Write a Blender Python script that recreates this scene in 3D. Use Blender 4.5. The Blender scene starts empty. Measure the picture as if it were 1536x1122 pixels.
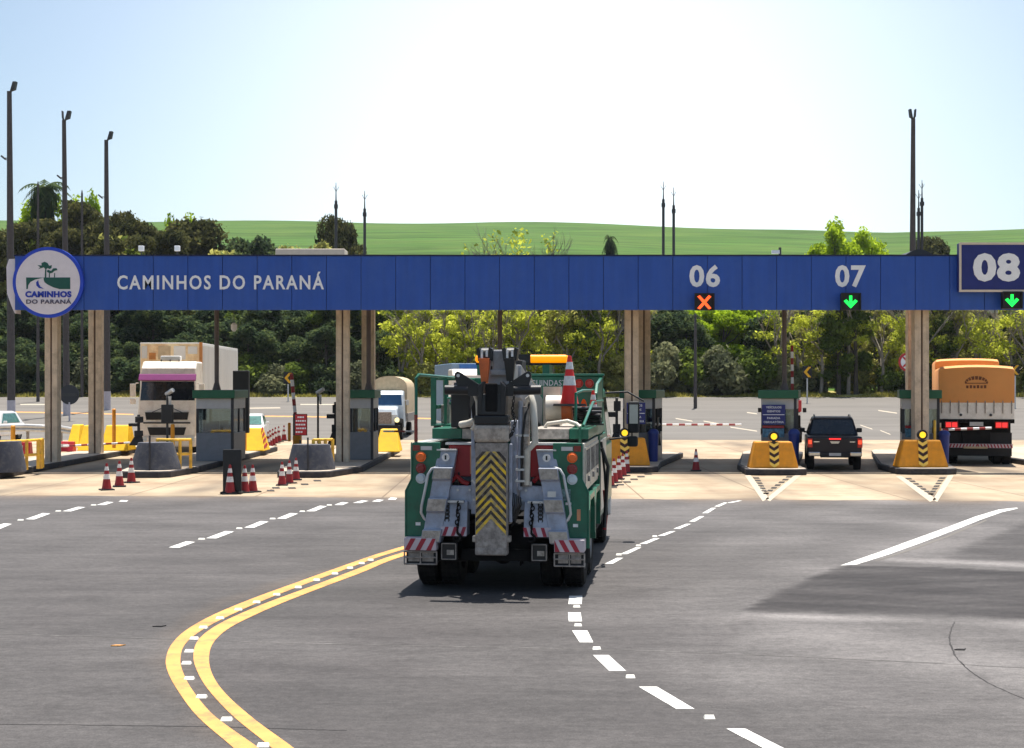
import bpy, bmesh, math, random
import numpy as np
from mathutils import Vector, Matrix
random.seed(7)
rng = np.random.default_rng(11)
S = bpy.context.scene
COL = S.collection
F, CX, HY, EYE = 2200.0, 768.0, 580.0, 2.9
R = math.radians

# ------------------------------------------------------------------ terrain
def H(Y):
    if Y <= 80: return 0.0
    if Y <= 126: return 2.0*((Y-80)/46.0)**1.3
    if Y <= 134: return 2.0+0.5*(Y-126)/8.0
    return 2.5
def at(px, py, Y):
    return Vector(((px-CX)*Y/F, Y, EYE-(py-HY)*Y/F))
def ground(px, py, lift=0.0):
    lo, hi = 6.0, 126.0
    for _ in range(60):
        m = 0.5*(lo+hi)
        if EYE-(py-HY)*m/F > H(m): lo = m
        else: hi = m
    return Vector(((px-CX)*lo/F, lo, H(lo)+lift))

# ------------------------------------------------------------------ materials
def node(nt, t, **kw):
    n = nt.nodes.new(t)
    for k, v in kw.items(): setattr(n, k, v)
    return n
def rgba(c): return (c[0], c[1], c[2], 1.0)
def M(name, col, rough=0.55, metal=0.0, var=0.12, scale=5.0, bump=0.0, bscale=60.0, dirt=None, dscale=3.0, damt=0.5, coat=0.0, stretch=None, spec=0.5, thr=(0.45, 0.65)):
    m = bpy.data.materials.new(name); m.use_nodes = True
    nt = m.node_tree; b = nt.nodes['Principled BSDF']
    tc = node(nt, 'ShaderNodeTexCoord')
    src = tc.outputs['Object']
    if stretch:
        mp = node(nt, 'ShaderNodeMapping'); mp.inputs['Scale'].default_value = stretch
        nt.links.new(src, mp.inputs['Vector']); src = mp.outputs['Vector']
    nz = node(nt, 'ShaderNodeTexNoise'); nz.inputs['Scale'].default_value = scale; nz.inputs['Detail'].default_value = 6
    nt.links.new(src, nz.inputs['Vector'])
    rp = node(nt, 'ShaderNodeValToRGB')
    rp.color_ramp.elements[0].position = 0.3; rp.color_ramp.elements[1].position = 0.7
    rp.color_ramp.elements[0].color = rgba([c*(1-var) for c in col])
    rp.color_ramp.elements[1].color = rgba([min(1, c*(1+var)) for c in col])
    nt.links.new(nz.outputs['Fac'], rp.inputs['Fac'])
    out = rp.outputs['Color']
    if dirt:
        n2 = node(nt, 'ShaderNodeTexNoise'); n2.inputs['Scale'].default_value = dscale; n2.inputs['Detail'].default_value = 8; n2.inputs['Roughness'].default_value = 0.7
        nt.links.new(tc.outputs['Object'], n2.inputs['Vector'])
        mr = node(nt, 'ShaderNodeMapRange'); mr.inputs['From Min'].default_value = thr[0]; mr.inputs['From Max'].default_value = thr[1]
        mr.inputs['To Max'].default_value = damt
        nt.links.new(n2.outputs['Fac'], mr.inputs['Value'])
        mx = node(nt, 'ShaderNodeMix', data_type='RGBA')
        nt.links.new(mr.outputs['Result'], mx.inputs['Factor']); nt.links.new(out, mx.inputs['A']); mx.inputs['B'].default_value = rgba(dirt)
        out = mx.outputs['Result']
    nt.links.new(out, b.inputs['Base Color'])
    b.inputs['Roughness'].default_value = rough; b.inputs['Metallic'].default_value = metal
    b.inputs['Coat Weight'].default_value = coat; b.inputs['Specular IOR Level'].default_value = spec
    if bump:
        n3 = node(nt, 'ShaderNodeTexNoise'); n3.inputs['Scale'].default_value = bscale; n3.inputs['Detail'].default_value = 4
        nt.links.new(tc.outputs['Object'], n3.inputs['Vector'])
        bp = node(nt, 'ShaderNodeBump'); bp.inputs['Strength'].default_value = bump; bp.inputs['Distance'].default_value = 0.02
        nt.links.new(n3.outputs['Fac'], bp.inputs['Height']); nt.links.new(bp.outputs['Normal'], b.inputs['Normal'])
    return m
def emit(name, col, s):
    m = bpy.data.materials.new(name); m.use_nodes = True
    b = m.node_tree.nodes['Principled BSDF']
    b.inputs['Base Color'].default_value = rgba(col); b.inputs['Emission Color'].default_value = rgba(col); b.inputs['Emission Strength'].default_value = s
    return m
def glassmat(name, tint, mixv):
    m = bpy.data.materials.new(name); m.use_nodes = True
    nt = m.node_tree; nt.nodes.clear()
    o = node(nt, 'ShaderNodeOutputMaterial'); t = node(nt, 'ShaderNodeBsdfTransparent'); g = node(nt, 'ShaderNodeBsdfGlossy'); mx = node(nt, 'ShaderNodeMixShader')
    t.inputs['Color'].default_value = rgba(tint); g.inputs['Roughness'].default_value = 0.05; g.inputs['Color'].default_value = (0.8, 0.85, 0.9, 1)
    mx.inputs['Fac'].default_value = mixv
    nt.links.new(t.outputs[0], mx.inputs[1]); nt.links.new(g.outputs[0], mx.inputs[2]); nt.links.new(mx.outputs[0], o.inputs['Surface'])
    return m
def leafmat(name, c0, c1, c2, trans=0.4):
    m = bpy.data.materials.new(name); m.use_nodes = True
    nt = m.node_tree; nt.nodes.clear()
    o = node(nt, 'ShaderNodeOutputMaterial'); d = node(nt, 'ShaderNodeBsdfDiffuse'); t = node(nt, 'ShaderNodeBsdfTranslucent'); mx = node(nt, 'ShaderNodeMixShader')
    ge = node(nt, 'ShaderNodeNewGeometry'); rp = node(nt, 'ShaderNodeValToRGB')
    tc = node(nt, 'ShaderNodeTexCoord'); nz = node(nt, 'ShaderNodeTexNoise'); nz.inputs['Scale'].default_value = 0.55; nz.inputs['Detail'].default_value = 2
    oi = node(nt, 'ShaderNodeObjectInfo'); ad = node(nt, 'ShaderNodeVectorMath')
    nt.links.new(tc.outputs['Object'], ad.inputs[0]); nt.links.new(oi.outputs['Location'], ad.inputs[1])
    nt.links.new(ad.outputs[0], nz.inputs['Vector'])
    ma = node(nt, 'ShaderNodeMath', operation='MULTIPLY_ADD'); ma.inputs[1].default_value = 0.35
    mb = node(nt, 'ShaderNodeMath', operation='MULTIPLY_ADD'); mb.inputs[1].default_value = 1.3; mb.inputs[2].default_value = -0.3
    nt.links.new(nz.outputs['Fac'], mb.inputs[0])
    nt.links.new(ge.outputs['Random Per Island'], ma.inputs[0]); nt.links.new(mb.outputs[0], ma.inputs[2])
    nt.links.new(ma.outputs[0], rp.inputs['Fac'])
    e = rp.color_ramp.elements; e[0].position = 0.15; e[0].color = rgba(c0); e[1].position = 0.9; e[1].color = rgba(c2)
    k = e.new(0.5); k.color = rgba(c1)
    nt.links.new(rp.outputs['Color'], d.inputs['Color']); nt.links.new(rp.outputs['Color'], t.inputs['Color'])
    mx.inputs['Fac'].default_value = trans
    nt.links.new(d.outputs[0], mx.inputs[1]); nt.links.new(t.outputs[0], mx.inputs[2]); nt.links.new(mx.outputs[0], o.inputs['Surface'])
    return m

m = {}
m['green'] = M('truck_green_paint', (0.003, 0.128, 0.072), 0.35, var=0.12, coat=0.15, dirt=(0.015, 0.05, 0.032), damt=0.4, dscale=4)
m['grey'] = M('truck_grey_paint', (0.37, 0.405, 0.50), 0.45, var=0.12, dirt=(0.15, 0.13, 0.12), damt=0.4, dscale=7)
m['boomgrey'] = M('boom_grey_paint', (0.34, 0.34, 0.36), 0.4, var=0.15, dirt=(0.14, 0.12, 0.1), damt=0.5, dscale=6)
m['tan'] = M('worn_deck_and_bounce_tan', (0.43, 0.38, 0.33), 0.6, var=0.25, scale=14, dirt=(0.14, 0.12, 0.1), damt=0.6, dscale=12)  # worn decks, and the painted ground bounce on the boarding steps
m['dirtysteel'] = M('dirty_steel', (0.33, 0.29, 0.26), 0.65, var=0.3, scale=12, dirt=(0.11, 0.09, 0.08), damt=0.7, dscale=10)
m['silver'] = M('brushed_aluminium', (0.62, 0.6, 0.56), 0.38, 0.55, var=0.12, dirt=(0.25, 0.22, 0.18), damt=0.5, dscale=5)
m['black'] = M('black_steel', (0.008, 0.008, 0.010), 0.45, var=0.3)
m['blackmatt'] = M('black_rubbery_plastic', (0.009, 0.009, 0.011), 0.7, var=0.3)
m['chassis'] = M('chassis_black', (0.006, 0.006, 0.007), 0.85, var=0.4, spec=0.2, dirt=(0.016, 0.014, 0.012), damt=0.6)
m['tyre'] = M('tyre_rubber', (0.011, 0.011, 0.012), 0.9, var=0.3, spec=0.2, dirt=(0.028, 0.025, 0.022), damt=0.5, dscale=6)
m['rim'] = M('wheel_steel', (0.3, 0.3, 0.31), 0.45, 0.5, dirt=(0.1, 0.09, 0.08), damt=0.6)
m['red'] = M('dark_red_paint', (0.30, 0.010, 0.016), 0.5, var=0.15)
m['orangetan'] = M('orange_brown_paint', (0.55, 0.24, 0.12), 0.55)
m['orange'] = M('orange_paint', (0.62, 0.13, 0.03), 0.5, var=0.2, dirt=(0.2, 0.06, 0.03), damt=0.5)
m['white'] = M('white_paint', (0.76, 0.76, 0.74), 0.45, var=0.05, dirt=(0.45, 0.42, 0.37), damt=0.3)
m['offwhite'] = M('off_white_hose', (0.62, 0.58, 0.5), 0.5, var=0.1, dirt=(0.3, 0.26, 0.2), damt=0.4)
m['lampred'] = M('red_lens', (0.55, 0.02, 0.01), 0.2, var=0.15, coat=0.5)
m['lamporange'] = M('orange_lens', (0.85, 0.13, 0.01), 0.2, var=0.15, coat=0.5)
m['lampdark'] = M('dark_red_lens', (0.2, 0.006, 0.012), 0.2, var=0.15, coat=0.5)
m['lampwhite'] = M('clear_lens', (0.5, 0.58, 0.62), 0.15, var=0.2, coat=0.6)
m['amber'] = emit('amber_beacon', (1.0, 0.33, 0.0), 0.55)
m['conered'] = M('cone_red', (0.30, 0.008, 0.011), 0.55, var=0.15, dirt=(0.15, 0.015, 0.012), damt=0.5, dscale=8)
m['conebright'] = M('cone_bright_red', (0.78, 0.022, 0.015), 0.5, var=0.1)
m['conewhite'] = M('cone_white', (0.8, 0.78, 0.76), 0.5, var=0.08, dirt=(0.4, 0.36, 0.33), damt=0.5, dscale=12)
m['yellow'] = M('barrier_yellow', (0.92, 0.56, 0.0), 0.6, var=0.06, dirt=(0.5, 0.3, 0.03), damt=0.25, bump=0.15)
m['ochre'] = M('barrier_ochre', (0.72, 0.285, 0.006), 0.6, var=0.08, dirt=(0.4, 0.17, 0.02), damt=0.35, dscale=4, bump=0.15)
m['slate'] = M('barrier_slate', (0.058, 0.064, 0.088), 0.7, var=0.12, dirt=(0.25, 0.23, 0.2), damt=0.4, dscale=3, bump=0.15)
m['chevlight'] = M('chevron_light_yellow', (0.95, 0.62, 0.10), 0.55, var=0.06)
m['chevdark'] = M('chevron_dark', (0.03, 0.006, 0.006), 0.6, var=0.2)
m['chevyellow'] = M('chevron_yellow', (0.85, 0.55, 0.02), 0.55, var=0.12, dirt=(0.28, 0.24, 0.18), damt=0.85, dscale=8, thr=(0.44, 0.58))
m['chevblack'] = M('chevron_black', (0.02, 0.012, 0.014), 0.55, var=0.2, dirt=(0.22, 0.19, 0.16), damt=0.6, dscale=11)
m['whitestripe'] = M('reflective_white', (0.55, 0.47, 0.5), 0.45, var=0.08)
m['redstripe'] = M('reflective_red', (0.32, 0.012, 0.03), 0.45, var=0.15)
m['fascia'] = M('fascia_blue', (0.013, 0.070, 0.36), 0.45, var=0.09, scale=1.4, stretch=(3.5, 1, 0.35), dirt=(0.05, 0.12, 0.40), damt=0.25, dscale=0.9)
m['seam'] = M('fascia_seam', (0.006, 0.01, 0.05), 0.7)
m['letter'] = M('letter_white', (0.82, 0.82, 0.84), 0.5, var=0.04)
m['signblue'] = M('sign_navy', (0.006, 0.012, 0.15), 0.45, var=0.08)
m['rimblue'] = M('logo_rim_blue', (0.01, 0.05, 0.5), 0.45, var=0.06)
m['logowhite'] = M('logo_face', (0.72, 0.66, 0.70), 0.5, var=0.04)
m['logogreen'] = M('logo_green', (0.002, 0.075, 0.055), 0.5, var=0.06)
m['logoblue'] = M('logo_blue', (0.006, 0.03, 0.36), 0.5, var=0.05)
m['logogrey'] = M('logo_grey', (0.06, 0.05, 0.10), 0.5, var=0.05)
m['beige'] = M('beige_trim', (0.62, 0.52, 0.42), 0.5, var=0.06)
m['column'] = M('column_paint', (0.62, 0.495, 0.365), 0.65, var=0.12, scale=3, dirt=(0.2, 0.15, 0.11), damt=0.45, dscale=2.5, stretch=(3, 3, 0.5))
m['columngroove'] = M('column_groove', (0.11, 0.065, 0.045), 0.7, var=0.2)
m['roofgrey'] = M('roof_sheet', (0.3, 0.3, 0.3), 0.6)
m['boothgreen'] = M('booth_roof_green', (0.004, 0.10, 0.045), 0.5, var=0.1)
m['boothgrey'] = M('booth_panel_grey', (0.19, 0.20, 0.225), 0.5, var=0.06, dirt=(0.12, 0.12, 0.13), damt=0.3)
m['boothlight'] = M('booth_light_panel', (0.46, 0.45, 0.45), 0.5, var=0.06)
m['boothdark'] = M('booth_frame', (0.018, 0.020, 0.028), 0.5, var=0.1)
m['glass'] = glassmat('booth_glass', (0.55, 0.62, 0.66), 0.18)
m['darkglass'] = M('vehicle_glass', (0.012, 0.016, 0.022), 0.06, var=0.3, coat=0.3)
m['tealglass'] = M('teal_glass', (0.05, 0.16, 0.15), 0.08, var=0.3)
m['kerbtop'] = M('island_concrete', (0.47, 0.40, 0.32), 0.85, var=0.12, dirt=(0.2, 0.16, 0.12), damt=0.4, dscale=1.2, bump=0.2)
m['kerb'] = M('kerb_dark', (0.022, 0.022, 0.030), 0.8, var=0.35, scale=2, dirt=(0.12, 0.10, 0.08), damt=0.35)
m['pole'] = M('pole_concrete', (0.065, 0.052, 0.05), 0.7, var=0.15)
m['polewhite'] = M('pole_white_base', (0.5, 0.46, 0.5), 0.7, var=0.1)
m['rod'] = M('dark_rod', (0.035, 0.035, 0.038), 0.6)
m['mast'] = M('mast_brown', (0.10, 0.075, 0.07), 0.6)
m['galv'] = M('galvanised', (0.55, 0.55, 0.55), 0.45, 0.4, var=0.12)
m['railyellow'] = M('rail_yellow', (1.0, 0.55, 0.05), 0.5, var=0.12, dirt=(0.35, 0.2, 0.06), damt=0.5)
m['postorange'] = M('post_orange', (0.85, 0.33, 0.01), 0.5, var=0.1)
m['signred'] = M('sign_red', (0.45, 0.012, 0.02), 0.45, var=0.05)
m['binblue'] = M('bin_blue', (0.008, 0.028, 0.20), 0.45, var=0.08)
m['pick'] = M('pickup_paint', (0.011, 0.011, 0.019), 0.4, var=0.1, coat=0.05, spec=0.3)
m['chrome'] = M('bumper_chrome', (0.55, 0.53, 0.5), 0.22, 0.85, var=0.05)
m['plate'] = M('number_plate', (0.5, 0.5, 0.5), 0.5)
m['tarp'] = M('orange_tarpaulin', (0.74, 0.32, 0.09), 0.7, var=0.1, scale=2, bump=0.35, bscale=4, dirt=(0.62, 0.24, 0.06), damt=0.5, dscale=1.0)
m['tarpprint'] = M('tarpaulin_print', (0.14, 0.045, 0.015), 0.7, dirt=(0.45, 0.17, 0.05), damt=0.35, dscale=6)
m['tarpbeige'] = M('beige_tarpaulin', (0.52, 0.40, 0.25), 0.75, var=0.12, bump=0.3, bscale=4)
m['truckbody'] = M('lorry_side_cream', (0.82, 0.79, 0.74), 0.55, var=0.06, dirt=(0.5, 0.44, 0.37), damt=0.4)
m['cabwhite'] = M('cab_white', (0.90, 0.82, 0.73), 0.35, var=0.05, dirt=(0.5, 0.38, 0.28), damt=0.4, coat=0.3)
m['pink'] = M('visor_pink', (0.20, 0.016, 0.15), 0.45, var=0.08)
m['container'] = M('container_yellow', (0.93, 0.72, 0.44), 0.6, var=0.12, dirt=(0.62, 0.30, 0.10), damt=0.6, dscale=1.1)
m['containerside'] = M('container_pale', (0.68, 0.66, 0.62), 0.6, var=0.06, stretch=(0.2, 6, 0.2))
m['rust'] = M('rusty_orange', (0.5, 0.2, 0.05), 0.65, var=0.2)
m['paleblue'] = M('cab_pale_blue', (0.60, 0.67, 0.72), 0.35, var=0.08, coat=0.3)
m['boxblue'] = M('box_blue_grey', (0.17, 0.26, 0.37), 0.5, var=0.1)
m['deepblue'] = M('deep_blue', (0.02, 0.12, 0.38), 0.45)
m['carwhite'] = M('car_white', (0.75, 0.75, 0.75), 0.3, var=0.03, coat=0.5)
m['carred'] = M('car_red', (0.45, 0.015, 0.03), 0.3, var=0.05, coat=0.5)
m['lampyellow'] = emit('warning_amber', (1.0, 0.60, 0.02), 0.6)
m['headlight'] = emit('headlight_warm', (1.0, 0.85, 0.35), 1.0)
m['brake'] = emit('brake_lit', (1.0, 0.03, 0.03), 0.7)
m['tailorange'] = emit('tail_lit', (1.0, 0.09, 0.03), 0.55)
m['sigred'] = emit('signal_red', (1.0, 0.09, 0.015), 1.1)
m['siggreen'] = emit('signal_green', (0.01, 0.95, 0.09), 0.9)
m['lineyellow'] = M('road_paint_yellow', (0.66, 0.30, 0.075), 0.7, var=0.16, scale=2.2, dirt=(0.13, 0.10, 0.075), damt=0.6, dscale=3.2, thr=(0.50, 0.68))
m['linewhite'] = M('road_paint_white', (0.66, 0.65, 0.62), 0.7, var=0.10, dirt=(0.13, 0.12, 0.115), damt=0.55, dscale=3.2, thr=(0.50, 0.68))
m['linecream'] = M('road_paint_cream', (0.46, 0.40, 0.31), 0.75, var=0.15, dirt=(0.3, 0.22, 0.15), damt=0.6, dscale=5)
m['lineblack'] = M('road_paint_black', (0.03, 0.025, 0.022), 0.8)
m['stud'] = M('stud_white', (0.78, 0.76, 0.68), 0.4)
m['bark'] = M('bark', (0.065, 0.05, 0.04), 0.9, var=0.35, scale=3)
m['barkpale'] = M('bark_pale', (0.24, 0.205, 0.17), 0.9, var=0.3, scale=3)
m['chevsign'] = M('chevron_sign_yellow', (0.85, 0.42, 0.0), 0.5)
m['house'] = M('house_wall', (0.6, 0.42, 0.33), 0.7)

# ------------------------------------------------------------------ mesh builder
class MB:
    def __init__(s): s.v = []; s.f = []; s.mi = []; s.cur = 0
    def add(s, vs, fs):
        o = len(s.v); s.v += [tuple(p) for p in vs]
        for f in fs: s.f.append(tuple(i+o for i in f)); s.mi.append(s.cur)
        return s
    def box(s, x0, x1, y0, y1, z0, z1):
        return s.add([(x0,y0,z0),(x1,y0,z0),(x1,y1,z0),(x0,y1,z0),(x0,y0,z1),(x1,y0,z1),(x1,y1,z1),(x0,y1,z1)],
                     [(0,3,2,1),(4,5,6,7),(0,1,5,4),(1,2,6,5),(2,3,7,6),(3,0,4,7)])
    def frus(s, b, z0, t, z1):
        (x0,x1,y0,y1), (a0,a1,c0,c1) = b, t
        return s.add([(x0,y0,z0),(x1,y0,z0),(x1,y1,z0),(x0,y1,z0),(a0,c0,z1),(a1,c0,z1),(a1,c1,z1),(a0,c1,z1)],
                     [(0,3,2,1),(4,5,6,7),(0,1,5,4),(1,2,6,5),(2,3,7,6),(3,0,4,7)])
    def prism(s, poly, a, b, axis='y', fn=None):
        n = len(poly); vs = []
        for t in (a, b):
            for (u, w) in poly:
                p = {'y': (u, t, w), 'x': (t, u, w), 'z': (u, w, t)}[axis]
                vs.append(fn(*p) if fn else p)
        return s.add(vs, [tuple(range(n)), tuple(range(2*n-1, n-1, -1))]+[(i, (i+1) % n, n+(i+1) % n, n+i) for i in range(n)])
    def tube(s, pts, r, n=8, cap=True):
        pts = [Vector(p) for p in pts]; k = len(pts)
        rs = r if isinstance(r, (list, tuple)) else [r]*k
        vs = []; up = None
        for i, p in enumerate(pts):
            d = (pts[min(i+1, k-1)]-pts[max(i-1, 0)]).normalized()
            if up is None:
                up = d.cross(Vector((1, 0, 0)) if abs(d.x) < 0.9 else Vector((0, 1, 0))).normalized()
            up = (up-d*up.dot(d)).normalized(); q = d.cross(up)
            for j in range(n):
                a = 2*math.pi*j/n
                vs.append(p+(up*math.cos(a)+q*math.sin(a))*rs[i])
        fs = [(i*n+j, i*n+(j+1) % n, (i+1)*n+(j+1) % n, (i+1)*n+j) for i in range(k-1) for j in range(n)]
        if cap: fs += [tuple(range(n-1, -1, -1)), tuple(range((k-1)*n, k*n))]
        return s.add(vs, fs)
    def cyl(s, p0, p1, r0, r1=None, n=16): return s.tube([p0, p1], [r0, r0 if r1 is None else r1], n)
    def lathe(s, prof, n=20, c=(0, 0, 0)):
        vs = []; k = len(prof)
        for (r, z) in prof:
            for j in range(n):
                a = 2*math.pi*j/n; vs.append((c[0]+r*math.cos(a), c[1]+r*math.sin(a), c[2]+z))
        fs = [(i*n+j, i*n+(j+1) % n, (i+1)*n+(j+1) % n, (i+1)*n+j) for i in range(k-1) for j in range(n)]
        fs += [tuple(range(n-1, -1, -1)), tuple(range((k-1)*n, k*n))]
        return s.add(vs, fs)
    def quad(s, a, b, c, d): return s.add([a, b, c, d], [(0, 1, 2, 3)])
    def mesh(s, name, mats, smooth=False):
        me = bpy.data.meshes.new(name); me.from_pydata([tuple(v) for v in s.v], [], s.f)
        for x in (mats if isinstance(mats, (list, tuple)) else [mats] if mats else []): me.materials.append(x)
        me.polygons.foreach_set('material_index', s.mi)
        bm = bmesh.new(); bm.from_mesh(me); bmesh.ops.recalc_face_normals(bm, faces=bm.faces); bm.to_mesh(me); bm.free()
        if smooth:
            me.polygons.foreach_set('use_smooth', [True]*len(me.polygons)); me.set_sharp_from_angle(angle=R(38))
        return me
    def build(s, name, mats, parent=None, bevel=0.0, smooth=False, loc=None, seg=2):
        o = bpy.data.objects.new(name, s.mesh(name, mats, smooth)); COL.objects.link(o)
        if parent: o.parent = parent
        if loc: o.location = loc
        if bevel:
            b = o.modifiers.new('edge', 'BEVEL'); b.width = bevel; b.segments = seg; b.limit_method = 'ANGLE'; b.angle_limit = R(40)
        return o
def tag(o, label, cat, group=None, kind=None):
    if label: o['label'] = label
    if cat: o['category'] = cat
    if group: o['group'] = group
    if kind: o['kind'] = kind
    return o
def thing(name, label, cat, loc=(0, 0, 0), rz=0.0, group=None):
    o = bpy.data.objects.new(name, None); o.empty_display_size = 0.2; COL.objects.link(o)
    o.location = loc; o.rotation_euler = (0, 0, rz)
    return tag(o, label, cat, group)
def struct(o): o['kind'] = 'structure'; return o
def kids(o): return [c for c in bpy.data.objects if c.parent == o]
def dup(o, loc, rz=None, label=None, scale=None, parent=None):
    c = o.copy(); COL.objects.link(c)
    if parent: c.parent = parent
    if loc is not None: c.location = loc
    if rz is not None: c.rotation_euler = (0, 0, rz)
    if scale: c.scale = scale if isinstance(scale, tuple) else (scale,)*3
    if label: c['label'] = label
    for k in kids(o): dup(k, None, parent=c)
    return c
_capw = {}
def text(name, s, cap, width, mat, parent, loc, bold=0.02, depth=0.02, rz=0.0, space=1.08):
    """lettering facing -Y, centred on loc; cap = capital height, width = full width"""
    cu = bpy.data.curves.new(name, 'FONT'); cu.body = s; cu.extrude = 0.01; cu.offset = bold; cu.space_character = space; cu.resolution_u = 3
    o = bpy.data.objects.new(name, cu); COL.objects.link(o)
    bpy.context.view_layer.update()
    me = bpy.data.meshes.new_from_object(o.evaluated_get(bpy.context.evaluated_depsgraph_get()))
    bpy.data.objects.remove(o); bpy.data.curves.remove(cu)
    n = len(me.vertices); a = np.empty(n*3); me.vertices.foreach_get('co', a); a = a.reshape(-1, 3)
    x0, x1 = a[:, 0].min(), a[:, 0].max(); z0, z1 = 0.0, 0.69
    b = np.empty_like(a)
    b[:, 0] = (a[:, 0]-(x0+x1)/2)*width/(x1-x0); b[:, 2] = (a[:, 1]-(z0+z1)/2)*cap/(z1-z0); b[:, 1] = -a[:, 2]*depth/0.01*0.5
    me.vertices.foreach_set('co', b.ravel()); me.update(); me.materials.clear(); me.materials.append(mat); me.name = name
    ob = bpy.data.objects.new(name, me); COL.objects.link(ob); ob.location = loc; ob.rotation_euler = (0, 0, rz)
    if parent: ob.parent = parent
    return ob
# ================================================================== GROUND
def sdpoly(P, poly):
    """distance to polygon outline, negative inside (numpy)"""
    n = len(poly); d = np.full(len(P), 1e9); ins = np.zeros(len(P), bool)
    for i in range(n):
        a = np.array(poly[i]); b = np.array(poly[(i+1) % n]); e = b-a; w = P-a
        t = np.clip((w@e)/(e@e), 0, 1); q = w-t[:, None]*e
        d = np.minimum(d, np.hypot(q[:, 0], q[:, 1]))
        c = ((a[1] > P[:, 1]) != (b[1] > P[:, 1]))
        with np.errstate(divide='ignore', invalid='ignore'):
            xx = (b[0]-a[0])*(P[:, 1]-a[1])/(b[1]-a[1])+a[0]
        ins ^= c & (P[:, 0] < xx)
    return np.where(ins, -d, d)
def dline(P, line):
    d = np.full(len(P), 1e9)
    for a, b in zip(line[:-1], line[1:]):
        a = np.array(a); b = np.array(b); e = b-a; w = P-a
        t = np.clip((w@e)/(e@e), 0, 1); q = w-t[:, None]*e
        d = np.minimum(d, np.hypot(q[:, 0], q[:, 1]))
    return d
def gxy(pts): return [tuple(ground(*p)[:2]) for p in pts]
EDGE = lambda X: 39.2-(X+14)*0.075          # where the asphalt meets the concrete
def asphaltmat():
    mt = bpy.data.materials.new('asphalt'); mt.use_nodes = True; nt = mt.node_tree; b = nt.nodes['Principled BSDF']
    tc = node(nt, 'ShaderNodeTexCoord')
    def noise(scale, detail, st, rough=0.6):
        mp = node(nt, 'ShaderNodeMapping'); mp.inputs['Scale'].default_value = st
        nz = node(nt, 'ShaderNodeTexNoise'); nz.inputs['Scale'].default_value = scale; nz.inputs['Detail'].default_value = detail; nz.inputs['Roughness'].default_value = rough
        nt.links.new(tc.outputs['Object'], mp.inputs['Vector']); nt.links.new(mp.outputs['Vector'], nz.inputs['Vector']); return nz.outputs['Fac']
    def ramp(f, stops):
        r = node(nt, 'ShaderNodeValToRGB'); e = r.color_ramp.elements
        e[0].position, e[0].color = stops[0][0], rgba(stops[0][1]); e[1].position, e[1].color = stops[-1][0], rgba(stops[-1][1])
        for p, c in stops[1:-1]: k = e.new(p); k.color = rgba(c)
        nt.links.new(f, r.inputs['Fac']); return r.outputs['Color']
    def mix(f, a, c, blend='MIX'):
        x = node(nt, 'ShaderNodeMix', data_type='RGBA', blend_type=blend)
        if isinstance(f, float): x.inputs['Factor'].default_value = f
        else: nt.links.new(f, x.inputs['Factor'])
        for k, vv in (('A', a), ('B', c)):
            if isinstance(vv, tuple): x.inputs[k].default_value = rgba(vv)
            else: nt.links.new(vv, x.inputs[k])
        return x.outputs['Result']
    def attr(nm): a = node(nt, 'ShaderNodeAttribute'); a.attribute_name = nm; return a.outputs['Fac']
    base = ramp(noise(0.35, 5, (0.5, 1.2, 1)), [(0.3, (0.049, 0.0450, 0.0445)), (0.7, (0.088, 0.081, 0.080))])
    streak = ramp(noise(1.0, 9, (0.22, 4.5, 1), 0.8), [(0.36, (0.70, 0.70, 0.70)), (0.5, (1, 1, 1)), (0.66, (1.22, 1.21, 1.2))])
    c = mix(0.45, base, streak, 'MULTIPLY')
    blot = ramp(noise(1.3, 8, (0.7, 1.6, 1), 0.75), [(0.35, (0.74, 0.73, 0.73)), (0.5, (1, 1, 1)), (0.68, (1.25, 1.24, 1.23))])
    patn = ramp(noise(0.9, 7, (0.35, 2.2, 1), 0.75), [(0.3, (0.6, 0.6, 0.6)), (0.7, (1.5, 1.45, 1.45))])
    c = mix(attr('dust'), c, (0.22, 0.205, 0.20)); c = mix(attr('patch'), c, (0.020, 0.0175, 0.018)); c = mix(attr('track'), c, (0.052, 0.046, 0.046))
    c = mix(0.8, c, blot, 'MULTIPLY'); c = mix(attr('patch'), c, mix(0.6, c, patn, 'MULTIPLY'))
    c = mix(attr('soil'), c, (0.17, 0.115, 0.07))
    coarse = ramp(noise(11, 4, (0.8, 1, 1), 0.8), [(0.35, (0.70, 0.70, 0.70)), (0.65, (1.34, 1.34, 1.34))])
    c = mix(0.7, c, coarse, 'MULTIPLY')
    grain = ramp(noise(45, 3, (1, 1, 1), 0.8), [(0.3, (0.62, 0.62, 0.62)), (0.7, (1.42, 1.42, 1.42))])
    c = mix(0.8, c, grain, 'MULTIPLY')
    nt.links.new(c, b.inputs['Base Color']); b.inputs['Roughness'].default_value = 0.82; b.inputs['Specular IOR Level'].default_value = 0.3
    bp = node(nt, 'ShaderNodeBump'); bp.inputs['Strength'].default_value = 0.35; bp.inputs['Distance'].default_value = 0.01
    nt.links.new(noise(60, 3, (1, 1, 1), 0.8), bp.inputs['Height']); nt.links.new(bp.outputs['Normal'], b.inputs['Normal'])
    return mt
m['asphalt'] = asphaltmat()
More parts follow.
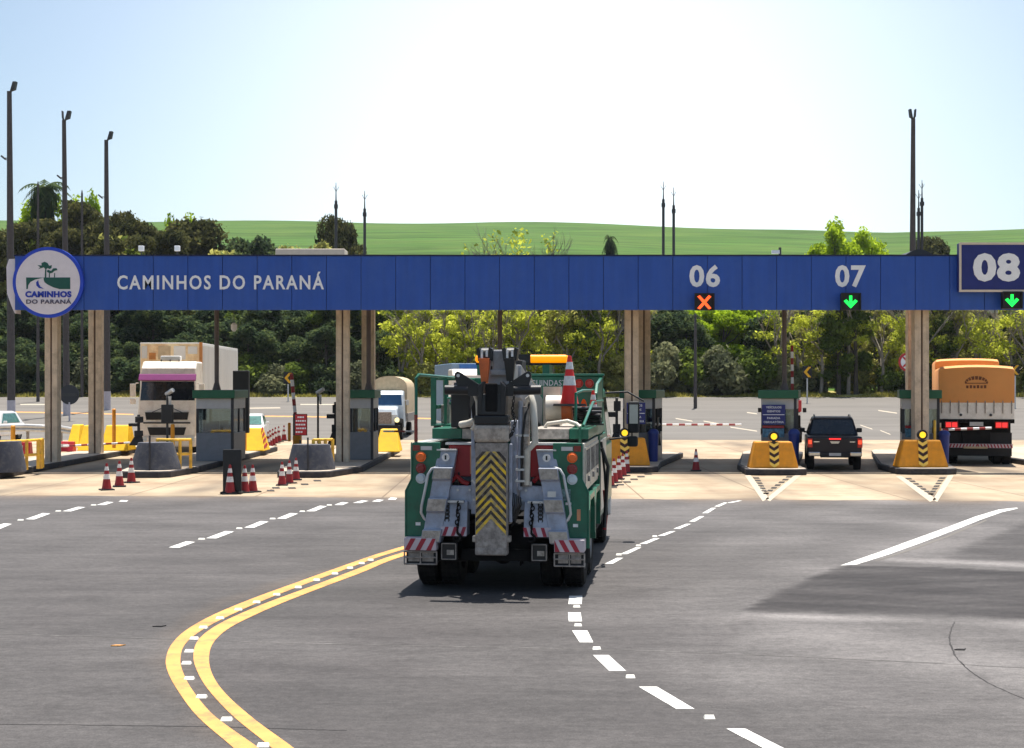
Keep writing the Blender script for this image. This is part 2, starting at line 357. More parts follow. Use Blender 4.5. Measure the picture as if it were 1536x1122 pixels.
def asphalt():
    xs = np.concatenate([np.linspace(-60, -17, 16), np.linspace(-16, 16, 210), np.linspace(17, 60, 16)])
    ts = np.linspace(0, 1, 230)
    X, T = np.meshgrid(xs, ts); E = EDGE(X)+0.10*np.sin(X*1.1)*np.sin(X*0.37+1)+0.06*np.sin(X*4.3)+0.04*np.sin(X*9.1); Y = -12+(E+12)*T**0.8
    P = np.stack([X.ravel(), Y.ravel()], 1); n = len(P)
    me = bpy.data.meshes.new('asphalt_road'); nx = len(xs); ny = len(ts)
    i, j = np.meshgrid(np.arange(nx-1), np.arange(ny-1)); a = (j*nx+i).ravel()
    me.from_pydata(np.column_stack([P, np.zeros(n)]).tolist(), [], np.stack([a, a+1, a+nx+1, a+nx], 1).tolist())
    wob = lambda sc, am: am*(np.sin(P[:, 0]*sc*1.3+np.sin(P[:, 1]*sc*0.9)*1.7)+np.sin(P[:, 1]*sc*2.1+P[:, 0]*sc*0.6))
    ss = lambda d, w: np.clip(0.5-d/w, 0, 1)
    p1 = sdpoly(P, gxy([(1122,916),(1150,898),(1215,868),(1270,848),(1400,851),(1536,857),(1700,862),(1700,936),(1536,929),(1400,922)]))
    p2 = sdpoly(P, gxy([(1420,838),(1470,812),(1536,785),(1700,745),(1700,846),(1536,841)]))
    patch = 0.92*ss(p1+wob(7, 0.02), 0.08)+0.5*ss(p2+wob(7, 0.04), 0.2)
    patch *= np.clip(0.78+0.26*np.sin(P[:, 0]*1.9+3*np.sin(P[:, 1]*1.3))*np.sin(P[:, 1]*4.2+P[:, 0]*0.35)+0.12*np.sin(P[:, 0]*9+P[:, 1]*14), 0.3, 1)
    dust = 0.35*ss(sdpoly(P, gxy([(1040,960),(1130,930),(1536,936),(1700,940),(1700,1035),(1536,1030),(1100,1020)]))+wob(1.5, .15), 1.6)
    dust += 0.75*ss(dline(P, gxy([(1130,923),(1536,936),(1700,940)]))-0.15, 0.35)
    dust += 0.75*ss(dline(P, gxy([(1330,839),(1536,848),(1700,853)]))-0.2, 0.5)
    dust += 0.35*ss(dline(P, gxy([(960,925),(1130,890),(1250,850),(1420,790)]))-0.4, 1.8)
    dust += 0.30*ss(dline(P, gxy([(0,950),(500,966),(1000,977),(1536,1002)]))-0.01, 0.10)
    dust += 0.20*np.clip((P[:, 0]-0.5)/5, 0, 1)*(0.75+0.25*np.sin(P[:, 1]*0.9+P[:, 0]*0.5))+0.10*np.clip((P[:,1]-22)/10, 0, 1)
    dust += 0.3*ss(EDGE(P[:, 0])-P[:, 1]-0.7+wob(0.8, 0.25), 1.6)
    dust *= np.clip(1-patch*1.1, 0.05, 1)*(0.75+0.35*np.sin(P[:,0]*1.7+2*np.sin(P[:,1]*.8)))
    tr = 0.4*ss(dline(P, gxy([(1150,915),(1080,960),(1052,1000),(1075,1045),(1130,1090),(1250,1150)]))-0.06, 0.25)
    tr += 0.7*ss(dline(P, gxy([(1432,935),(1425,960),(1440,990),(1480,1022),(1540,1050)]))-0.01, 0.09)
    for (a0, a1, w) in (((560,1000),(330,985),.5),((700,960),(500,930),.45),((520,1110),(330,1010),.35)):
        tr += 0.3*ss(dline(P, gxy([a0, a1]))-w+wob(1, .12), 0.7)
    tr += 0.25*ss(dline(P, gxy([(1000,1122),(960,1040),(940,980),(935,930),(960,860),(1040,800)]))-.3+wob(1, .1), .7)
    tr += 0.22*ss(dline(P, gxy([(780,1122),(640,1030),(560,960),(570,900)]))-.35+wob(1, .1), .8)
    soil = 0.45*ss(dline(P, gxy([(360,1122),(300,1050),(255,990),(265,950),(330,905),(450,868),(610,826)]))-0.05+wob(2, .04), 0.5)*0.6
    soil += 0.75*np.exp(-np.clip(EDGE(P[:, 0])-P[:, 1], 0, 9)/0.7)*(0.6+0.4*np.sin(P[:, 0]*1.3+np.sin(P[:, 0]*3.1)))
    for nm, arr in (('patch', patch), ('dust', dust), ('track', tr), ('soil', soil)):
        at_ = me.attributes.new(nm, 'FLOAT', 'POINT'); at_.data.foreach_set('value', np.clip(arr, 0, 1).astype(np.float32))
    me.materials.append(m['asphalt'])
    o = bpy.data.objects.new('road', me); COL.objects.link(o); return struct(o)
asphalt()
def concretemat():
    mt = M('concrete_apron', (0.40, 0.315, 0.215), 0.85, var=0.2, scale=0.6, dirt=(0.25, 0.155, 0.09), damt=0.7, dscale=0.4, bump=0.15, stretch=(1.0, 0.25, 1))
    nt = mt.node_tree; b = nt.nodes['Principled BSDF']; src = b.inputs['Base Color'].links[0].from_socket
    tc = node(nt, 'ShaderNodeTexCoord')
    br = node(nt, 'ShaderNodeTexBrick'); br.offset = 0.0; br.inputs['Scale'].default_value = 1; br.inputs['Brick Width'].default_value = 3.4; br.inputs['Row Height'].default_value = 5.0
    br.inputs['Mortar Size'].default_value = 0.03; br.inputs['Mortar Smooth'].default_value = 0.3
    br.inputs['Color1'].default_value = (1, 1, 1, 1); br.inputs['Color2'].default_value = (0.9, 0.9, 0.88, 1); br.inputs['Mortar'].default_value = (0.5, 0.45, 0.4, 1)
    nt.links.new(tc.outputs['Object'], br.inputs['Vector'])
    at_ = node(nt, 'ShaderNodeAttribute'); at_.attribute_name = 'oil'
    x = node(nt, 'ShaderNodeMix', data_type='RGBA', blend_type='MULTIPLY'); x.inputs['Factor'].default_value = 1
    nt.links.new(src, x.inputs['A']); nt.links.new(br.outputs['Color'], x.inputs['B'])
    y = node(nt, 'ShaderNodeMix', data_type='RGBA'); nt.links.new(at_.outputs['Fac'], y.inputs['Factor']); nt.links.new(x.outputs['Result'], y.inputs['A']); y.inputs['B'].default_value = (0.10, 0.075, 0.055, 1)
    nt.links.new(y.outputs['Result'], b.inputs['Base Color']); return mt
def concrete():
    xs = np.linspace(-45, 45, 300); ts = np.linspace(0, 1, 120)
    X, T = np.meshgrid(xs, ts); E = EDGE(X); E = E-0.5; Y = E+(80-E)*T
    P = np.stack([X.ravel(), Y.ravel()], 1); n = len(P); nx = len(xs); ny = len(ts)
    me = bpy.data.meshes.new('concrete_apron')
    i, j = np.meshgrid(np.arange(nx-1), np.arange(ny-1)); a = (j*nx+i).ravel()
    me.from_pydata(np.column_stack([P, np.full(n, -0.004)]).tolist(), [], np.stack([a, a+1, a+nx+1, a+nx], 1).tolist())
    oil = np.zeros(n)
    for c in (-14.4, -9.0, -3.6, 1.6, 6.6, 11.2, 17.0):
        q = np.exp(-((P[:, 0]-c+0.3*np.sin(P[:, 1]*.4))/0.55)**2)
        oil += q*(0.42+0.32*np.sin(P[:, 1]*0.55+c)+0.10*np.sin(P[:, 1]*1.7+c*2))
        for s in (-0.95, 0.95): oil += 0.34*np.exp(-((P[:, 0]-c-s)/0.22)**2)*(0.6+0.4*np.sin(P[:,1]*.8+c))
    oil += 0.55*np.exp(-((P[:, 0]-16.8)/.8)**2-((P[:, 1]-50.5)/1.6)**2)
    oil += 0.45*np.exp(-((P[:, 1]-EDGE(P[:, 0]))/0.5)**2)*(0.6+0.4*np.sin(P[:,0]*1.3))
    at_ = me.attributes.new('oil', 'FLOAT', 'POINT'); at_.data.foreach_set('value', np.clip(oil, 0, 0.8).astype(np.float32))
    me.materials.append(concretemat()); o = bpy.data.objects.new('pavement', me); COL.objects.link(o); struct(o)
concrete()
def sheet(name, mat, xs, ys, hf, y_first=True):
    b = MB(); vs = [(x, y, hf(x, y)) for y in ys for x in xs]; nx = len(xs)
    b.add(vs, [(j*nx+i, j*nx+i+1, (j+1)*nx+i+1, (j+1)*nx+i) for j in range(len(ys)-1) for i in range(nx-1)])
    o = b.build(name, mat, smooth=True); return struct(o)
m['farasphalt'] = M('far_asphalt', (0.155, 0.143, 0.130), 0.9, var=0.14, scale=0.5, stretch=(0.15, 1, 1), dirt=(0.18, 0.165, 0.15), damt=0.4, dscale=0.3, spec=0.2)
sheet('far_road', m['farasphalt'], np.linspace(-90, 90, 30), list(np.linspace(80, 126, 24)), lambda x, y: H(y)+0.002)
m['verge'] = M('verge_soil', (0.36, 0.30, 0.09), 0.95, var=0.3, scale=0.8, dirt=(0.17, 0.20, 0.05), damt=0.6, dscale=0.5)
sheet('verge_ground', m['verge'], np.linspace(-100, 100, 60), list(np.linspace(126, 140, 9)), lambda x, y: H(y)+0.12*math.sin(x*0.9)*(y > 127)*math.sin(y))
CREST = [(-2500, 338), (-400, 334), (300, 331), (540, 334), (760, 333), (1000, 339), (1190, 345), (1310, 351), (1420, 346), (1536, 342), (1800, 338), (3500, 336)]
def crest(u):
    return float(np.interp(u, [c[0] for c in CREST], [c[1] for c in CREST]))
def hill():
    us = np.linspace(-2500, 3500, 181); ys = [140, 160, 190, 230, 280, 340, 400, 460, 520, 570, 610, 635, 650, 670, 720, 900, 1400]
    vs = []
    for Y in ys:
        for u in us:
            x = (u-CX)/F*Y; zc = EYE+(HY-0.5*(crest(u-25)+crest(u+25)))*650/F
            if Y <= 650:
                t = (Y-140)/510; z = 2.5+(zc-2.5)*(t**1.15*0.75+0.25*(1-(1-t)**2.0))
                z -= 0
            else: z = zc-(Y-650)*0.05-((Y-650)/120.0)**2*0.6
            vs.append((x, Y, z+0.5*math.sin(x*0.05+Y*0.02)*min(1, (Y-140)/200)))
    n = len(us); b = MB(); b.add(vs, [(j*n+i, j*n+i+1, (j+1)*n+i+1, (j+1)*n+i) for j in range(len(ys)-1) for i in range(n-1)])
    mt = M('crop_field', (0.054, 0.112, 0.020), 0.95, var=0.55, scale=0.10, stretch=(0.22, 2.4, 0.5), dirt=(0.10, 0.152, 0.032), damt=0.6, dscale=0.03, bump=0.4, bscale=1.2, spec=0.1)
    struct(b.build('field_hill', mt, smooth=True))
hill()
struct(MB().quad((-3000, -300, -0.06), (3000, -300, -0.06), (3000, 130, -0.06), (-3000, 130, -0.06)).build('ground', M('base_ground', (0.16, 0.15, 0.09), 0.95, var=0.3, scale=0.1)))

# ------------------------------------------------------------------ road markings
def strip(name, left, right, mat, lift=0.004):
    b = MB(); L = [ground(*p, lift) for p in left]; Q = [ground(*p, lift) for p in right]
    n = len(L); b.add(L+Q, [(i, n+i, n+i+1, i+1) for i in range(n-1)])
    return struct(b.build(name, mat))
def resample(pts, n):
    """smooth curve through pts (Catmull-Rom) on the ground"""
    P = [Vector(p) for p in pts]; out = []
    for k in range(n):
        t = k/(n-1)*(len(P)-1); i = min(int(t), len(P)-2); f = t-i
        p0, p1, p2, p3 = P[max(i-1, 0)], P[i], P[i+1], P[min(i+2, len(P)-1)]
        out.append(0.5*((2*p1)+(p2-p0)*f+(2*p0-5*p1+4*p2-p3)*f*f+(3*p1-p0-3*p2+p3)*f**3))
    return out
z1 = lambda a: [(x/2, y/2+730) for x, y in a]
z2 = lambda a: [(768+x/2, y/2+730) for x, y in a]
def gpath(px, n=70): return resample([tuple(ground(*p)) for p in px], n)
def ribbon(name, L, Q, mat, lift=0.004):
    b = MB(); n = len(L); up = Vector((0, 0, lift)); b.add([p+up for p in L]+[p+up for p in Q], [(i, n+i, n+i+1, i+1) for i in range(n-1)])
    return struct(b.build(name, mat))
oL = z1([(790,870),(700,784),(592,690),(532,610),(503,555),(498,515),(516,472),(560,430),(640,385),(760,335),(900,284),(1040,234),(1130,203),(1220,176),(1320,146),(1420,117)])
oR = z1([(880,870),(775,784),(645,690),(580,615),(550,560),(541,518),(554,475),(598,436),(668,397),(782,345),(915,293),(1050,243),(1137,211),(1226,184),(1325,153),(1424,123)])
iL = z1([(905,870),(815,784),(700,690),(625,610),(592,555),(580,510),(592,465),(632,428),(700,391),(805,347),(930,301),(1062,251),(1145,218),(1232,190),(1330,158),(1428,128)])
iR = z1([(985,870),(880,784),(765,700),(680,625),(640,570),(627,520),(638,472),(680,430),(750,392),(850,348),(965,303),(1090,256),(1165,224),(1240,199),(1335,166),(1432,135)])
ribbon('road_marking_yellow', gpath(oL), gpath(oR), m['lineyellow']); ribbon('road_marking_yellow', gpath(iL), gpath(iR), m['lineyellow'])
def dash(pts, name='road_marking_white', mat=None, lift=0.004):
    return struct(MB().quad(*[ground(*p, lift) for p in pts]).build(name, mat or m['linewhite']))
for q in ([(172,328),(211,328),(209,353),(169,353)], [(168,378),(206,378),(210,405),(170,405)], [(180,432),(226,432),(244,468),(203,468)],
          [(243,506),(290,506),(343,554),(292,554)], [(380,601),(435,601),(548,668),(493,668)], [(643,727),(700,727),(834,795),(772,795)]):
    dash(z2(q))
for (a, b_, c, d) in ((278,232,322,214), (323,203,377,183), (382,172,433,155), (436,148,481,134), (484,127,528,112), (531,105,568,89), (570,80,604,64), (606,60,640,48), (642,49,684,42)):
    w = 24*((b_+730*2-1160)/530.0); k = 0.55
    dash(z2([(a, b_), (a+w, b_), (c+w*0.5, d), (c-w*0.3, d)]))
for (a, b_, c, d) in ((505,183,586,165), (618,155,702,134), (733,123,806,104), (830,96,894,80), (918,74,981,58), (1003,55,1046,47), (1058,49,1106,42), (1115,45,1152,39), (1163,39,1192,33),
                      (-40,131,36,111), (76,98,151,80), (187,74,256,61), (290,55,341,46), (355,45,385,41)):
    t = 5.5*((b_+300)/480.0)
    dash(z1([(a, b_), (a+t*6, b_+0.5), (c, d+t*0.25), (c-t*5, d-0.5)]))
strip('road_marking_white', z2([(985,237),(1100,197),(1200,160),(1300,124),(1390,90),(1460,69),(1515,63)]), z2([(1035,234),(1130,204),(1225,170),(1315,136),(1405,100),(1470,77),(1518,66)]), m['linewhite'])
strip('road_marking_worn', z2([(1090,222),(1180,193),(1300,150),(1420,100)]), z2([(1094,224),(1186,195),(1306,152),(1426,102)]), m['farasphalt'])
# chevron-shaped nose markings in front of the islands
def vee(left, apex, right, w=13):
    (lx, ly), (ax, ay), (rx, ry) = left, apex, right
    strip('road_marking_white', [(lx, ly), (ax-3, ay)], [(lx+w, ly), (ax+7, ay-4)], m['linecream'])
    strip('road_marking_white', [(ax+1, ay-3), (rx-w, ry)], [(ax+8, ay), (rx, ry)], m['linecream'])
    for k in range(7):
        t = 0.10+k*0.125
        for (sx, sy, s) in ((lx+w+1, ly, 1), (rx-w-1, ry, -1)):
            x = sx+(ax+4*s*0-sx)*t; y = sy+(ay-8-sy)*t; d = 9-2*t
            dash([(x, y), (x+d*s, y), (x+(d+2)*s, y+2.0), (x+2*s, y+2.0)], 'road_marking_black', m['lineblack'], 0.008)
vee((1117,713), (1147,752), (1204,711), 9); vee((1343,714), (1398,753), (1431,713), 9)
for (x0, y0, x1, y1, n) in ((914,730,966,710,6), (400,735,432,718,5), (432,731,470,720,3)):
    for k in range(n):
        t = k/(n-1); x = x0+(x1-x0)*t; y = y0+(y1-y0)*t
        dash([(x, y), (x+11, y), (x+12, y+2), (x+1, y+2)], 'road_marking_black', m['lineblack'], 0.006)
# far road lines
for (pts) in ([(300,623),(450,624),(640,627),(780,630)], [(0,617),(120,619),(200,621)]):
    strip('road_marking_yellow', pts, [(x, y+1.6) for x, y in pts], m['lineyellow'])
for (x0, y0, x1, y1) in ((1013,627,1038,631), (1055,631,1078,635), (1095,640,1135,646), (1317,615,1345,619), (1290,637,1308,643), (1320,645,1335,651), (340,612,420,611), (450,606,510,606), (1120,618,1135,620), (30,606,70,606)):
    dash([(x0, y0), (x1, y1), (x1+1, y1+1.5), (x0+1, y0+1.5)], mat=m['linecream'])
# reflective studs
studs = [(790,778),(680,700),(605,632),(568,577),(560,531),(568,495),(583,457),(610,424),(660,396),(715,370),(770,348),(830,325),(895,303),(950,281),(1005,262),(1050,245),(1085,231),(1112,221)]
st0 = MB().frus((-0.09, 0.09, -0.05, 0.05), 0, (-0.075, 0.075, -0.02, 0.02), 0.025).mesh('road_stud', m['stud'])
def stud(p, label, group, sx=1.0):
    o = bpy.data.objects.new('road_stud', st0); COL.objects.link(o); o.location = ground(*p); o.scale = (sx*0.7, 0.8, 1)
    tag(o, label, 'road stud', group)
for p in z1(studs): stud(p, 'small white reflective stud between the two curving yellow lines', 'studs between the yellow lines', 0.8)
for p in z2([(194,361),(198,417),(254,487),(355,572),(592,694),(320,205),(379,178),(428,150)]): stud(p, 'small white stud between dashes of the white broken lane line right of the tow truck', 'studs of the right lane line', 0.75)
for p in z1([(605,158),(718,126),(818,97),(907,75),(988,56)]): stud(p, 'small white stud between white dashes left of the tow truck', 'studs of the left lane line')
for p in z1([(62,101),(175,74),(281,56)]): stud(p, 'small white stud between dashes of the leftmost broken white line', 'studs of the leftmost lane line')

# thin joints, cracks and scraps on the road
def crack(px, w, mat, name='road_joint'):
    c = resample([tuple(ground(*p)) for p in px], 60); g = random.Random(int(px[0][0]*7+px[0][1])); L_, Q_ = [], []
    for i, p in enumerate(c):
        t = (c[min(i+1, 59)]-c[max(i-1, 0)]).normalized(); nrm = Vector((-t.y, t.x, 0)); j = nrm*g.uniform(-0.006, 0.006); ww = w*g.uniform(0.5, 1.2)
        L_.append(p+nrm*ww/2+j); Q_.append(p-nrm*ww/2+j)
    ribbon(name, L_, Q_, mat, 0.002)
m['jointlight'] = M('joint_light', (0.15, 0.14, 0.135), 0.9, var=0.4, scale=6, dirt=(0.07, 0.065, 0.062), damt=0.9, dscale=2.5, thr=(0.42, 0.55)); m['jointdark'] = M('joint_dark', (0.026, 0.023, 0.023), 0.9, var=0.3)
crack([(-40,949),(200,957),(500,966),(800,972),(1000,977),(1300,990),(1560,1003)], 0.035, m['jointlight'])
crack([(-40,1086),(300,1090),(520,1096)], 0.025, m['jointdark'])
crack([(1432,933),(1424,958),(1438,990),(1478,1022),(1545,1052)], 0.018, m['jointdark'])
for (px, py, mt, lab, nm) in ((176, 969, 'lineyellow', 'small yellow scrap lying on the road by the curving yellow lines', 'paper_scrap'), (238, 940, 'jointdark', 'small dark twig lying on the road by the curving yellow lines', 'twig'), (1440, 975, 'jointdark', 'dark crumb of tarmac lying on the road below the dark patch', 'tarmac_crumb')):
    o = MB().prism([(-0.07, -0.02), (-0.02, 0.03), (0.05, 0.02), (0.08, 0.05), (0.04, -0.03)], 0.0, 0.012, 'z').build(nm, m[mt]); o.location = ground(px, py); tag(o, lab, nm.replace('_', ' '))
# ================================================================== TOLL CANOPY
FY = 50.6
def fx(px, Y=FY): return (px-CX)*Y/F
def fz(py, Y=FY): return EYE-(py-HY)*Y/F
zt, zb = fz(382), fz(465)
can = thing('toll_canopy', 'long blue toll plaza canopy on tall beige columns spanning all lanes', 'toll canopy', (0, 0, 0))
fa = MB(); fr = MB()
x = fx(22); k = 0
while x < 22:
    w = 1.195; fa.box(x+0.008, x+w-0.008, FY, FY+0.05, zb, zt-0.05); x += w
fr.box(fx(22), 22, FY+0.052, FY+0.09, zb+0.02, zt-0.06)
fr.box(fx(21), 22, FY-0.02, FY+0.5, zt-0.05, zt)
fro = fr.build('fascia_frame', m['seam'], can)
fas = fa.build('fascia', m['fascia'], can, bevel=0.008)
rf = MB(); rf.box(fx(22), 16.2, FY+0.55, 60.6, 6.55, 6.75); 
for yy in (51.8, 54.5, 57.2, 60.2): rf.box(fx(22)+0.1, 16.1, yy, yy+0.2, 6.25, 6.55)
rf.build('roof', m['roofgrey'], can)
MB().prism([(fx(8), fz(400)), (fx(12), fz(388)), (fx(20), fz(388)), (fx(21), fz(470)), (fx(17), fz(462)), (fx(9), fz(440))], FY+0.1, FY+0.7).build('end_cap', m['logowhite'], can)
def column(px, Y, w, d, z0, z1):
    c = MB(); X = (px-CX)*Y/F
    c.box(X-w/2, X-w*0.06, Y, Y+d, z0, z1); c.box(X+w*0.06, X+w/2, Y, Y+d, z0, z1)
    o = c.build('column', m['column'], can, bevel=0.02)
    g = MB(); g.box(X-w*0.06, X+w*0.06, Y+0.06, Y+d-0.06, z0, z1); g.box(X-w/2-0.06, X+w/2+0.06, Y-0.06, Y+d+0.06, z0, z0+0.05)
    g.build('groove', m['columngroove'], o)
for px in (76.5, 513.5): column(px, 52.5, 0.46, 0.45, 0.0, 6.25)
column(948, 52.2, 0.48, 0.45, 0.0, 6.25)
column(1383, 51.3, 0.5, 0.5, 0.0, 6.25)
for px in (142, 552, 966): column(px, 59.2, 0.52, 0.42, 0.0, 6.25)
column(1370, 59.2, 0.42, 0.42, 0.0, 6.25)
# lightning rods and roof clutter
for (px, py) in ((504, 274), (547, 286), (995, 272), (1010.5, 281), (1378, 285), (1383, 270)):
    r = MB(); Y = 57.0; X = (px-CX)*Y/F; zt_ = EYE-(py-HY)*Y/F
    r.tube([(X, Y, 6.75), (X, Y, zt_-0.7)], 0.055, 8); r.tube([(X, Y, zt_-0.7), (X, Y, zt_)], [0.03, 0.012], 6)
    for a in (0.5, 2.6, 4.7): r.tube([(X, Y, zt_-0.35), (X+0.12*math.cos(a), Y+0.12*math.sin(a), zt_-0.15)], 0.01, 5)
    r.tube([(X, Y, 7.9), (X+0.55, Y+0.3, 6.75)], 0.012, 4)
    r.box(X-0.07, X+0.07, Y-0.07, Y+0.07, zt_-1.0, zt_-0.85)
    r.build('lightning_rod', m['rod'], can)
MB().box(fx(413, 53), fx(517, 53), 53, 54, 6.76, fz(373, 53)).build('roof_duct', m['beige'], can, bevel=0.03)
d_ = MB(); 
d_.prism([(fx(1347, 53)+(fx(1402, 53)-fx(1347, 53))*t, 7.5+0.33*math.sin(math.pi*t)) for t in [i/12 for i in range(13)]], 52.6, 54.5)
d_.box(fx(1347, 53), fx(1402, 53), 52.7, 54.4, 6.74, 7.5)
d_.build('roof_vault', m['boothdark'], can)
# lettering on the fascia
ly_ = FY-0.014
text('lettering', 'CAMINHOS DO PARANÁ', fz(413)-fz(433), fx(486)-fx(176), m['letter'], fas, ((fx(486)+fx(176))/2, ly_, fz(423.5)), bold=0.02, space=1.22)
for s, px in (('06', 1057), ('07', 1275.5)):
    text('lane_number', s, fz(399)-fz(429), fx(px+23)-fx(px-23), m['letter'], fas, (fx(px), ly_, fz(414)), bold=0.03)
# round emblem board
lg = thing('emblem_sign', 'round white sign with a tree and road emblem on the blue canopy', 'round sign', (fx(74), FY-0.12, fz(424)))
def disc(r, y0, y1, n=64): return MB().prism([(r*math.cos(2*math.pi*i/n), r*math.sin(2*math.pi*i/n)) for i in range(n)], y0, y1)
RR = fx(74+53)-fx(74)
disc(RR, -0.02, 0.10).build('rim', m['rimblue'], lg); disc(RR*0.905, -0.035, -0.021).build('face', m['logowhite'], lg)
def lp(x, y): return ((x-605)/93.5*0.023*10/10, -(y-560)/93.5*0.023*10/10)   # 1216px crop -> metres (9.354 px per photo px)
def lp(x, y): k = FY/F/9.354; return ((x-605)*k, -(y-560)*k)
gp = MB()
gp.prism([lp(300,492),(lp(540,495)),lp(430,520),lp(360,555),lp(330,600),lp(325,652),lp(305,655)], -0.045, -0.036)
gp.prism([lp(545,492),lp(918,492),lp(918,655),lp(770,655),lp(680,630),lp(600,590),lp(560,560),lp(548,530)], -0.045, -0.036)
gp.prism([lp(562,492),lp(566,380),lp(585,380),lp(582,492)], -0.044, -0.036); gp.prism([lp(618,490),lp(622,430),lp(634,430),lp(632,490)], -0.044, -0.036); gp.prism([lp(690,490),lp(694,430),lp(706,430),lp(704,490)], -0.044, -0.036)
gp.prism([lp(470,375),lp(500,350),lp(460,320),lp(520,325),lp(515,290),lp(560,272),lp(600,290),lp(625,330),lp(660,318),lp(655,360),lp(630,375),lp(600,360),lp(575,385),lp(550,350)], -0.0455, -0.036)
gp.prism([lp(590,400),lp(610,385),lp(650,400),lp(680,365),lp(725,362),lp(740,390),lp(700,398),lp(670,425),lp(640,435),lp(600,420)], -0.0462, -0.036)
gp.build('emblem', m['logogreen'], lg)
MB().prism([lp(470,530),lp(440,560),lp(445,605),lp(480,640),lp(550,650),lp(500,620),lp(478,580)], -0.045, -0.036).build('road_emblem', m['logoblue'], lg)
k_ = FY/F/9.354
text('lettering', 'CAMINHOS', 76*k_, 645*k_, m['logoblue'], lg, (lp(612, 725)[0], -0.045, lp(612, 727)[1]), bold=0.05)
text('lettering', 'DO PARANÁ', 56*k_, 630*k_, m['logogrey'], lg, (lp(618, 830)[0], -0.045, lp(618, 830)[1]), bold=0.02)
# lane 08 board
sg = thing('lane_sign', 'navy board with the number 08 and a pale border fixed over the rightmost lane', 'lane sign', (0, 0, 0))
x0, x1, s0, s1 = fx(1435), fx(1556), fz(438), fz(366)
MB().box(x0, x1, FY-0.32, FY-0.02, s0, s1).build('board', m['signblue'], sg, bevel=0.01)
b = MB(); t = 0.055
ro = [(x0-0.02, s0-0.02), (x1+0.02, s0-0.02), (x1+0.02, s1+0.02), (x0-0.02, s1+0.02)]; ri = [(x0+t, s0+t), (x1-t, s0+t), (x1-t, s1-t), (x0+t, s1-t)]
b.add([(u, yy, w) for yy in (FY-0.36, FY-0.324) for rr in (ro, ri) for u, w in rr], [q for i in range(4) for j in [(i+1) % 4] for q in ((i, j, 4+j, 4+i), (8+i, 12+i, 12+j, 8+j), (i, 8+i, 8+j, j), (4+i, 4+j, 12+j, 12+i))])
b.build('frame', m['beige'], sg)
text('lane_number', '08', fz(383)-fz(420), fx(1527)-fx(1457), m['letter'], sg, (fx(1490), FY-0.334, fz(402)), bold=0.045)
def signal(px, py, sym, mt, label):
    Y = FY-0.30; w = 0.31
    t = thing('lane_signal', label, 'lane signal', (fx(px, Y), Y, fz(py, Y)), 0, 'lane signals on the blue canopy')
    b = MB(); b.box(-w, w, 0, 0.22, -0.27, 0.28); b.box(-w-0.03, w+0.03, -0.10, 0.0, 0.28, 0.31); b.box(-w-0.03, -w, -0.1, 0, -0.27, 0.28); b.box(w, w+0.03, -0.1, 0, -0.27, 0.28)
    b.build('housing', m['blackmatt'], t)
    s = MB()
    if sym == 'x':
        for a in (1, -1): s.prism([(-0.24*a, -0.2), (-0.15*a, -0.24), (0.24*a, 0.2), (0.15*a, 0.24)], -0.012-0.002*a, -0.002)
    else:
        s.box(-0.05, 0.05, -0.012, -0.002, -0.02, 0.22); s.prism([(-0.24, 0.03), (-0.15, 0.09), (0, -0.06), (0.15, 0.09), (0.24, 0.03), (0, -0.22)], -0.014, -0.002)
    s.build('symbol', mt, t)
signal(1056.5, 453.5, 'x', m['sigred'], 'lit red cross signal under the number 06')
signal(1276, 453, 'a', m['siggreen'], 'lit green down arrow signal under the number 07')
signal(1518, 451, 'a', m['siggreen'], 'lit green down arrow signal under the 08 board')

# ================================================================== ISLANDS
def island(outline, label, hgt=0.2):
    b = MB(); b.prism(outline, 0.003, hgt, 'z'); o = b.build('toll_island', [m['kerb']], bevel=0.03)
    n = len(outline); cx = sum(p[0] for p in outline)/n; cy = sum(p[1] for p in outline)/n
    ins = [(cx+(p[0]-cx)*0.93, cy+(p[1]-cy)*0.985) for p in outline]
    tp = MB(); tp.prism(ins, hgt, hgt+0.006, 'z'); tt = tp.build('pavement', m['kerbtop'], o)
    struct(o); return o
def isl(xl, xr, yn, ye, hw=0.85, xc=None, xl2=None, xr2=None):
    xc = (xl+xr)/2 if xc is None else xc
    xl2 = xl if xl2 is None else xl2; xr2 = xr if xr2 is None else xr2
    return [(xc-hw, yn+0.25), (xc-hw*0.6, yn), (xc+hw*0.6, yn), (xc+hw, yn+0.25), (xr, yn+3.2), (xr2, ye-1), (xr2-0.4, ye), (xl2+0.4, ye), (xl2, ye-1), (xl, yn+3.2)]
island(isl(-18.3, -16.1, 43.2, 68, 0.95, -17.0, xr2=-16.5), '')
island(isl(-13.0, -10.55, 46.6, 67, 0.85, -11.75), '')
island(isl(-7.8, -5.05, 46.6, 66, 0.85, -6.65, xr2=-4.95), '')
island(isl(-2.3, 0.2, 47.5, 66), '')
island(isl(3.1, 5.35, 49.4, 61, 1.0, 3.95, xl2=5.0, xr2=7.0), '')
island(isl(7.85, 9.95, 47.9, 62, 1.0, 8.68, xl2=9.6, xr2=12.1), '')
island(isl(12.85, 15.35, 48.3, 63, 1.0, 13.72, xl2=15.2, xr2=17.6), '')
island(isl(18.9, 20.8, 53.5, 66, 0.9, xl2=21.5, xr2=24), '')
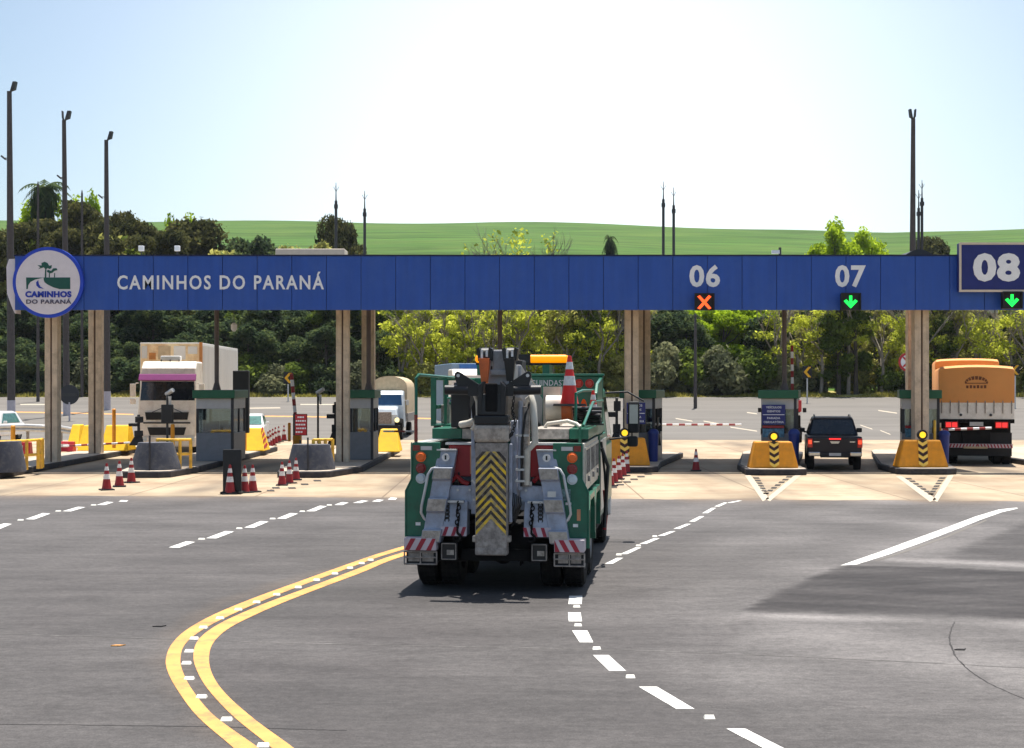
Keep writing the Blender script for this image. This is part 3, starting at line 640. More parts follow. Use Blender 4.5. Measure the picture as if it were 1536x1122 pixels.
# crash barriers at the island noses
def barrier(X, Y, wb, wt, h, mat, label, chev=True, d0=0.75, slope=0.12, group='crash blocks at the island noses', z0=0.2, lamp=True):
    t = thing('crash_barrier', label, 'crash barrier', (X, Y, z0), 0, group)
    b = MB(); b.frus((-wb/2, wb/2, 0, d0), 0, (-wt/2, wt/2, slope, d0-0.1), h); b.build('block', mat, t, bevel=0.05)
    if chev:
        yv = lambda z: slope*z/h-0.004
        c = MB(); n = 4; hh = h/n
        dk = MB()
        for i in range(n):
            zc = 0.02+i*hh
            for mb, o0, o1 in ((c, 0.0, 0.48), (dk, 0.5, 0.98)):
                a0, a1 = zc+o0*hh, min(zc+o1*hh, h-0.02)
                for s in (-1, 1):
                    vs = [(0, yv(a0), a0), (0, yv(a1), a1), (0.155*s, yv(a1)-0.002, min(a1+0.1, h)), (0.155*s, yv(a0)-0.002, min(a0+0.1, h))]
                    mb.add(vs, [(0, 1, 2, 3)])
        c.build('chevron_stripes', m['chevlight'], t); dk.build('chevron_stripes', m['chevdark'], t)
    if lamp:
        l = MB(); l.cyl((0, slope-0.02, h+0.17), (0, slope+0.10, h+0.17), 0.17, n=20); l.box(-0.05, 0.05, slope, slope+0.08, h-0.05, h+0.05); ho = l.build('lamp_housing', m['blackmatt'], t)
        MB().cyl((0, slope-0.03, h+0.17), (0, slope-0.021, h+0.17), 0.105, n=20).build('lamp', m['lampyellow'], ho)
    return t
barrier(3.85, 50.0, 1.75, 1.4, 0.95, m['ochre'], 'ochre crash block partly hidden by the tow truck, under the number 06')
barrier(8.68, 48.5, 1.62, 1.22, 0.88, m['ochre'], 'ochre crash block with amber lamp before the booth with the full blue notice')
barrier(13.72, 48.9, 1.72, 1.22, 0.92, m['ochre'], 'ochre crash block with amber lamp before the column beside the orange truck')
def conical(px, py_base, wpx, tpx, hpx, label, Y):
    X = (px-CX)*Y/F; s = Y/F; t = thing('crash_barrier', label, 'crash barrier', (X, Y, 0.2), 0, 'grey crash blocks of the oncoming lanes')
    wb, wt, h = wpx*s, tpx*s, hpx*s
    b = MB(); n = 28
    def ring(w, z, d): return [(w/2*math.cos(a)*1.0, d/2+d/2*math.sin(a), z) for a in [2*math.pi*i/n for i in range(n)]]
    vs = ring(wb, 0, 1.5)+ring(wb*0.985, 0.12, 1.5)+[(x, y*0.75+0.2, z) for x, y, z in ring(wt, h, 1.5)]
    b.add(vs, [(r*n+j, r*n+(j+1) % n, (r+1)*n+(j+1) % n, (r+1)*n+j) for r in range(2) for j in range(n)]+[tuple(range(3*n-1, 2*n-1, -1))])
    b.build('block', m['slate'], t, smooth=True)
    MB().box(-0.025, 0.025, -0.06, 0.0, -0.15, h+0.25).build('conduit', m['boothdark'], t)
    return t
conical(-4, 0, 60, 44, 46, 'grey rounded crash block cut off by the left edge of the photo', 46.0)
conical(225, 708, 76, 52, 41, 'grey rounded crash block in front of the pink-visored white truck', 47.2)
conical(462, 706, 74, 57, 38, 'grey rounded crash block with a red sign standing behind it', 47.2)
barrier(-1.1, 48.2, 1.6, 1.2, 0.9, m['slate'], 'grey crash block hidden behind the tow truck', False, lamp=False)
# sunlit yellow blocks at the far ends of the left islands
def farblock(px, Y, wpx, tpx, hpx, label, stripe=False):
    X = (px-CX)*Y/F; s = Y/F; wb, wt, h = wpx*s, tpx*s, hpx*s
    t = thing('crash_barrier', label, 'crash barrier', (X, Y, 0.2), 0, 'yellow blocks at the far island ends')
    MB().frus((-wb/2, wb/2, 0, 1.5), 0, (-wt/2, wt/2, 0.62, 1.2), h).build('block', m['yellow'], t, bevel=0.04)
    if stripe:
        q = MB(); 
        for i in range(4):
            z = 0.1+i*h*0.24; f = lambda zz: wb/2-(wb-wt)/2*zz/h+0.006
            q.add([(f(z), 0.55*z/h, z), (f(z), 0.9, z+0.12), (f(z+0.12), 0.9, z+0.24), (f(z+0.12), 0.55*(z+.12)/h, z+0.12)], [(0, 1, 2, 3)])
        q.build('stripes', m['signred'], t)
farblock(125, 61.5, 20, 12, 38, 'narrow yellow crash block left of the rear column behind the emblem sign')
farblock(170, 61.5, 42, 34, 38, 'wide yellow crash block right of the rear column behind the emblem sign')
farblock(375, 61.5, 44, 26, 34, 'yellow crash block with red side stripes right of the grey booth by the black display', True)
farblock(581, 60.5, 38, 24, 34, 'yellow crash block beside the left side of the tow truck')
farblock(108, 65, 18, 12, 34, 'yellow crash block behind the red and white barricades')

# ================================================================== BOOTHS
def booth(px, Y, wpx, label, mast=None, w=None, d=2.2, zroof=2.78, sign=False):
    X = (px-CX)*Y/F; w = wpx*Y/F; t = thing('toll_booth', label, 'toll booth', (X, Y, 0.206), -R(13) if px > 900 else 0, 'toll booths on the islands')
    h = zroof-0.206; a = w/2
    lo = MB(); lo.box(-a, a, 0, d, 0, 1.02); lo.build('lower_wall', m['boothgrey'], t, bevel=0.015)
    up = MB(); up.box(-a, a, 0, d, h-0.68, h-0.3); up.build('upper_wall', m['boothlight'], t, bevel=0.015)
    for sx in (-a, a-0.09):
        for sy in (0, d-0.09, d*0.5): MB().box(sx+(0.002 if sx < 0 else -0.002), sx+0.09, sy-0.003, sy+0.09, 1.02, h-0.68).build('window_post', m['boothdark'], t)
    MB().box(a-0.085, a+0.012, -0.012, 0.08, 0.0, h-0.3).build('corner_post', m['boothdark'], t)
    g = MB(); g.box(-a+0.09, a-0.09, 0.03, 0.04, 1.02, h-0.68); g.box(-a+0.09, a-0.09, d-0.04, d-0.03, 1.02, h-0.68); g.box(-a+0.03, -a+0.04, 0.09, d-0.09, 1.02, h-0.68); g.box(a-0.04, a-0.03, 0.09, d-0.09, 1.02, h-0.68)
    g.build('window', m['glass'], t)
    i = MB(); i.box(-a+0.15, a-0.15, d*0.45, d*0.45+0.5, 0.9, 1.08); i.box(-a+0.25, -a+0.6, d*0.5, d*0.5+0.08, 1.12, 1.42); i.box(-0.06, 0.06, d*0.55, d*0.6, 1.05, 1.2); i.build('desk', m['boothdark'], t)
    r = MB(); r.box(-a-0.10, a+0.08, -0.18, d+0.15, h-0.3, h); r.build('roof', m['boothgreen'], t, bevel=0.02)
    if mast is not None:
        mx = (mast-CX)*(Y+1.0)/F-X
        q = MB(); q.tube([(mx, 1.0, h), (mx, 1.0, h+0.28)], [0.16, 0.085], 12); q.tube([(mx, 1.0, h+0.28), (mx, 1.0, 6.03)], 0.085, 12); q.build('conduit_mast', m['mast'], t, smooth=True)
    return t, X, a
booth(322, 53.0, 56, 'grey toll booth with see-through windows right of the pink-visored truck', 325, d=2.4)
booth(542, 54.0, 35, 'narrow grey toll booth with dark window behind the column left of the tow truck', 553)
booth(744, 54.0, 50, 'toll booth hidden behind the boom of the tow truck', 750)
booth(958, 53.2, 48, 'green-roofed toll booth behind the weathered column right of the tow truck', None)
bt, BX, ba = booth(1168, 52.2, 52, 'green-roofed toll booth carrying the full blue notice left of the pickup', 1167)
booth(1381, 52.4, 54, 'green-roofed toll booth behind the column beside the orange truck', None)
# dark window posters etc
def notice(px0, px1, py0, py1, Y, label, lines, group='blue notices on the toll booths'):
    t = thing('notice_board', label, 'notice board', (fx((px0+px1)/2, Y), Y, fz((py0+py1)/2, Y)), 0, group)
    w = fx(px1, Y)-fx(px0, Y); h = fz(py0, Y)-fz(py1, Y)
    MB().box(-w/2, w/2, 0, 0.035, -h/2, h/2).build('board', m['signblue'], t)
    zz = h/2
    for s, cap, wf, dy in lines:
        zz -= dy*h
        if s is None: MB().box(-w*0.46, w*0.46, -0.012, -0.004, zz-0.012, zz+0.012).build('rule', m['letter'], t)
        else: text('lettering', s, cap*h, wf*w, m['letter'], t, (0, -0.008, zz), bold=0.015, depth=0.008)
nl = [('VEÍCULOS', 0.10, 0.66, 0.13), ('ISENTOS', 0.10, 0.56, 0.20), (None, 0, 0, 0.17), ('PARADA', 0.10, 0.56, 0.17), ('OBRIGATÓRIA', 0.10, 0.86, 0.20)]
notice(1143, 1178, 607, 637, 52.0, 'blue notice with four lines of white lettering on the booth left of the pickup', nl)
notice(940, 968, 604, 636, 51.9, 'blue notice with white lettering half hidden right of the tow truck', nl)
notice(1357, 1365, 600, 612, 52.1, 'tiny pale blue notice on the window left of the column by the orange truck', [('R$', 0.5, 0.7, 0.5)], None) if False else None
# poster band under the notices
for (X0, X1, Y) in ((1144, 1176, 52.0), (1358, 1372, 52.2)):
    tag(MB().box(fx(X0, Y), fx(X1, Y), Y, Y+0.03, fz(656, Y), fz(643, Y)).build('poster', M('poster_print', (0.05, 0.16, 0.25), 0.5, var=0.6, scale=9)), 'blue green poster under the %s' % ('full blue notice' if X0 < 1200 else 'window of the booth by the orange truck'), 'poster')
    tag(MB().box(fx(X0, Y), fx(X1, Y), Y, Y+0.03, fz(642, Y), fz(638.5, Y)).build('poster', m['red']), 'narrow dark red strip poster under the %s' % ('full blue notice' if X0 < 1200 else 'window of the booth by the orange truck'), 'poster')

# ================================================================== CONES
def conemesh(h):
    k = h/0.75; A = lambda r, z: (r*k, z*k)
    base = MB(); base.frus((-0.19*k, 0.19*k, -0.19*k, 0.19*k), 0, (-0.18*k, 0.18*k, -0.18*k, 0.18*k), 0.035*k)
    rad = lambda z: 0.135-(z-0.035)*(0.135-0.028)/0.715
    seg = lambda z0, z1: [A(rad(z0)*1.0, z0), A(rad(z1), z1)]
    body = MB(); body.lathe([A(0.14, 0.034), A(rad(0.10), 0.10), A(rad(0.75), 0.75), A(rad(0.75)*0.6, 0.752)], 20)
    bd = [MB().lathe([A(rad(z0)+0.004, z0), A(rad(z1)+0.004, z1)], 20).mesh('reflective_band', m['conewhite'], True) for z0, z1 in ((0.31, 0.45), (0.55, 0.66))]
    return base.mesh('base', m['blackmatt']), body.mesh('body', m['conered'], True), bd[0], bd[1]
CM = conemesh(0.75)
def cone(loc, label, group=None, s=1.0, rz=0.0, mt=None):
    t = thing('traffic_cone', label, 'traffic cone', loc, rz, group); t.scale = (s, s, s)
    for nm, me in zip(('base', 'body', 'reflective_band', 'reflective_band'), CM):
        o = bpy.data.objects.new(nm, me.copy() if mt and nm == 'body' else me); COL.objects.link(o); o.parent = t
        if mt and nm == 'body': o.data.materials[0] = mt
    return t
def gcone(px, py, label, group, s=1.0): return cone(ground(px, py), label, group, s, random.uniform(0, 1.5))
G1 = 'cones in front of the pink-visored truck'
gcone(160, 735, 'leftmost of the three cones by the grey block facing the pink-visored truck', G1)
gcone(179, 730, 'middle one of the three cones by the grey block facing the pink-visored truck', G1)
gcone(197, 724, 'rightmost of the three cones by the grey block facing the pink-visored truck', G1)
G2 = 'cones around the black board'
gcone(345, 741, 'red cone standing right in front of the black board', G2, 1.05)
gcone(367, 739, 'red cone just right of the black board', G2); gcone(379, 738, 'red cone second to the right of the black board', G2)
G3 = 'cones by the grey block with the red sign'
gcone(423, 728, 'nearest of three cones beside the grey block with the red sign', G3, 0.92); gcone(434, 725, 'middle of three cones beside the grey block with the red sign', G3, 0.92); gcone(444, 720, 'farthest of three cones, touching the grey block with the red sign', G3, 0.92)
for i, (px, py) in enumerate(((402, 674), (405, 671), (409, 668), (413, 665), (418, 663), (426, 661))):
    gcone(px, py, 'cone in the short receding row behind the oncoming lane, beyond the red sign', 'row of cones beyond the red sign', 1.1)
for i, (px, py) in enumerate(((915, 729), (921, 724), (928, 719), (934, 714), (940, 709))):
    gcone(px, py, 'cone of the row along the island right of the tow truck', 'row of cones right of the tow truck', 0.98)
gcone(1044, 706, 'single cone closing the lane under the 06 sign', None)

# ================================================================== SMALL THINGS OF THE PLAZA
# black board on the ground
p = ground(347, 741); t = thing('portable_board', 'black rectangular board standing on the road behind a cone', 'board', p)
MB().box(-0.25, 0.25, 0.1, 0.16, 0.06, 1.20).build('panel', m['black'], t, bevel=0.01)
b = MB(); b.box(-0.28, 0.28, -0.12, 0.42, 0.0, 0.06); b.box(-0.03, 0.03, 0.165, 0.2, 0.05, 1.1); b.build('stand', m['blackmatt'], t)
def fence(pts, label, h=0.95, mat=None, z=0.2, posts=1):
    t = thing('handrail', label, 'handrail', (pts[0][0], pts[0][1], z), 0, 'yellow handrails on the islands')
    x0, y0 = pts[0]; r = MB(); 
    for zz in (h, h*0.5): r.tube([(x-x0, y-y0, zz) for x, y in pts], 0.045, 8)
    r.build('rail', mat or m['railyellow'], t, smooth=True)
    for (x, y) in pts:
        q = MB(); q.tube([(x-x0, y-y0, 0), (x-x0, y-y0, h+0.02)], 0.055, 8); q.build('post', mat or m['railyellow'], t, smooth=True)
    return t
fence([(fx(-20, 46), 46), (fx(16, 46.9), 46.9), (fx(40, 47.6), 47.6), (fx(62, 48.4), 48.4)], 'yellow handrail in front of the guardrail at the left edge')
fence([(fx(57, 48.2), 48.2), (fx(64, 49), 49)], 'short yellow handrail beside the column under the emblem sign')
fence([(fx(236, 48.6), 48.6), (fx(259, 48.2), 48.2), (fx(270, 48.3), 48.3), (fx(286, 48.6), 48.6)], 'yellow handrail in front of the pink-visored truck')
fence([(fx(470, 48.3), 48.3), (fx(479, 48.4), 48.4), (fx(488, 48.5), 48.5), (fx(499, 48.6), 48.6)], 'pale yellow handrail left of the column beside the narrow booth')
def post(px, py0, py1, Y, r, mat, label, name='bollard', cat='post', grp=None):
    X = fx(px, Y); o = MB().tube([(0, 0, 0), (0, 0, fz(py0, Y)-fz(py1, Y)-0.03), (0, 0, fz(py0, Y)-fz(py1, Y))], [r, r, r*0.6], 14).build(name, mat, smooth=True)
    o.location = (X, Y, fz(py1, Y)); tag(o, label, cat, grp); return o
GP = 'orange posts on the left islands'
post(19.5, 638, 702, 48.5, 0.075, m['postorange'], 'thick orange post behind the handrail near the left edge', grp=GP)
post(171, 613, 672, 60.5, 0.075, m['postorange'], 'tall orange post in front of the wide yellow block', grp=GP)
post(367, 610, 675, 60.6, 0.08, m['postorange'], 'tall orange post beside the grey booth and yellow block', grp=GP)
post(259, 636, 694, 51.2, 0.07, m['postorange'], 'orange post in front of the white truck grille', grp=GP)
post(434, 634, 662, 58, 0.06, m['postorange'], 'short orange post left of the red sign', grp=GP)
post(1402, 630, 664, 52.0, 0.05, m['railyellow'], 'yellow post between the column and the orange truck', grp=None)
# cctv / signal posts
def camera_post(px, py0, py1, Y, label, box=None, head=(10, 0)):
    X = fx(px, Y); z0 = fz(py1, Y); h = fz(py0, Y)-z0
    t = thing('camera_post', label, 'camera post', (X, Y, z0), 0, 'camera posts by the left lanes')
    MB().tube([(0, 0, 0), (0, 0, h)], 0.04, 10).build('post', m['rod'], t, smooth=True)
    c = MB(); c.tube([(-0.05, 0.1, h+0.02), (0.22, -0.12, h+0.16)], 0.075, 12); c.box(-0.03, 0.03, -0.03, 0.03, h-0.12, h+0.04); c.build('camera', m['galv'], t, smooth=True)
    MB().tube([(0.08, 0, h-0.05), (0.10, 0, h-0.42)], [0.06, 0.035], 8).build('lamp', m['galv'], t)
    if box:
        MB().box(-box[0]/2, box[0]/2, -0.12, 0.12, box[1], box[2]).build('control_box', m['black'], t, bevel=0.02)
camera_post(251, 592, 690, 50.3, 'camera post with black box in front of the white truck windscreen', (0.38, 1.25, 1.9))
camera_post(477, 590, 665, 56, 'thin camera post left of the tall column by the narrow booth')
def sigpost(px, py0, py1, Y, label, grp='black signal posts'):
    X = fx(px, Y); z0 = fz(py1, Y); h = fz(py0, Y)-z0
    t = thing('signal_post', label, 'signal post', (X, Y, z0), 0, grp)
    MB().tube([(0, 0, 0), (0, 0, h)], 0.05, 8).build('post', m['black'], t)
    MB().box(-0.13, 0.13, -0.1, 0.1, h*0.30, h*0.48).build('control_box', m['blackmatt'], t, bevel=0.02); MB().box(-0.32, 0.02, -0.12, 0.05, h*0.62, h*0.72).build('camera', m['blackmatt'], t, bevel=0.02); MB().box(-0.10, 0.14, -0.1, 0.1, h*0.74, h*0.94).build('signal_head', m['blackmatt'], t, bevel=0.02); MB().frus((-0.3, 0.15, -0.15, 0.15), 0, (-0.12, 0.1, -0.1, 0.1), h*0.3).build('base', m['blackmatt'], t, bevel=0.02)
sigpost(503, 603, 668, 55.5, 'black signal post left of the tall column by the narrow booth')
sigpost(208, 622, 668, 49.3, 'black signal post on the grey block before the pink-visored truck')
sigpost(925, 597, 672, 52.3, 'black signal post half hidden right of the tow truck')
sigpost(985, 610, 668, 54, 'black signal post right of the booth by the weathered column')
# red notice
Y = 49.5; t = thing('red_sign', 'small red sign with white lines on a black post behind the grey block', 'sign', (fx(450, Y), Y, 0.2))
b = MB(); b.box(-0.24, 0.24, 0, 0.05, 1.05, 1.78); b.box(-0.03, 0.03, 0.02, 0.07, -0.0, 0.9); b.build('board', m['black'], t)
MB().box(-0.16, 0.22, -0.012, -0.002, 1.07, 1.76).build('face', m['signred'], t)
w = MB()
for i, (a, c) in enumerate(((-0.08, 0.16), (-0.14, 0.2), (-0.14, 0.18), (-0.12, 0.2), (-0.14, 0.1))):
    z = 1.67-i*0.125
    x = a
    while x < c-0.03: ww = random.uniform(0.04, 0.09); w.box(x, min(x+ww, c), -0.022, -0.013, z-0.026, z+0.026); x += ww+0.018
w.build('lettering', m['letter'], t)
Y = 60; t = thing('display_panel', 'tall black display panel rising behind the grey booth', 'display panel', (fx(361, Y), Y, 0.2))
MB().box(-0.33, 0.33, 0, 0.25, 0.8, fz(556, Y)-0.2).build('panel', m['black'], t, bevel=0.03)
MB().box(-0.12, 0.12, 0.03, 0.2, 0, 0.8).build('post', m['blackmatt'], t)
# boom barriers
def boom(base, tip, label, cab_h=1.0, n=8, r=0.045, cab=True):
    base, tip = Vector(base), Vector(tip)
    t = thing('boom_gate', label, 'boom gate', (base.x, base.y, 0.2 if base.y < 80 else H(base.y)))
    o = Vector(t.location)
    if cab: MB().box(-0.16, 0.16, -0.16, 0.16, 0, base.z-o.z+0.1).build('cabinet', m['ochre'], t, bevel=0.03)
    w = MB(); w.tube([base.lerp(tip, i/n)-o for i in range(n+1)], r, 10)
    w.mi = [(k//10) % 2 if k < n*10 else 0 for k in range(len(w.f))]
    w.build('arm', [m['letter'], m['conered']], t)
boom(at(1189, 672-20, 56), at(1188, 518, 56), 'raised red and white boom right of the booth with the full notice', n=14, r=0.055)
boom(at(446, 657, 58), at(437, 560, 58), 'raised red and white boom behind the red sign', n=10, r=0.07)
boom(at(1404, 645, 53), at(1487, 642, 53), 'lowered white and red boom across the back of the orange truck', n=9)
boom(at(990, 637, 68), at(1112, 637, 68), 'lowered white and red boom far beyond the lane under the 06 sign', n=13, cab=False)
boom(at(95, 669, 59.5), at(195, 664, 59.5), 'pale boom across the lane in front of the yellow blocks', n=11, r=0.04, cab=False)
boom(at(575, 647, 57), at(624, 647, 57), 'thin pale boom just left of the tow truck', n=3, r=0.035, cab=False)
# bins
def binn(px, py0, py1, Y, label):
    X = fx(px, Y); z0 = 0.2; h = fz(py0, Y)-z0
    t = thing('bin', label, 'bin', (X, Y, z0), 0, 'blue bins beside the right booths')
    MB().lathe([(0.16, 0), (0.19, h*0.82), (0.195, h*0.84)], 18).build('body', m['binblue'], t, smooth=True)
    MB().lathe([(0.21, h*0.84), (0.205, h*0.90), (0.13, h*0.98), (0.02, h)], 18).build('lid', m['binblue'], t, smooth=True)
binn(980, 643, 690, 52.9, 'blue bin right of the booth by the weathered column')
binn(1191, 643, 690, 51.6, 'blue bin between the booth with the full notice and the pickup')
binn(1416, 645, 690, 52.0, 'blue bin between the rightmost booth and the orange truck')
# barricades on the left and guardrail
def barricade(px0, px1, py0, py1, Y, label):
    X0, X1 = fx(px0, Y), fx(px1, Y); h = fz(py0, Y)-fz(py1, Y)
    t = thing('barricade', label, 'barricade', ((X0+X1)/2, Y, 0.206), 0, 'red and white barricades on the left')
    w = X1-X0; b = MB(); b.prism([(-0.28, 0), (0.28, 0), (0.2, 0.2), (0.1, h), (-0.1, h), (-0.2, 0.2)], -w/2, w/2, 'x'); b.build('block', m['signred'], t, bevel=0.03)
    q = MB(); q.box(-w*0.2, w*0.2, -0.235, -0.1, h*0.45, h*0.75); q.build('panel', m['conewhite'], t)
barricade(12, 47, 663, 684, 57, 'long red barricade behind the yellow handrail at the left edge')
barricade(86, 112, 663, 678, 61, 'short red barricade between the column and the yellow block')
t = thing('guardrail', 'galvanised guardrail bending behind the column at the left edge', 'guardrail', (0, 0, 0))
gp_ = [(-60, 640, 70), (0, 640, 70), (40, 639, 70), (62, 640, 70), (90, 641, 71), (112, 645, 73), (120, 648, 74)]
r = MB()
for (dz, th) in ((0, 0.1), (-0.17, 0.08)): r.tube([at(a, b_, c)+Vector((0, 0, dz)) for a, b_, c in gp_], th, 8)
r.build('rail', m['galv'], t, smooth=True)
for a, b_, c in gp_[:-1:2]:
    q = at(a, b_, c); MB().box(q.x-0.06, q.x+0.06, q.y+0.12, q.y+0.22, 0, q.z).build('post', m['dirtysteel'], t)
# portal far poles ---------------------------------------------------
def flood(px, pyt, Y, rb, label, heads, lean=0.0, white=True, brk=None):
    z0 = H(Y); X = fx(px, Y); h = fz(pyt, Y)-z0
    t = thing('light_mast', label, 'light mast', (X, Y, z0), 0, 'tall dark light masts')
    MB().tube([(0, 0, 0), (lean*h*0.5, 0, h*0.5), (lean*h, 0, h)], [rb, rb*0.88, rb*0.6], 14).build('pole', m['pole'], t, smooth=True)
    if white: MB().tube([(0, 0, 0), (lean*1.3, 0, 1.4)], rb+0.012, 14).build('painted_base', m['polewhite'], t, smooth=True)
    for s in heads:
        q = MB(); x0 = lean*h; q.tube([(x0, 0, h-0.15), (x0+0.25*s, -0.1, h+0.15)], 0.07, 8); q.prism([(x0+0.12*s, h), (x0+0.42*s, h+0.1), (x0+0.52*s, h+0.62), (x0+0.30*s, h+0.62)], -0.25, 0.12)
        q.build('floodlight', m['rod'], t)
    if brk:
        zz = fz(brk, Y)-z0; q = MB(); q.tube([(0, 0, zz), (-0.45, 0, zz+0.05)], 0.03, 6); q.prism([(-0.62, zz+0.22), (-0.40, zz+0.02), (-0.32, zz-0.1), (-0.42, zz-0.08), (-0.68, zz+0.14)], -0.15, 0.15); q.build('bracket_lamp', m['rod'], t)
flood(17, 137, 98, 0.26, 'tallest dark light mast nearest the left edge', (1,), -0.006, brk=238)
flood(100, 180, 104, 0.235, 'dark light mast rising right above the round emblem sign', (-0.2, 1), -0.009, brk=267)
flood(161, 210, 110, 0.24, 'dark light mast right of the emblem sign, lowest of the left three', (1,), -0.004, brk=296)
flood(1368, 178, 100, 0.235, 'lone dark light mast above the right end of the canopy', (-0.6, 0.3), 0.004, False)
# thin wooden poles behind the canopy
for px, pyt, Y, lab in ((57, 272, 120, 'thin dark pole between two light masts at the left'), (123, 285, 126, 'thin dark pole just right of the second light mast'), (1043, 470, 112, 'thin pale pole before the lime tree')):
    X = fx(px, Y); h = fz(pyt, Y)-H(Y)
    o = MB().tube([(0, 0, 0), (0, 0, h*0.98), (0, 0, h)], [0.14, 0.09, 0.03], 8).build('utility_pole', m['pole'], smooth=True); o.location = (X, Y, H(Y)); tag(o, lab, 'pole')
# chevron curve signs and round signs
def chevsign(px, py, Y, label, s=0.6):
    z0 = H(Y); X = fx(px, Y); zc = fz(py, Y)
    t = thing('curve_sign', label, 'curve sign', (X, Y, z0), 0, 'curve warning signs at the far road edge')
    MB().box(-0.05, 0.05, 0.03, 0.1, 0, zc-z0).build('post', m['galv'], t)
    a, b_ = s*0.72, s*0.95
    MB().box(-a, a, 0, 0.03, zc-z0-b_, zc-z0+b_).build('board', m['blackmatt'], t)
    k = zc-z0; MB().prism([(a*0.2, k+b_*0.85), (a*0.85, k+b_*0.85), (-a*0.1, k), (a*0.85, k-b_*0.85), (a*0.2, k-b_*0.85), (-a*0.8, k)], -0.012, -0.002).build('arrow', m['chevsign'], t)
chevsign(432, 567, 120, 'black and yellow left arrow board behind the raised boom by the red sign', 0.52); chevsign(1211, 558, 118, 'black and yellow left arrow board right of the raised boom', 0.52); chevsign(1523, 555, 112, 'black and yellow left arrow board above the right side of the orange truck', 0.45)
Y = 98; t = thing('round_sign', 'back of a dark round sign hanging on the second light mast', 'round sign', (fx(104, Y), Y, fz(592, Y)))
tt = disc(0.66, 0, 0.04, 28).build('plate', m['boothdark'], t); MB().box(-0.5, 0.5, -0.05, -0.01, -0.1, 0.1).build('bracket', m['rod'], t); MB().box(-0.05, 0.05, -0.012, 0.10, -(fz(592, Y)-H(Y)), -0.5).build('post', m['polewhite'], t)
Y = 95; t = thing('round_sign', 'red and white round prohibition sign left of the right column', 'round sign', (fx(1362, Y), Y, fz(543, Y)))
disc(0.62, 0, 0.03, 32).build('rim', m['signred'], t); disc(0.47, -0.012, -0.002, 32).build('face', m['letter'], t)
q = MB(); q.prism([(-0.36, 0.28), (-0.28, 0.36), (0.36, -0.28), (0.28, -0.36)], -0.024, -0.014); q.prism([(0.36, 0.28), (0.28, 0.36), (-0.36, -0.28), (-0.28, -0.36)], -0.027, -0.014); q.build('symbol', m['signred'], t)
MB().box(-0.13, 0.13, 0.03, 0.14, -(fz(543, Y)-H(Y)), -0.4).build('post', m['letter'], t)
# floodlight boxes on the roof edge and house
for px, lab in ((212, 'left one of two small white lamps above the canopy'), (266, 'right one of two small white lamps above the canopy')):
    Y = 60.2; t = thing('roof_lamp', lab, 'lamp', (fx(px, Y), Y, 6.75))
    z = fz(373, Y)-6.75; MB().box(-0.11, 0.11, -0.08, 0.08, z-0.10, z+0.12).build('head', m['letter'], t, bevel=0.02); MB().tube([(0, 0, 0), (0, 0, z-0.14)], 0.03, 8).build('stem', m['rod'], t)
# small white camera on roof at 1166
Y = 52.5; t = thing('roof_camera', 'small camera perched on the canopy between numbers 06 and 07', 'camera', (fx(1167, Y), Y, 6.75))
z = fz(378, Y)-6.75; MB().box(-0.22, 0.05, -0.08, 0.08, z-0.06, z+0.06).build('body', m['letter'], t); MB().tube([(0.07, 0, 0), (0.07, 0, z+0.16)], 0.05, 8).build('stem', m['rod'], t)
Y = 150; t = thing('house', 'pale roofed house glimpsed among trees at the right edge', 'house', (fx(1490, Y), Y, H(Y)))
MB().box(-1.6, 1.6, 0, 4, 0, fz(470, Y)-H(Y)).build('wall', m['house'], t); k = fz(470, Y)-H(Y)
MB().prism([(-2.0, k), (2.0, k), (1.2, k+0.9), (-1.2, k+0.9)], -0.3, 4.3).build('roof', m['white'], t)

Y = 55; t = thing('hanging_lamp', 'small pale lamp hanging under the canopy beside the mast of the grey booth', 'lamp', (fx(351, Y), Y, fz(497, Y)))
MB().lathe([(0.05, 0), (0.11, 0.08), (0.12, 0.24), (0.05, 0.32)], 14).build('globe', m['letter'], t, smooth=True); MB().tube([(0, 0, 0.32), (0, 0, 6.25-fz(497, Y))], 0.015, 6).build('cord', m['rod'], t)
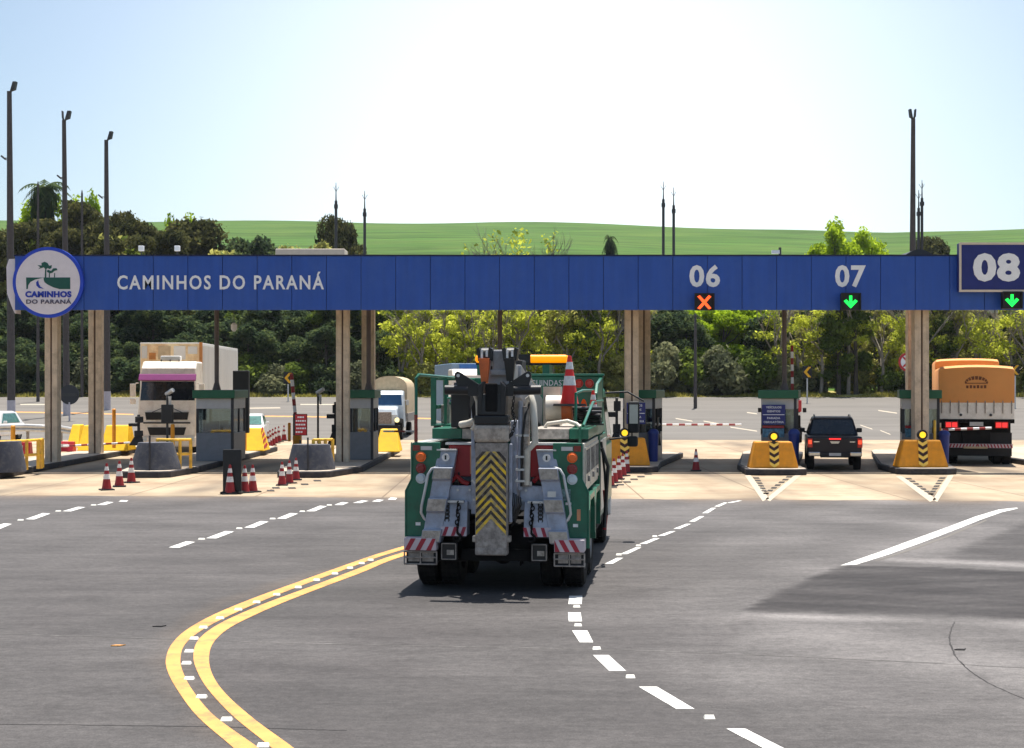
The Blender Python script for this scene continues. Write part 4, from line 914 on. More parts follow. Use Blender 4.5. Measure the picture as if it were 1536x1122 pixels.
# ================================================================== VEHICLES
def wheelmesh(r, w, hub=0.55, out=1):
    ty = MB(); n = 32; prof = [(r*hub, -w/2), (r*0.93, -w/2), (r, -w*0.36), (r, w*0.36), (r*0.93, w/2), (r*hub, w/2), (r*hub*0.98, 0)]
    vs = []; k = len(prof)
    for (rr, xx) in prof:
        for j in range(n): a = 2*math.pi*j/n; vs.append((xx, rr*math.cos(a), rr*math.sin(a)))
    ty.add(vs, [(i*n+j, i*n+(j+1) % n, ((i+1) % k)*n+(j+1) % n, ((i+1) % k)*n+j) for i in range(k) for j in range(n)])
    for i in range(36):   # tread grooves as lugs
        a = 2*math.pi*i/36; c, s_ = math.cos(a), math.sin(a)
        for xx in (-w*0.27, 0, w*0.27):
            ty.add([(xx+dx, (r+dr)*c-dt*s_, (r+dr)*s_+dt*c) for dx in (-w*0.11, w*0.11) for dr in (-0.01, 0.008) for dt in (-r*0.06, r*0.06)], [(0,1,3,2),(4,6,7,5),(0,4,5,1),(2,3,7,6),(0,2,6,4),(1,5,7,3)])
    rm = MB(); x = w/2
    def ring(rr, xx): return [(xx*out, rr*math.cos(2*math.pi*j/n), rr*math.sin(2*math.pi*j/n)) for j in range(n)]
    pr = [(r*hub, x-0.01), (r*hub*0.9, x-0.015), (r*hub*0.82, x-0.09), (r*0.26, x-0.11), (r*0.22, x-0.03), (r*0.12, x-0.01)]
    vs = sum((ring(a, c) for a, c in pr), [])
    rm.add(vs, [(i*n+j, i*n+(j+1) % n, (i+1)*n+(j+1) % n, (i+1)*n+j) for i in range(len(pr)-1) for j in range(n)]+[tuple(range((len(pr)-1)*n, len(pr)*n))])
    for j in range(10):
        a = 2*math.pi*j/10; rm.cyl(((x-0.10)*out, r*0.36*math.cos(a), r*0.36*math.sin(a)), ((x-0.06)*out, r*0.36*math.cos(a), r*0.36*math.sin(a)), 0.016, n=6)
    return ty.mesh('tyre', m['tyre'], True), rm.mesh('rim', m['rim'], True)
WC = {}
def wheel(parent, x, y, r, w, out):
    k = (round(r, 3), round(w, 3), out)
    if k not in WC: WC[k] = wheelmesh(r, w, 0.56, out)
    t = bpy.data.objects.new('wheel', WC[k][0]); COL.objects.link(t); t.parent = parent; t.location = (x, y, r)
    q = bpy.data.objects.new('rim', WC[k][1]); COL.objects.link(q); q.parent = t
    return t
def P(name, mat, parent, bevel=0.0, smooth=False):
    """returns (MB, finisher)"""
    b = MB(); return b, lambda: b.build(name, mat, parent, bevel, smooth)

# ------------------------------------------------------------------ the tow truck
TY = 20.7; TX = -0.221; yaw = -R(6.7)
tow = thing('tow_truck', 'green heavy tow truck with grey boom and black and yellow chevron plate seen from behind', 'tow truck', (TX, TY, 0), yaw)
def L(px, py): return ((px-744.5)/106.3, 2.9-(py-580)/106.3)     # photo px -> (x, z) on the rear plane, metres
def zp(x, y): return L(580+x/2.805, 500+y/2.805)
# chassis
b = MB(); b.box(-0.45, 0.45, 0.15, 8.3, 0.62, 0.95); b.box(-0.95, 0.95, 0.16, 0.42, 0.42, 0.75); b.box(-1.1, 1.1, 0.9, 3.3, 0.6, 1.0); b.box(-0.9, -0.42, 0.3, 0.6, 0.4, 0.8); b.box(0.42, 0.9, 0.3, 0.6, 0.4, 0.8)
b.box(-0.5, 0.5, 0.02, 0.2, 0.44, 0.60); b.cyl((-1.0, 0.8, 0.52), (1.0, 0.8, 0.52), 0.12); b.cyl((-1.0, 2.15, 0.52), (1.0, 2.15, 0.52), 0.12); b.lathe([(0.05, -0.24), (0.25, -0.12), (0.25, 0.12), (0.05, 0.24)], 14, (0, 0.8, 0.55))
for i in range(9): b.box(-0.78+i*0.03+(0.9 if i > 4 else 0), -0.76+i*0.03+(0.9 if i > 4 else 0), 0.3, 0.36, 0.34+0.03*(i % 3), 0.45)
b.box(-1.2, 1.2, 3.6, 5.4, 0.55, 1.3)
b.build('chassis', m['chassis'], tow)
for sx in (-1, 1):
    for yy in (0.82, 2.17):
        wheel(tow, sx*1.06, yy, 0.52, 0.29, sx); wheel(tow, sx*0.73, yy, 0.52, 0.29, sx)
    wheel(tow, sx*1.02, 6.9, 0.52, 0.31, sx)
    q = MB(); q.box(sx*0.87-0.43, sx*0.87+0.42, 0.24, 0.26, 0.40, 0.62); q.build('mud_flap', m['blackmatt'], tow)
# rear corner panels
for sx in (-1, 1):
    q = MB(); q.prism([(sx*1.20, 2.11), (sx*0.80, 2.11), (sx*0.80, 0.77), (sx*1.30, 0.77), (sx*1.30, 1.42), (sx*1.21, 1.60)], 0.0, 0.05); q.build('corner_panel', m['green'], tow, bevel=0.015)
    for z, mt, r in ((1.905, 'lamporange', 0.062), (1.745, 'lampdark', 0.062), (1.60, 'lampwhite', 0.062)):
        c = MB(); c.cyl((sx*1.075, 0.0, z), (sx*1.075, -0.035, z), r*1.2, n=20); c.cyl((sx*1.075, -0.035, z), (sx*1.075, -0.05, z), r*1.0, r*0.75, n=20)
        c.build('tail_lamp', m[mt], tow, smooth=True)
    q = MB(); q.box(sx*1.0-0.08, sx*1.0+0.08, -0.012, -0.001, 2.0, 2.055); q.build('marker_plate', m['galv'], tow)
    q = MB(); q.box(sx*1.145-0.05, sx*1.145+0.05, -0.010, -0.001, 1.99, 2.07); q.build('reflector', m['lampdark'], tow)
    q = MB(); q.box(sx*1.12-0.035, sx*1.12+0.035, -0.01, -0.001, 0.93, 0.975); q.build('marker_plate', m['conewhite'], tow)
    # outer trim edge, red reflectors low on the panel side
    q = MB(); q.tube([(sx*1.21, -0.004, 2.11), (sx*1.21, -0.004, 1.60), (sx*1.30, -0.004, 1.42), (sx*1.30, -0.004, 0.77)], 0.012, 6); q.build('trim', m['green'], tow)
    # body sides : silver lockers over green skirts and wheel arches
    q = MB(); q.box(sx*0.86 if sx > 0 else -1.24, 1.24 if sx > 0 else -0.86, 0.052, 3.30, 1.40, 2.10); lk = q.build('locker', m['silver'], tow, bevel=0.012)
    d = MB(); hd = MB()
    for i in range(3):
        y0 = 0.14+i*1.06; xx = sx*1.243
        d.box(min(xx, xx+sx*0.014), max(xx, xx+sx*0.014), y0, y0+0.96, 1.46, 2.04); hd.box(min(xx, xx+sx*0.04), max(xx, xx+sx*0.04), y0+0.42, y0+0.54, 1.54, 1.62)
        for j in range(6): hd.box(min(xx, xx+sx*0.022), max(xx, xx+sx*0.022), y0+0.08+j*0.15, y0+0.092+j*0.15, 1.66, 2.0)
    d.build('door', m['silver'], lk, bevel=0.01); hd.build('handle', m['dirtysteel'], lk)
    q = MB(); q.box(sx*0.86 if sx > 0 else -1.26, 1.26 if sx > 0 else -0.86, 3.5, 5.3, 0.75, 2.10); lk = q.build('locker', m['green'], tow, bevel=0.012)
    for i in range(2):
        y0 = 3.56+i*0.88; xx = sx*1.262; MB().box(min(xx, xx+sx*0.014), max(xx, xx+sx*0.014), y0, y0+0.8, 0.85, 2.02).build('door', m['silver'], lk, bevel=0.01)
    for y0 in (0.12, 1.52):    # green wheel-arch frames
        fo = [(y0, 0.62), (y0+0.03, 1.16), (y0+0.2, 1.36), (y0+1.14, 1.36), (y0+1.31, 1.16), (y0+1.34, 0.72)]
        fi = [(y0+0.07, 0.62), (y0+0.1, 1.12), (y0+0.24, 1.28), (y0+1.1, 1.28), (y0+1.24, 1.12), (y0+1.27, 0.72)]
        q = MB()
        for a in range(5):
            q.prism([fo[a], fo[a+1], fi[a+1], fi[a]], sx*1.0, sx*1.31, 'x')
        q.build('wheel_arch', m['green'], tow)
    # zigzag boarding ladder legs
    prof = [(0.02, 2.0), (-0.02, 1.765), (-0.13, 1.76), (-0.13, 1.60), (-0.05, 1.57), (-0.07, 1.335), (-0.18, 1.33), (-0.18, 1.15), (-0.10, 1.12), (-0.12, 0.895), (-0.23, 0.89), (-0.23, 0.72), (-0.15, 0.70), (0.15, 0.70), (0.15, 2.0)]
    xc = lambda z: sx*(0.70+(2.0-z)*0.165)
    q = MB(); n = len(prof); wv = 0.135
    vs = [(xc(z)-wv, y, z) for y, z in prof]+[(xc(z)+wv, y, z) for y, z in prof]
    q.add(vs, [tuple(range(n)), tuple(range(2*n-1, n-1, -1))]+[(i, (i+1) % n, n+(i+1) % n, n+i) for i in range(n)])
    ld = q.build('boarding_leg', m['grey'], tow, bevel=0.012)
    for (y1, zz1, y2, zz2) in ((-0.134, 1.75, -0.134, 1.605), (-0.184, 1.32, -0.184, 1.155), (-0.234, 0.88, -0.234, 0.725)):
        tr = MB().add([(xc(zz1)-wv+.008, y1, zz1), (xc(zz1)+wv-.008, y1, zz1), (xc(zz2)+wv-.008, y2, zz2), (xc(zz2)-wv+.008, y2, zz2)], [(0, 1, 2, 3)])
        tr.build('tread_bounce', m['tan'], ld)  # tan over the grey step fronts paints in light bounced off the ground
    MB().box(xc(1.95)-0.14, xc(1.95)+0.14, -0.03, 0.14, 1.995, 2.015).build('cap', m['galv'], ld)
    q = MB(); q.cyl((xc(1.9), -0.058, 1.90), (xc(1.9), -0.038, 1.90), 0.055, n=18); q.build('sticker', m['conewhite'], ld); q = MB(); q.box(xc(1.9)-0.012, xc(1.9)+0.012, -0.064, -0.059, 1.87, 1.93); q.build('sticker', m['black'], ld)
    # curved grab handles
    hp = [(0.82, 1.77), (0.91, 1.74), (0.96, 1.66), (1.0, 1.45), (1.05, 1.22), (1.06, 1.12), (1.02, 1.04), (0.97, 0.99)]
    MB().tube([(sx*a, -0.06-0.05*math.sin(i/7*math.pi), z) for i, (a, z) in enumerate(hp)], 0.02, 10).build('grab_rail', m['galv'], tow, smooth=True)
    # striped foot plates and lamp cages
    x0, x1 = (-1.28, -0.82) if sx < 0 else (0.84, 1.26)
    q = MB(); q.box(x0, x1, -0.24, 0.1, 0.60, 0.775); fp = q.build('foot_plate', m['whitestripe'], tow, bevel=0.01)
    q = MB(); nn = 3
    for i in range(nn):
        a = x0+0.01+i*(x1-x0)/nn
        sgn = 1 if sx < 0 else -1
        pts = [(a, 0.605), (a+0.07, 0.605), (a+0.07+sgn*0.09, 0.77), (a+sgn*0.09, 0.77)]
        pts = [(min(max(u, x0+0.004), x1-0.004), v) for u, v in pts]; q.prism(pts, -0.245, -0.241)
    q.build('stripes', m['redstripe'], fp)
    q = MB(); q.box(x0+0.02, x1-0.02, -0.16, 0.05, 0.40, 0.585); lc = q.build('lamp_unit', m['blackmatt'], tow, bevel=0.012)
    q = MB(); q.box(x0+0.05, (x0+x1)/2-0.02, -0.172, -0.161, 0.44, 0.56); q.box((x0+x1)/2+0.02, x1-0.05, -0.172, -0.161, 0.44, 0.56); q.build('lens', m['dirtysteel'], lc)
    q = MB()
    for zz in (0.405, 0.50, 0.578): q.tube([(x0, -0.2, zz), (x1, -0.2, zz)], 0.011, 6)
    for xx in (x0, (x0+x1)/2, x1): q.tube([(xx, -0.2, 0.40), (xx, -0.2, 0.585)], 0.011, 6)
    q.build('guard', m['dirtysteel'], lc)
    xa = -0.66 if sx < 0 else 0.62
    q = MB(); q.box(xa-0.12, xa+0.12, -0.1, 0.02, 0.46, 0.70); lu = q.build('work_lamp', m['black'], tow, bevel=0.01)
    q = MB(); q.box(xa-0.03, xa+0.07, -0.115, -0.101, 0.53, 0.60); q.build('lens', m['tan'], lu)
    q = MB()
    for a in (-0.10, 0.10): q.tube([(xa+a, -0.125, 0.47), (xa+a, -0.125, 0.69)], 0.008, 6)
    for zz in (0.47, 0.69): q.tube([(xa-0.1, -0.125, zz), (xa+0.1, -0.125, zz)], 0.008, 6)
    q.build('guard', m['dirtysteel'], lu)
    # grey low blocks, chain boxes, red winches
    x0, x1 = (-0.68, -0.25) if sx < 0 else (0.33, 0.78)
    MB().box(x0, x1, 0.02, 0.55, 1.16, 1.50).build('side_block', m['grey'], tow, bevel=0.02)
    q = MB(); c0, c1 = (-0.78, -0.40) if sx < 0 else (0.40, 0.79)
    q.prism([(-0.14, 0.80), (0.15, 0.80), (0.15, 1.28), (-0.04, 1.28)], c0, c1, 'x'); cb = q.build('chain_box', m['grey'], tow, bevel=0.012)
    q = MB(); q.prism([(-0.150, 0.80), (-0.141, 0.80), (-0.113, 0.93), (-0.122, 0.93)], c0+0.005, c1-0.005, 'x'); q.build('stripe_plate', m['whitestripe'], cb)
    q = MB()
    for i in range(3):
        a = c0+0.03+i*0.125; sgn = 1 if sx < 0 else -1
        q.add([(a, -0.153, 0.803), (a+0.05, -0.153, 0.803), (a+0.05+sgn*0.04, -0.125, 0.927), (a+sgn*0.04, -0.125, 0.927)], [(0, 1, 2, 3)])
    q.build('stripes', m['redstripe'], cb)
    MB().box((c0+c1)/2-0.14, (c0+c1)/2+0.14, -0.1, 0.0, 1.265, 1.295).build('rim', m['galv'], cb)
    q = MB(); xx = (c0+c1)/2+(0.06 if sx < 0 else -0.08)
    for i in range(7):     # chain links
        z = 1.25-i*0.052; a = i % 2; ce = Vector((xx+0.012*math.sin(i*2.1), -0.10-0.02*i/3, z)); pts = []
        for j in range(9):
            th = 2*math.pi*j/8; u, v = 0.024*math.cos(th), 0.036*math.sin(th); pts.append(ce+Vector((u if a else u*0.3, 0 if a else u, v)))
        q.tube(pts, 0.010, 6)
    hk = [(0, 0), (0.0, -0.05), (0.04, -0.09), (0.045, -0.14), (0.0, -0.17), (-0.05, -0.15), (-0.055, -0.10)]
    q.tube([(xx+a, -0.17, 0.90+c) for a, c in hk], [0.014, 0.018, 0.022, 0.024, 0.02, 0.016, 0.008], 8); q.build('chain', m['chassis'], cb, smooth=True)
    q = MB(); xx2 = xx+(0.12 if sx > 0 else -0.16)
    for i in range(5):
        z = 1.24-i*0.055; q.tube([(xx2+0.03*math.cos(2*math.pi*j/8), -0.09, z+0.04*math.sin(2*math.pi*j/8)) for j in range(9)], 0.011, 6)
    q.build('chain', m['black'], cb, smooth=True)
    w0, w1 = (-0.70, -0.26) if sx < 0 else (0.47, 0.93)
    wx = MB(); wx.box(w0, w1, 0.12, 1.2, 1.62, 2.07); wn = wx.build('winch_box', m['red'], tow, bevel=0.015)
    MB().box(w1-0.13, w1+0.004, 0.10, 0.119, 1.66, 2.05).build('side_strip', m['orangetan'], wn)
    q = MB(); q.cyl((w0, 0.2, 1.56), (w1-0.1, 0.2, 1.56), 0.10, n=18); q.cyl((w0+0.14, 0.2, 1.56), (w0+0.16, 0.2, 1.56), 0.15, n=18); q.build('winch_drum', m['black'], wn, smooth=True)
    q = MB(); a0 = w0+0.05; q.tube([(a0, 0.08, 1.56), (a0+0.08, 0.05, 1.63), (a0+0.16, 0.06, 1.55), (a0+0.25, 0.05, 1.52)], 0.035, 8); q.build('cable', m['red'], wn, smooth=True)
    q = MB(); a0 = 0.34 if sx > 0 else -0.34; q.tube([(a0, 0.02, 1.58), (a0+0.05, 0.0, 1.52), (a0+0.16, 0.02, 1.53)], 0.035, 8); q.build('shackle', m['galv'], tow, smooth=True)
    MB().box(w0-0.04, w1+0.04, 0.08, 1.3, 2.075, 2.105).build('deck_edge', m['galv'], tow)
# decks
for x0, x1, mt in ((-0.98, -0.545, 'green'), (-0.543, -0.24, 'tan'), (0.46, 1.0, 'tan'), (1.002, 1.28, 'green')):
    MB().box(x0, x1, 0.35, 4.4, 2.15, 2.30).build('deck', m[mt], tow, bevel=0.012)
# underlift: chevron plate
q = MB(); q.box(-0.255, 0.19, -0.34, -0.12, 0.58, 2.12); pl = q.build('underlift_arm', m['dirtysteel'], tow, bevel=0.02)
MB().box(-0.30, 0.235, -0.30, -0.16, 0.735, 0.82).build('cross_pin', m['tan'], pl, bevel=0.01)
MB().box(-0.257, 0.192, -0.345, -0.10, 0.555, 0.66).build('foot', m['dirtysteel'], pl, bevel=0.02)
xc_ = -0.032; hw = 0.212
for kk, mt in ((0, 'chevyellow'), (1, 'chevblack')):
    q = MB()
    for i in range(10):
        z0 = 0.87+i*0.118+kk*0.059; z1_ = z0+0.056
        for s in (-1, 1):
            pts = [(xc_, z0+0.20), (xc_, z1_+0.20), (xc_+s*hw, z1_-0.03), (xc_+s*hw, z0-0.03)]
            if pts[1][1] > 2.0:
                pts = [(u, min(v, 2.0)) for u, v in pts]
                if pts[0][1] >= 1.995: 
                    if pts[3][1] >= 1.9: continue
                    f = (2.0-(z0-0.03))/(z0+0.20-(z0-0.03)); f1 = max(0.02, (2.0-(z1_-0.03))/(0.23))
                    pts = [(xc_+s*hw*(1-min(f, 1)), 2.0), (xc_+s*hw*(1-min(f1, 1)), 2.0), (xc_+s*hw, z1_-0.03), (xc_+s*hw, z0-0.03)]
            q.prism(pts, -0.3455-0.0006*kk, -0.3405)
    q.build('chevron_stripes', m[mt], pl)
q = MB(); q.frus((-0.27, 0.215, -0.36, -0.05), 2.122, (-0.275, 0.22, -0.40, -0.05), 2.37); q.build('pivot_block', m['tan'], tow, bevel=0.05)
q = MB(); q.box(-0.265, 0.21, -0.38, -0.08, 2.372, 2.50); q.build('pivot_cover', m['black'], tow, bevel=0.02)
q = MB(); q.frus((-0.215, 0.16, -0.36, -0.1), 2.50, (-0.16, 0.11, -0.34, -0.08), 2.80); q.prism([(-0.225, 2.5), (-0.16, 2.5), (-0.14, 2.98), (-0.22, 2.9)], -0.36, -0.06); q.prism([(0.10, 2.5), (0.17, 2.5), (0.19, 2.9), (0.10, 2.98)], -0.36, -0.06)
uh = q.build('underlift_head', m['black'], tow, bevel=0.015); MB().box(-0.11, 0.06, -0.37, -0.30, 2.55, 2.95).build('wear_plate', m['chassis'], uh, bevel=0.02)
q = MB(); q.tube([(-0.69, -0.25, 2.855), (-0.24, -0.25, 2.85)], 0.068, 14); q.tube([(0.12, -0.25, 2.85), (0.66, -0.25, 2.855)], 0.068, 14); q.box(-0.36, -0.14, -0.33, -0.18, 2.77, 2.93); q.box(0.06, 0.28, -0.33, -0.18, 2.77, 2.93); cbm = q.build('crossbar', m['black'], tow, smooth=True)
for s, c0 in ((-1, -0.115), (1, 0.085)):
    q = MB(); pts = [(c0+s*0.05, 2.90), (c0+s*0.36, 3.10), (c0+s*0.40, 3.115), (c0+s*0.435, 3.09), (c0+s*0.44, 3.05), (c0+s*0.40, 2.90)]
    q.prism(pts, -0.27, -0.23); bk = q.build('lift_bracket', m['black'], cbm); MB().cyl((c0+s*0.388, -0.275, 3.055), (c0+s*0.388, -0.225, 3.055), 0.024, n=14).build('pin', m['galv'], bk)
q = MB(); q.box(-0.70, -0.42, 0.3, 0.9, 2.31, 2.87); q.build('tool_locker', m['black'], tow, bevel=0.02)
MB().box(-0.71, -0.41, 0.28, 0.92, 2.872, 2.89).build('locker_lid', m['tan'], tow)
# main boom
def beam(b, p0, p1, w, h):
    p0, p1 = Vector(p0), Vector(p1); d = (p1-p0).normalized(); u = Vector((1, 0, 0)); v = u.cross(d).normalized()
    if v.z < 0: v = -v
    vs = [p+u*a*w/2+v*c*h/2 for p in (p0, p1) for a, c in ((-1, -1), (1, -1), (1, 1), (-1, 1))]
    b.add(vs, [(0, 3, 2, 1), (4, 5, 6, 7), (0, 1, 5, 4), (1, 2, 6, 5), (2, 3, 7, 6), (3, 0, 4, 7)])
q = MB(); beam(q, (0.04, 4.2, 2.45), (0.04, 0.9, 2.98), 0.42, 0.5); bm_ = q.build('boom', m['boomgrey'], tow, bevel=0.02)
q = MB(); beam(q, (0.04, 0.9, 2.98), (0.04, 0.12, 3.10), 0.34, 0.42); q.build('boom_extension', m['boomgrey'], bm_, bevel=0.02)
q = MB(); q.box(-0.06, 0.15, 0.02, 0.12, 3.12, 3.42); q.box(-0.09, 0.18, -0.02, 0.5, 3.06, 3.14); q.build('boom_head', m['boomgrey'], bm_, bevel=0.02)
MB().box(-0.09, 0.18, 0.1, 0.3, 3.14, 3.19).build('head_cover', m['black'], bm_)
for xx, mt, z0 in ((-0.155, 'orange', 2.96), (0.205, 'black', 2.98)):
    q = MB(); q.cyl((xx-0.05, 0.0, 3.34), (xx+0.05, 0.0, 3.34), 0.11, n=20); sh = q.build('sheave', m['black'], bm_, smooth=True)
    q = MB(); q.prism([(xx-0.09, 3.26), (xx-0.115, 3.43), (xx-0.075, 3.45), (xx-0.04, 3.30)], -0.11, 0.1); q.prism([(xx+0.04, 3.30), (xx+0.075, 3.45), (xx+0.115, 3.43), (xx+0.09, 3.26)], -0.11, 0.1); q.build('cheek_plate', m['black'], sh); 
    q = MB(); q.box(xx-0.05, xx-0.02, -0.13, -0.1, 3.30, 3.42); q.box(xx+0.02, xx+0.05, -0.13, -0.1, 3.32, 3.42); q.build('keeper', m['conewhite'], sh)
    q = MB(); q.frus((xx-0.045, xx+0.045, -0.12, -0.02), z0, (xx-0.08, xx+0.075, -0.15, 0.02), 3.30); q.tube([(xx, -0.08, z0), (xx, -0.08, z0-0.06), (xx+0.04, -0.08, z0-0.1), (xx, -0.08, z0-0.15), (xx-0.04, -0.08, z0-0.12)], 0.016, 8); q.build('hook_block', m[mt], bm_, bevel=0.015)
    q = MB(); q.tube([(xx, 0.1, 3.42), (xx*0.8, 1.5, 3.28), (xx*0.8, 4.0, 2.9)], 0.012, 6); q.build('wire_rope', m['dirtysteel'], bm_)
q = MB(); pts = [(0.26, -0.05, 2.95), (0.27, -0.12, 2.8), (0.25, -0.2, 2.55), (0.30, -0.25, 2.42), (0.26, -0.27, 2.25), (0.21, -0.28, 2.2)]
for i in range(26):
    t = i/25*(len(pts)-1); k = min(int(t), len(pts)-2); c = Vector(pts[k]).lerp(Vector(pts[k+1]), t-k)
    q.tube([c+Vector(((0.018 if i % 2 else 0.006)*math.cos(2*math.pi*j/6), (0.006 if i % 2 else 0.018)*math.cos(2*math.pi*j/6), 0.026*math.sin(2*math.pi*j/6))) for j in range(7)], 0.008, 5)
q.build('safety_chain', m['black'], tow)
# uprights and cylinders right of the plate
q = MB(); q.box(0.20, 0.29, 0.0, 0.4, 1.1, 2.42); q.box(0.195, 0.24, -0.16, 0.0, 1.0, 2.1); q.build('mast_upright', m['grey'], tow, bevel=0.012)
q = MB(); q.box(-0.36, -0.27, 0.0, 0.5, 1.1, 2.6); q.build('mast_upright', m['grey'], tow, bevel=0.012)
for xx, z0, z1_, r, mt in ((0.42, 1.5, 2.62, 0.055, 'dirtysteel'), (0.34, 1.45, 2.7, 0.035, 'grey')):
    MB().tube([(xx, -0.02, z0), (xx+0.01, -0.03, z1_)], r, 14).build('lift_cylinder', m[mt], tow, smooth=True)
q = MB(); q.tube([(0.44, -0.06, 1.52), (0.45, -0.08, 2.0), (0.56, -0.10, 2.12), (0.55, -0.1, 2.4), (0.53, -0.08, 2.66), (0.50, -0.02, 2.76), (0.44, 0.05, 2.72), (0.42, 0.1, 2.6)], [0.04, 0.045, 0.048, 0.048, 0.046, 0.044, 0.04, 0.03], 14); q.build('hydraulic_hose', m['offwhite'], tow, smooth=True)
q = MB(); q.tube([(0.36, -0.06, 1.5), (0.37, -0.08, 2.1), (0.42, -0.08, 2.5), (0.48, -0.05, 2.68)], 0.016, 10); q.build('hydraulic_hose', m['black'], tow, smooth=True)
q = MB(); q.tube([(-0.30, -0.05, 2.78), (-0.26, -0.08, 2.68), (-0.25, -0.1, 2.5), (-0.29, -0.1, 2.36), (-0.33, -0.05, 2.3)], 0.028, 10); q.tube([(-0.52, 0.1, 2.36), (-0.4, 0.0, 2.38), (-0.3, -0.04, 2.42)], 0.05, 10); q.build('hydraulic_hose', m['offwhite'], tow, smooth=True)
q = MB()
for i in range(6): q.tube([(0.20+0.03*i, -0.1, 1.45-0.02*i), (0.22+0.03*i, -0.14, 1.25), (0.28+0.01*i, -0.1, 1.0+0.03*i), (0.2, -0.02, 0.9)], 0.012, 6)
q.build('hydraulic_hose', m['black'], tow, smooth=True)
# left railing
q = MB(); r_ = 0.022
q.tube([(-1.16, 0.06, 2.11), (-1.16, 0.06, 3.02), (-1.13, 0.10, 3.07), (-1.05, 0.5, 3.06), (-0.98, 2.2, 3.04), (-0.95, 4.5, 3.02)], r_, 10); q.tube([(-0.99, 1.6, 2.3), (-0.99, 1.6, 3.04)], r_*1.2, 10)
q.tube([(-0.99, 1.6, 2.72), (-0.96, 3.0, 2.72), (-0.95, 4.5, 2.70)], r_, 10); q.tube([(-0.97, 3.0, 2.3), (-0.97, 3.0, 3.03)], r_*1.4, 10); q.build('guard_railing', m['green'], tow, smooth=True)
MB().tube([(-1.16, 0.045, 2.12), (-1.16, 0.045, 2.5)], 0.026, 10).build('reflective_sleeve', m['lampdark'], tow)
# right railing
q = MB()
for xx, yy in ((-1.17, 1.58), (-1.13, 2.5), (-0.87, 2.7)): q.box(xx-0.04, xx+0.04, yy-0.03, yy+0.03, 2.30, 3.05)
q.box(-1.17, -0.83, 2.67, 2.73, 3.0, 3.07); q.box(-1.19, -1.11, 1.6, 2.5, 2.56, 2.62); q.box(-1.13, -0.87, 2.50, 2.54, 2.60, 2.66); q.box(-1.19, -1.11, 1.6, 2.5, 3.0, 3.06); q.box(-1.2, -0.9, 1.5, 2.7, 2.30, 2.33); q.build('rail_frame', m['green'], tow, bevel=0.008)
q = MB(); q.box(-1.10, -0.97, 1.85, 2.0, 2.335, 2.62); q.tube([(-1.06, 1.8, 2.36), (-1.0, 1.76, 2.5), (-0.98, 1.8, 2.68), (-1.05, 1.85, 2.74)], 0.022, 8); q.build('valve_block', m['dirtysteel'], tow, bevel=0.01)
q = MB()
for i in range(7): q.tube([(-0.22+0.02*i, -0.02-0.01*i, 2.9), (-0.34+0.012*i, -0.06, 2.6), (-0.31+0.01*i, -0.03, 2.3), (-0.26, 0.0, 1.55+0.03*i)], 0.011, 6)
q.build('hydraulic_hose', m['blackmatt'], tow)
q = MB()
for zz in (1.56, 1.72, 1.9, 2.2): q.box(0.28, 0.47, -0.09, -0.02, zz, zz+0.03)
for xx, zz in ((-0.55, 1.44), (-0.38, 1.44), (0.42, 1.44), (0.66, 1.44), (-0.55, 1.22), (0.66, 1.22), (-0.32, 1.3), (0.36, 1.3)): q.cyl((xx, 0.022, zz), (xx, -0.012, zz), 0.018, n=8)
q.build('clamp', m['galv'], tow)
q = MB(); q.tube([(1.16, 0.3, 2.11), (1.16, 0.3, 2.32)], r_, 10); q.tube([(1.05, 1.0, 2.3), (1.05, 1.0, 2.8), (1.12, 1.4, 2.84), (1.20, 4.5, 2.84)], r_, 10); q.tube([(1.20, 0.4, 2.34), (1.24, 2.0, 2.66), (1.25, 4.5, 2.66)], r_, 10); q.build('guard_railing', m['green'], tow, smooth=True)
# headboard
q = MB(); q.box(0.0, 1.26, 4.45, 4.52, 2.1, 3.08); hb = q.build('headboard', m['green'], tow, bevel=0.015)
q = MB(); q.box(-0.02, 1.28, 4.40, 4.56, 3.08, 3.12); q.build('top_rail', m['green'], hb, bevel=0.01)
q = MB(); q.prism([(3.0, 2.12), (4.45, 2.12), (4.45, 3.06), (3.3, 2.95), (3.0, 2.8)], 1.2, 1.25, 'x'); q.build('side_panel', m['green'], hb, bevel=0.01)
q = MB(); q.box(-1.25, -1.15, 4.4, 4.5, 2.1, 3.05); q.box(-0.80, -0.62, 4.4, 4.5, 2.1, 3.05); q.box(-0.4, -0.22, 4.4, 4.5, 2.1, 3.0); q.box(-1.25, -0.22, 4.4, 4.5, 2.95, 3.05); q.box(-1.15, -0.6, 4.41, 4.49, 2.45, 2.52); q.build('headboard', m['green'], tow, bevel=0.01)
text('lettering', 'GUINDASTE', 0.095, 0.66, m['galv'], hb, (0.36, 4.438, 2.965), bold=0.01, depth=0.01)
for xx, zz, mt in ((0.66, 2.955, 'lampwhite'), (0.85, 2.955, 'lampred'), (1.03, 2.955, 'lampred'), (-0.72, 2.97, 'lamporange')):
    q = MB(); y0 = 4.45 if xx > 0 else 4.40; q.cyl((xx, y0, zz), (xx, y0-0.03, zz), 0.075, n=20); q.cyl((xx, y0-0.03, zz), (xx, y0-0.045, zz), 0.062, 0.05, n=20); q.build('marker_lamp', m[mt], tow, smooth=True)
for xx, yy in ((1.10, 2.0), (-0.50, 2.9)):
    q = MB(); q.prism([(xx+0.05*math.cos(2*math.pi*j/20), 2.57+0.14*math.sin(2*math.pi*j/20)) for j in range(20)], yy-0.03, yy); q.build('reflector', m['lamporange'], tow)
q = MB(); q.cyl((0.56, 1.6, 2.58), (0.80, 1.6, 2.58), 0.19, n=24); q.box(0.5, 0.75, 1.7, 2.2, 2.3, 2.9); q.build('reel', m['offwhite'], tow, smooth=True)
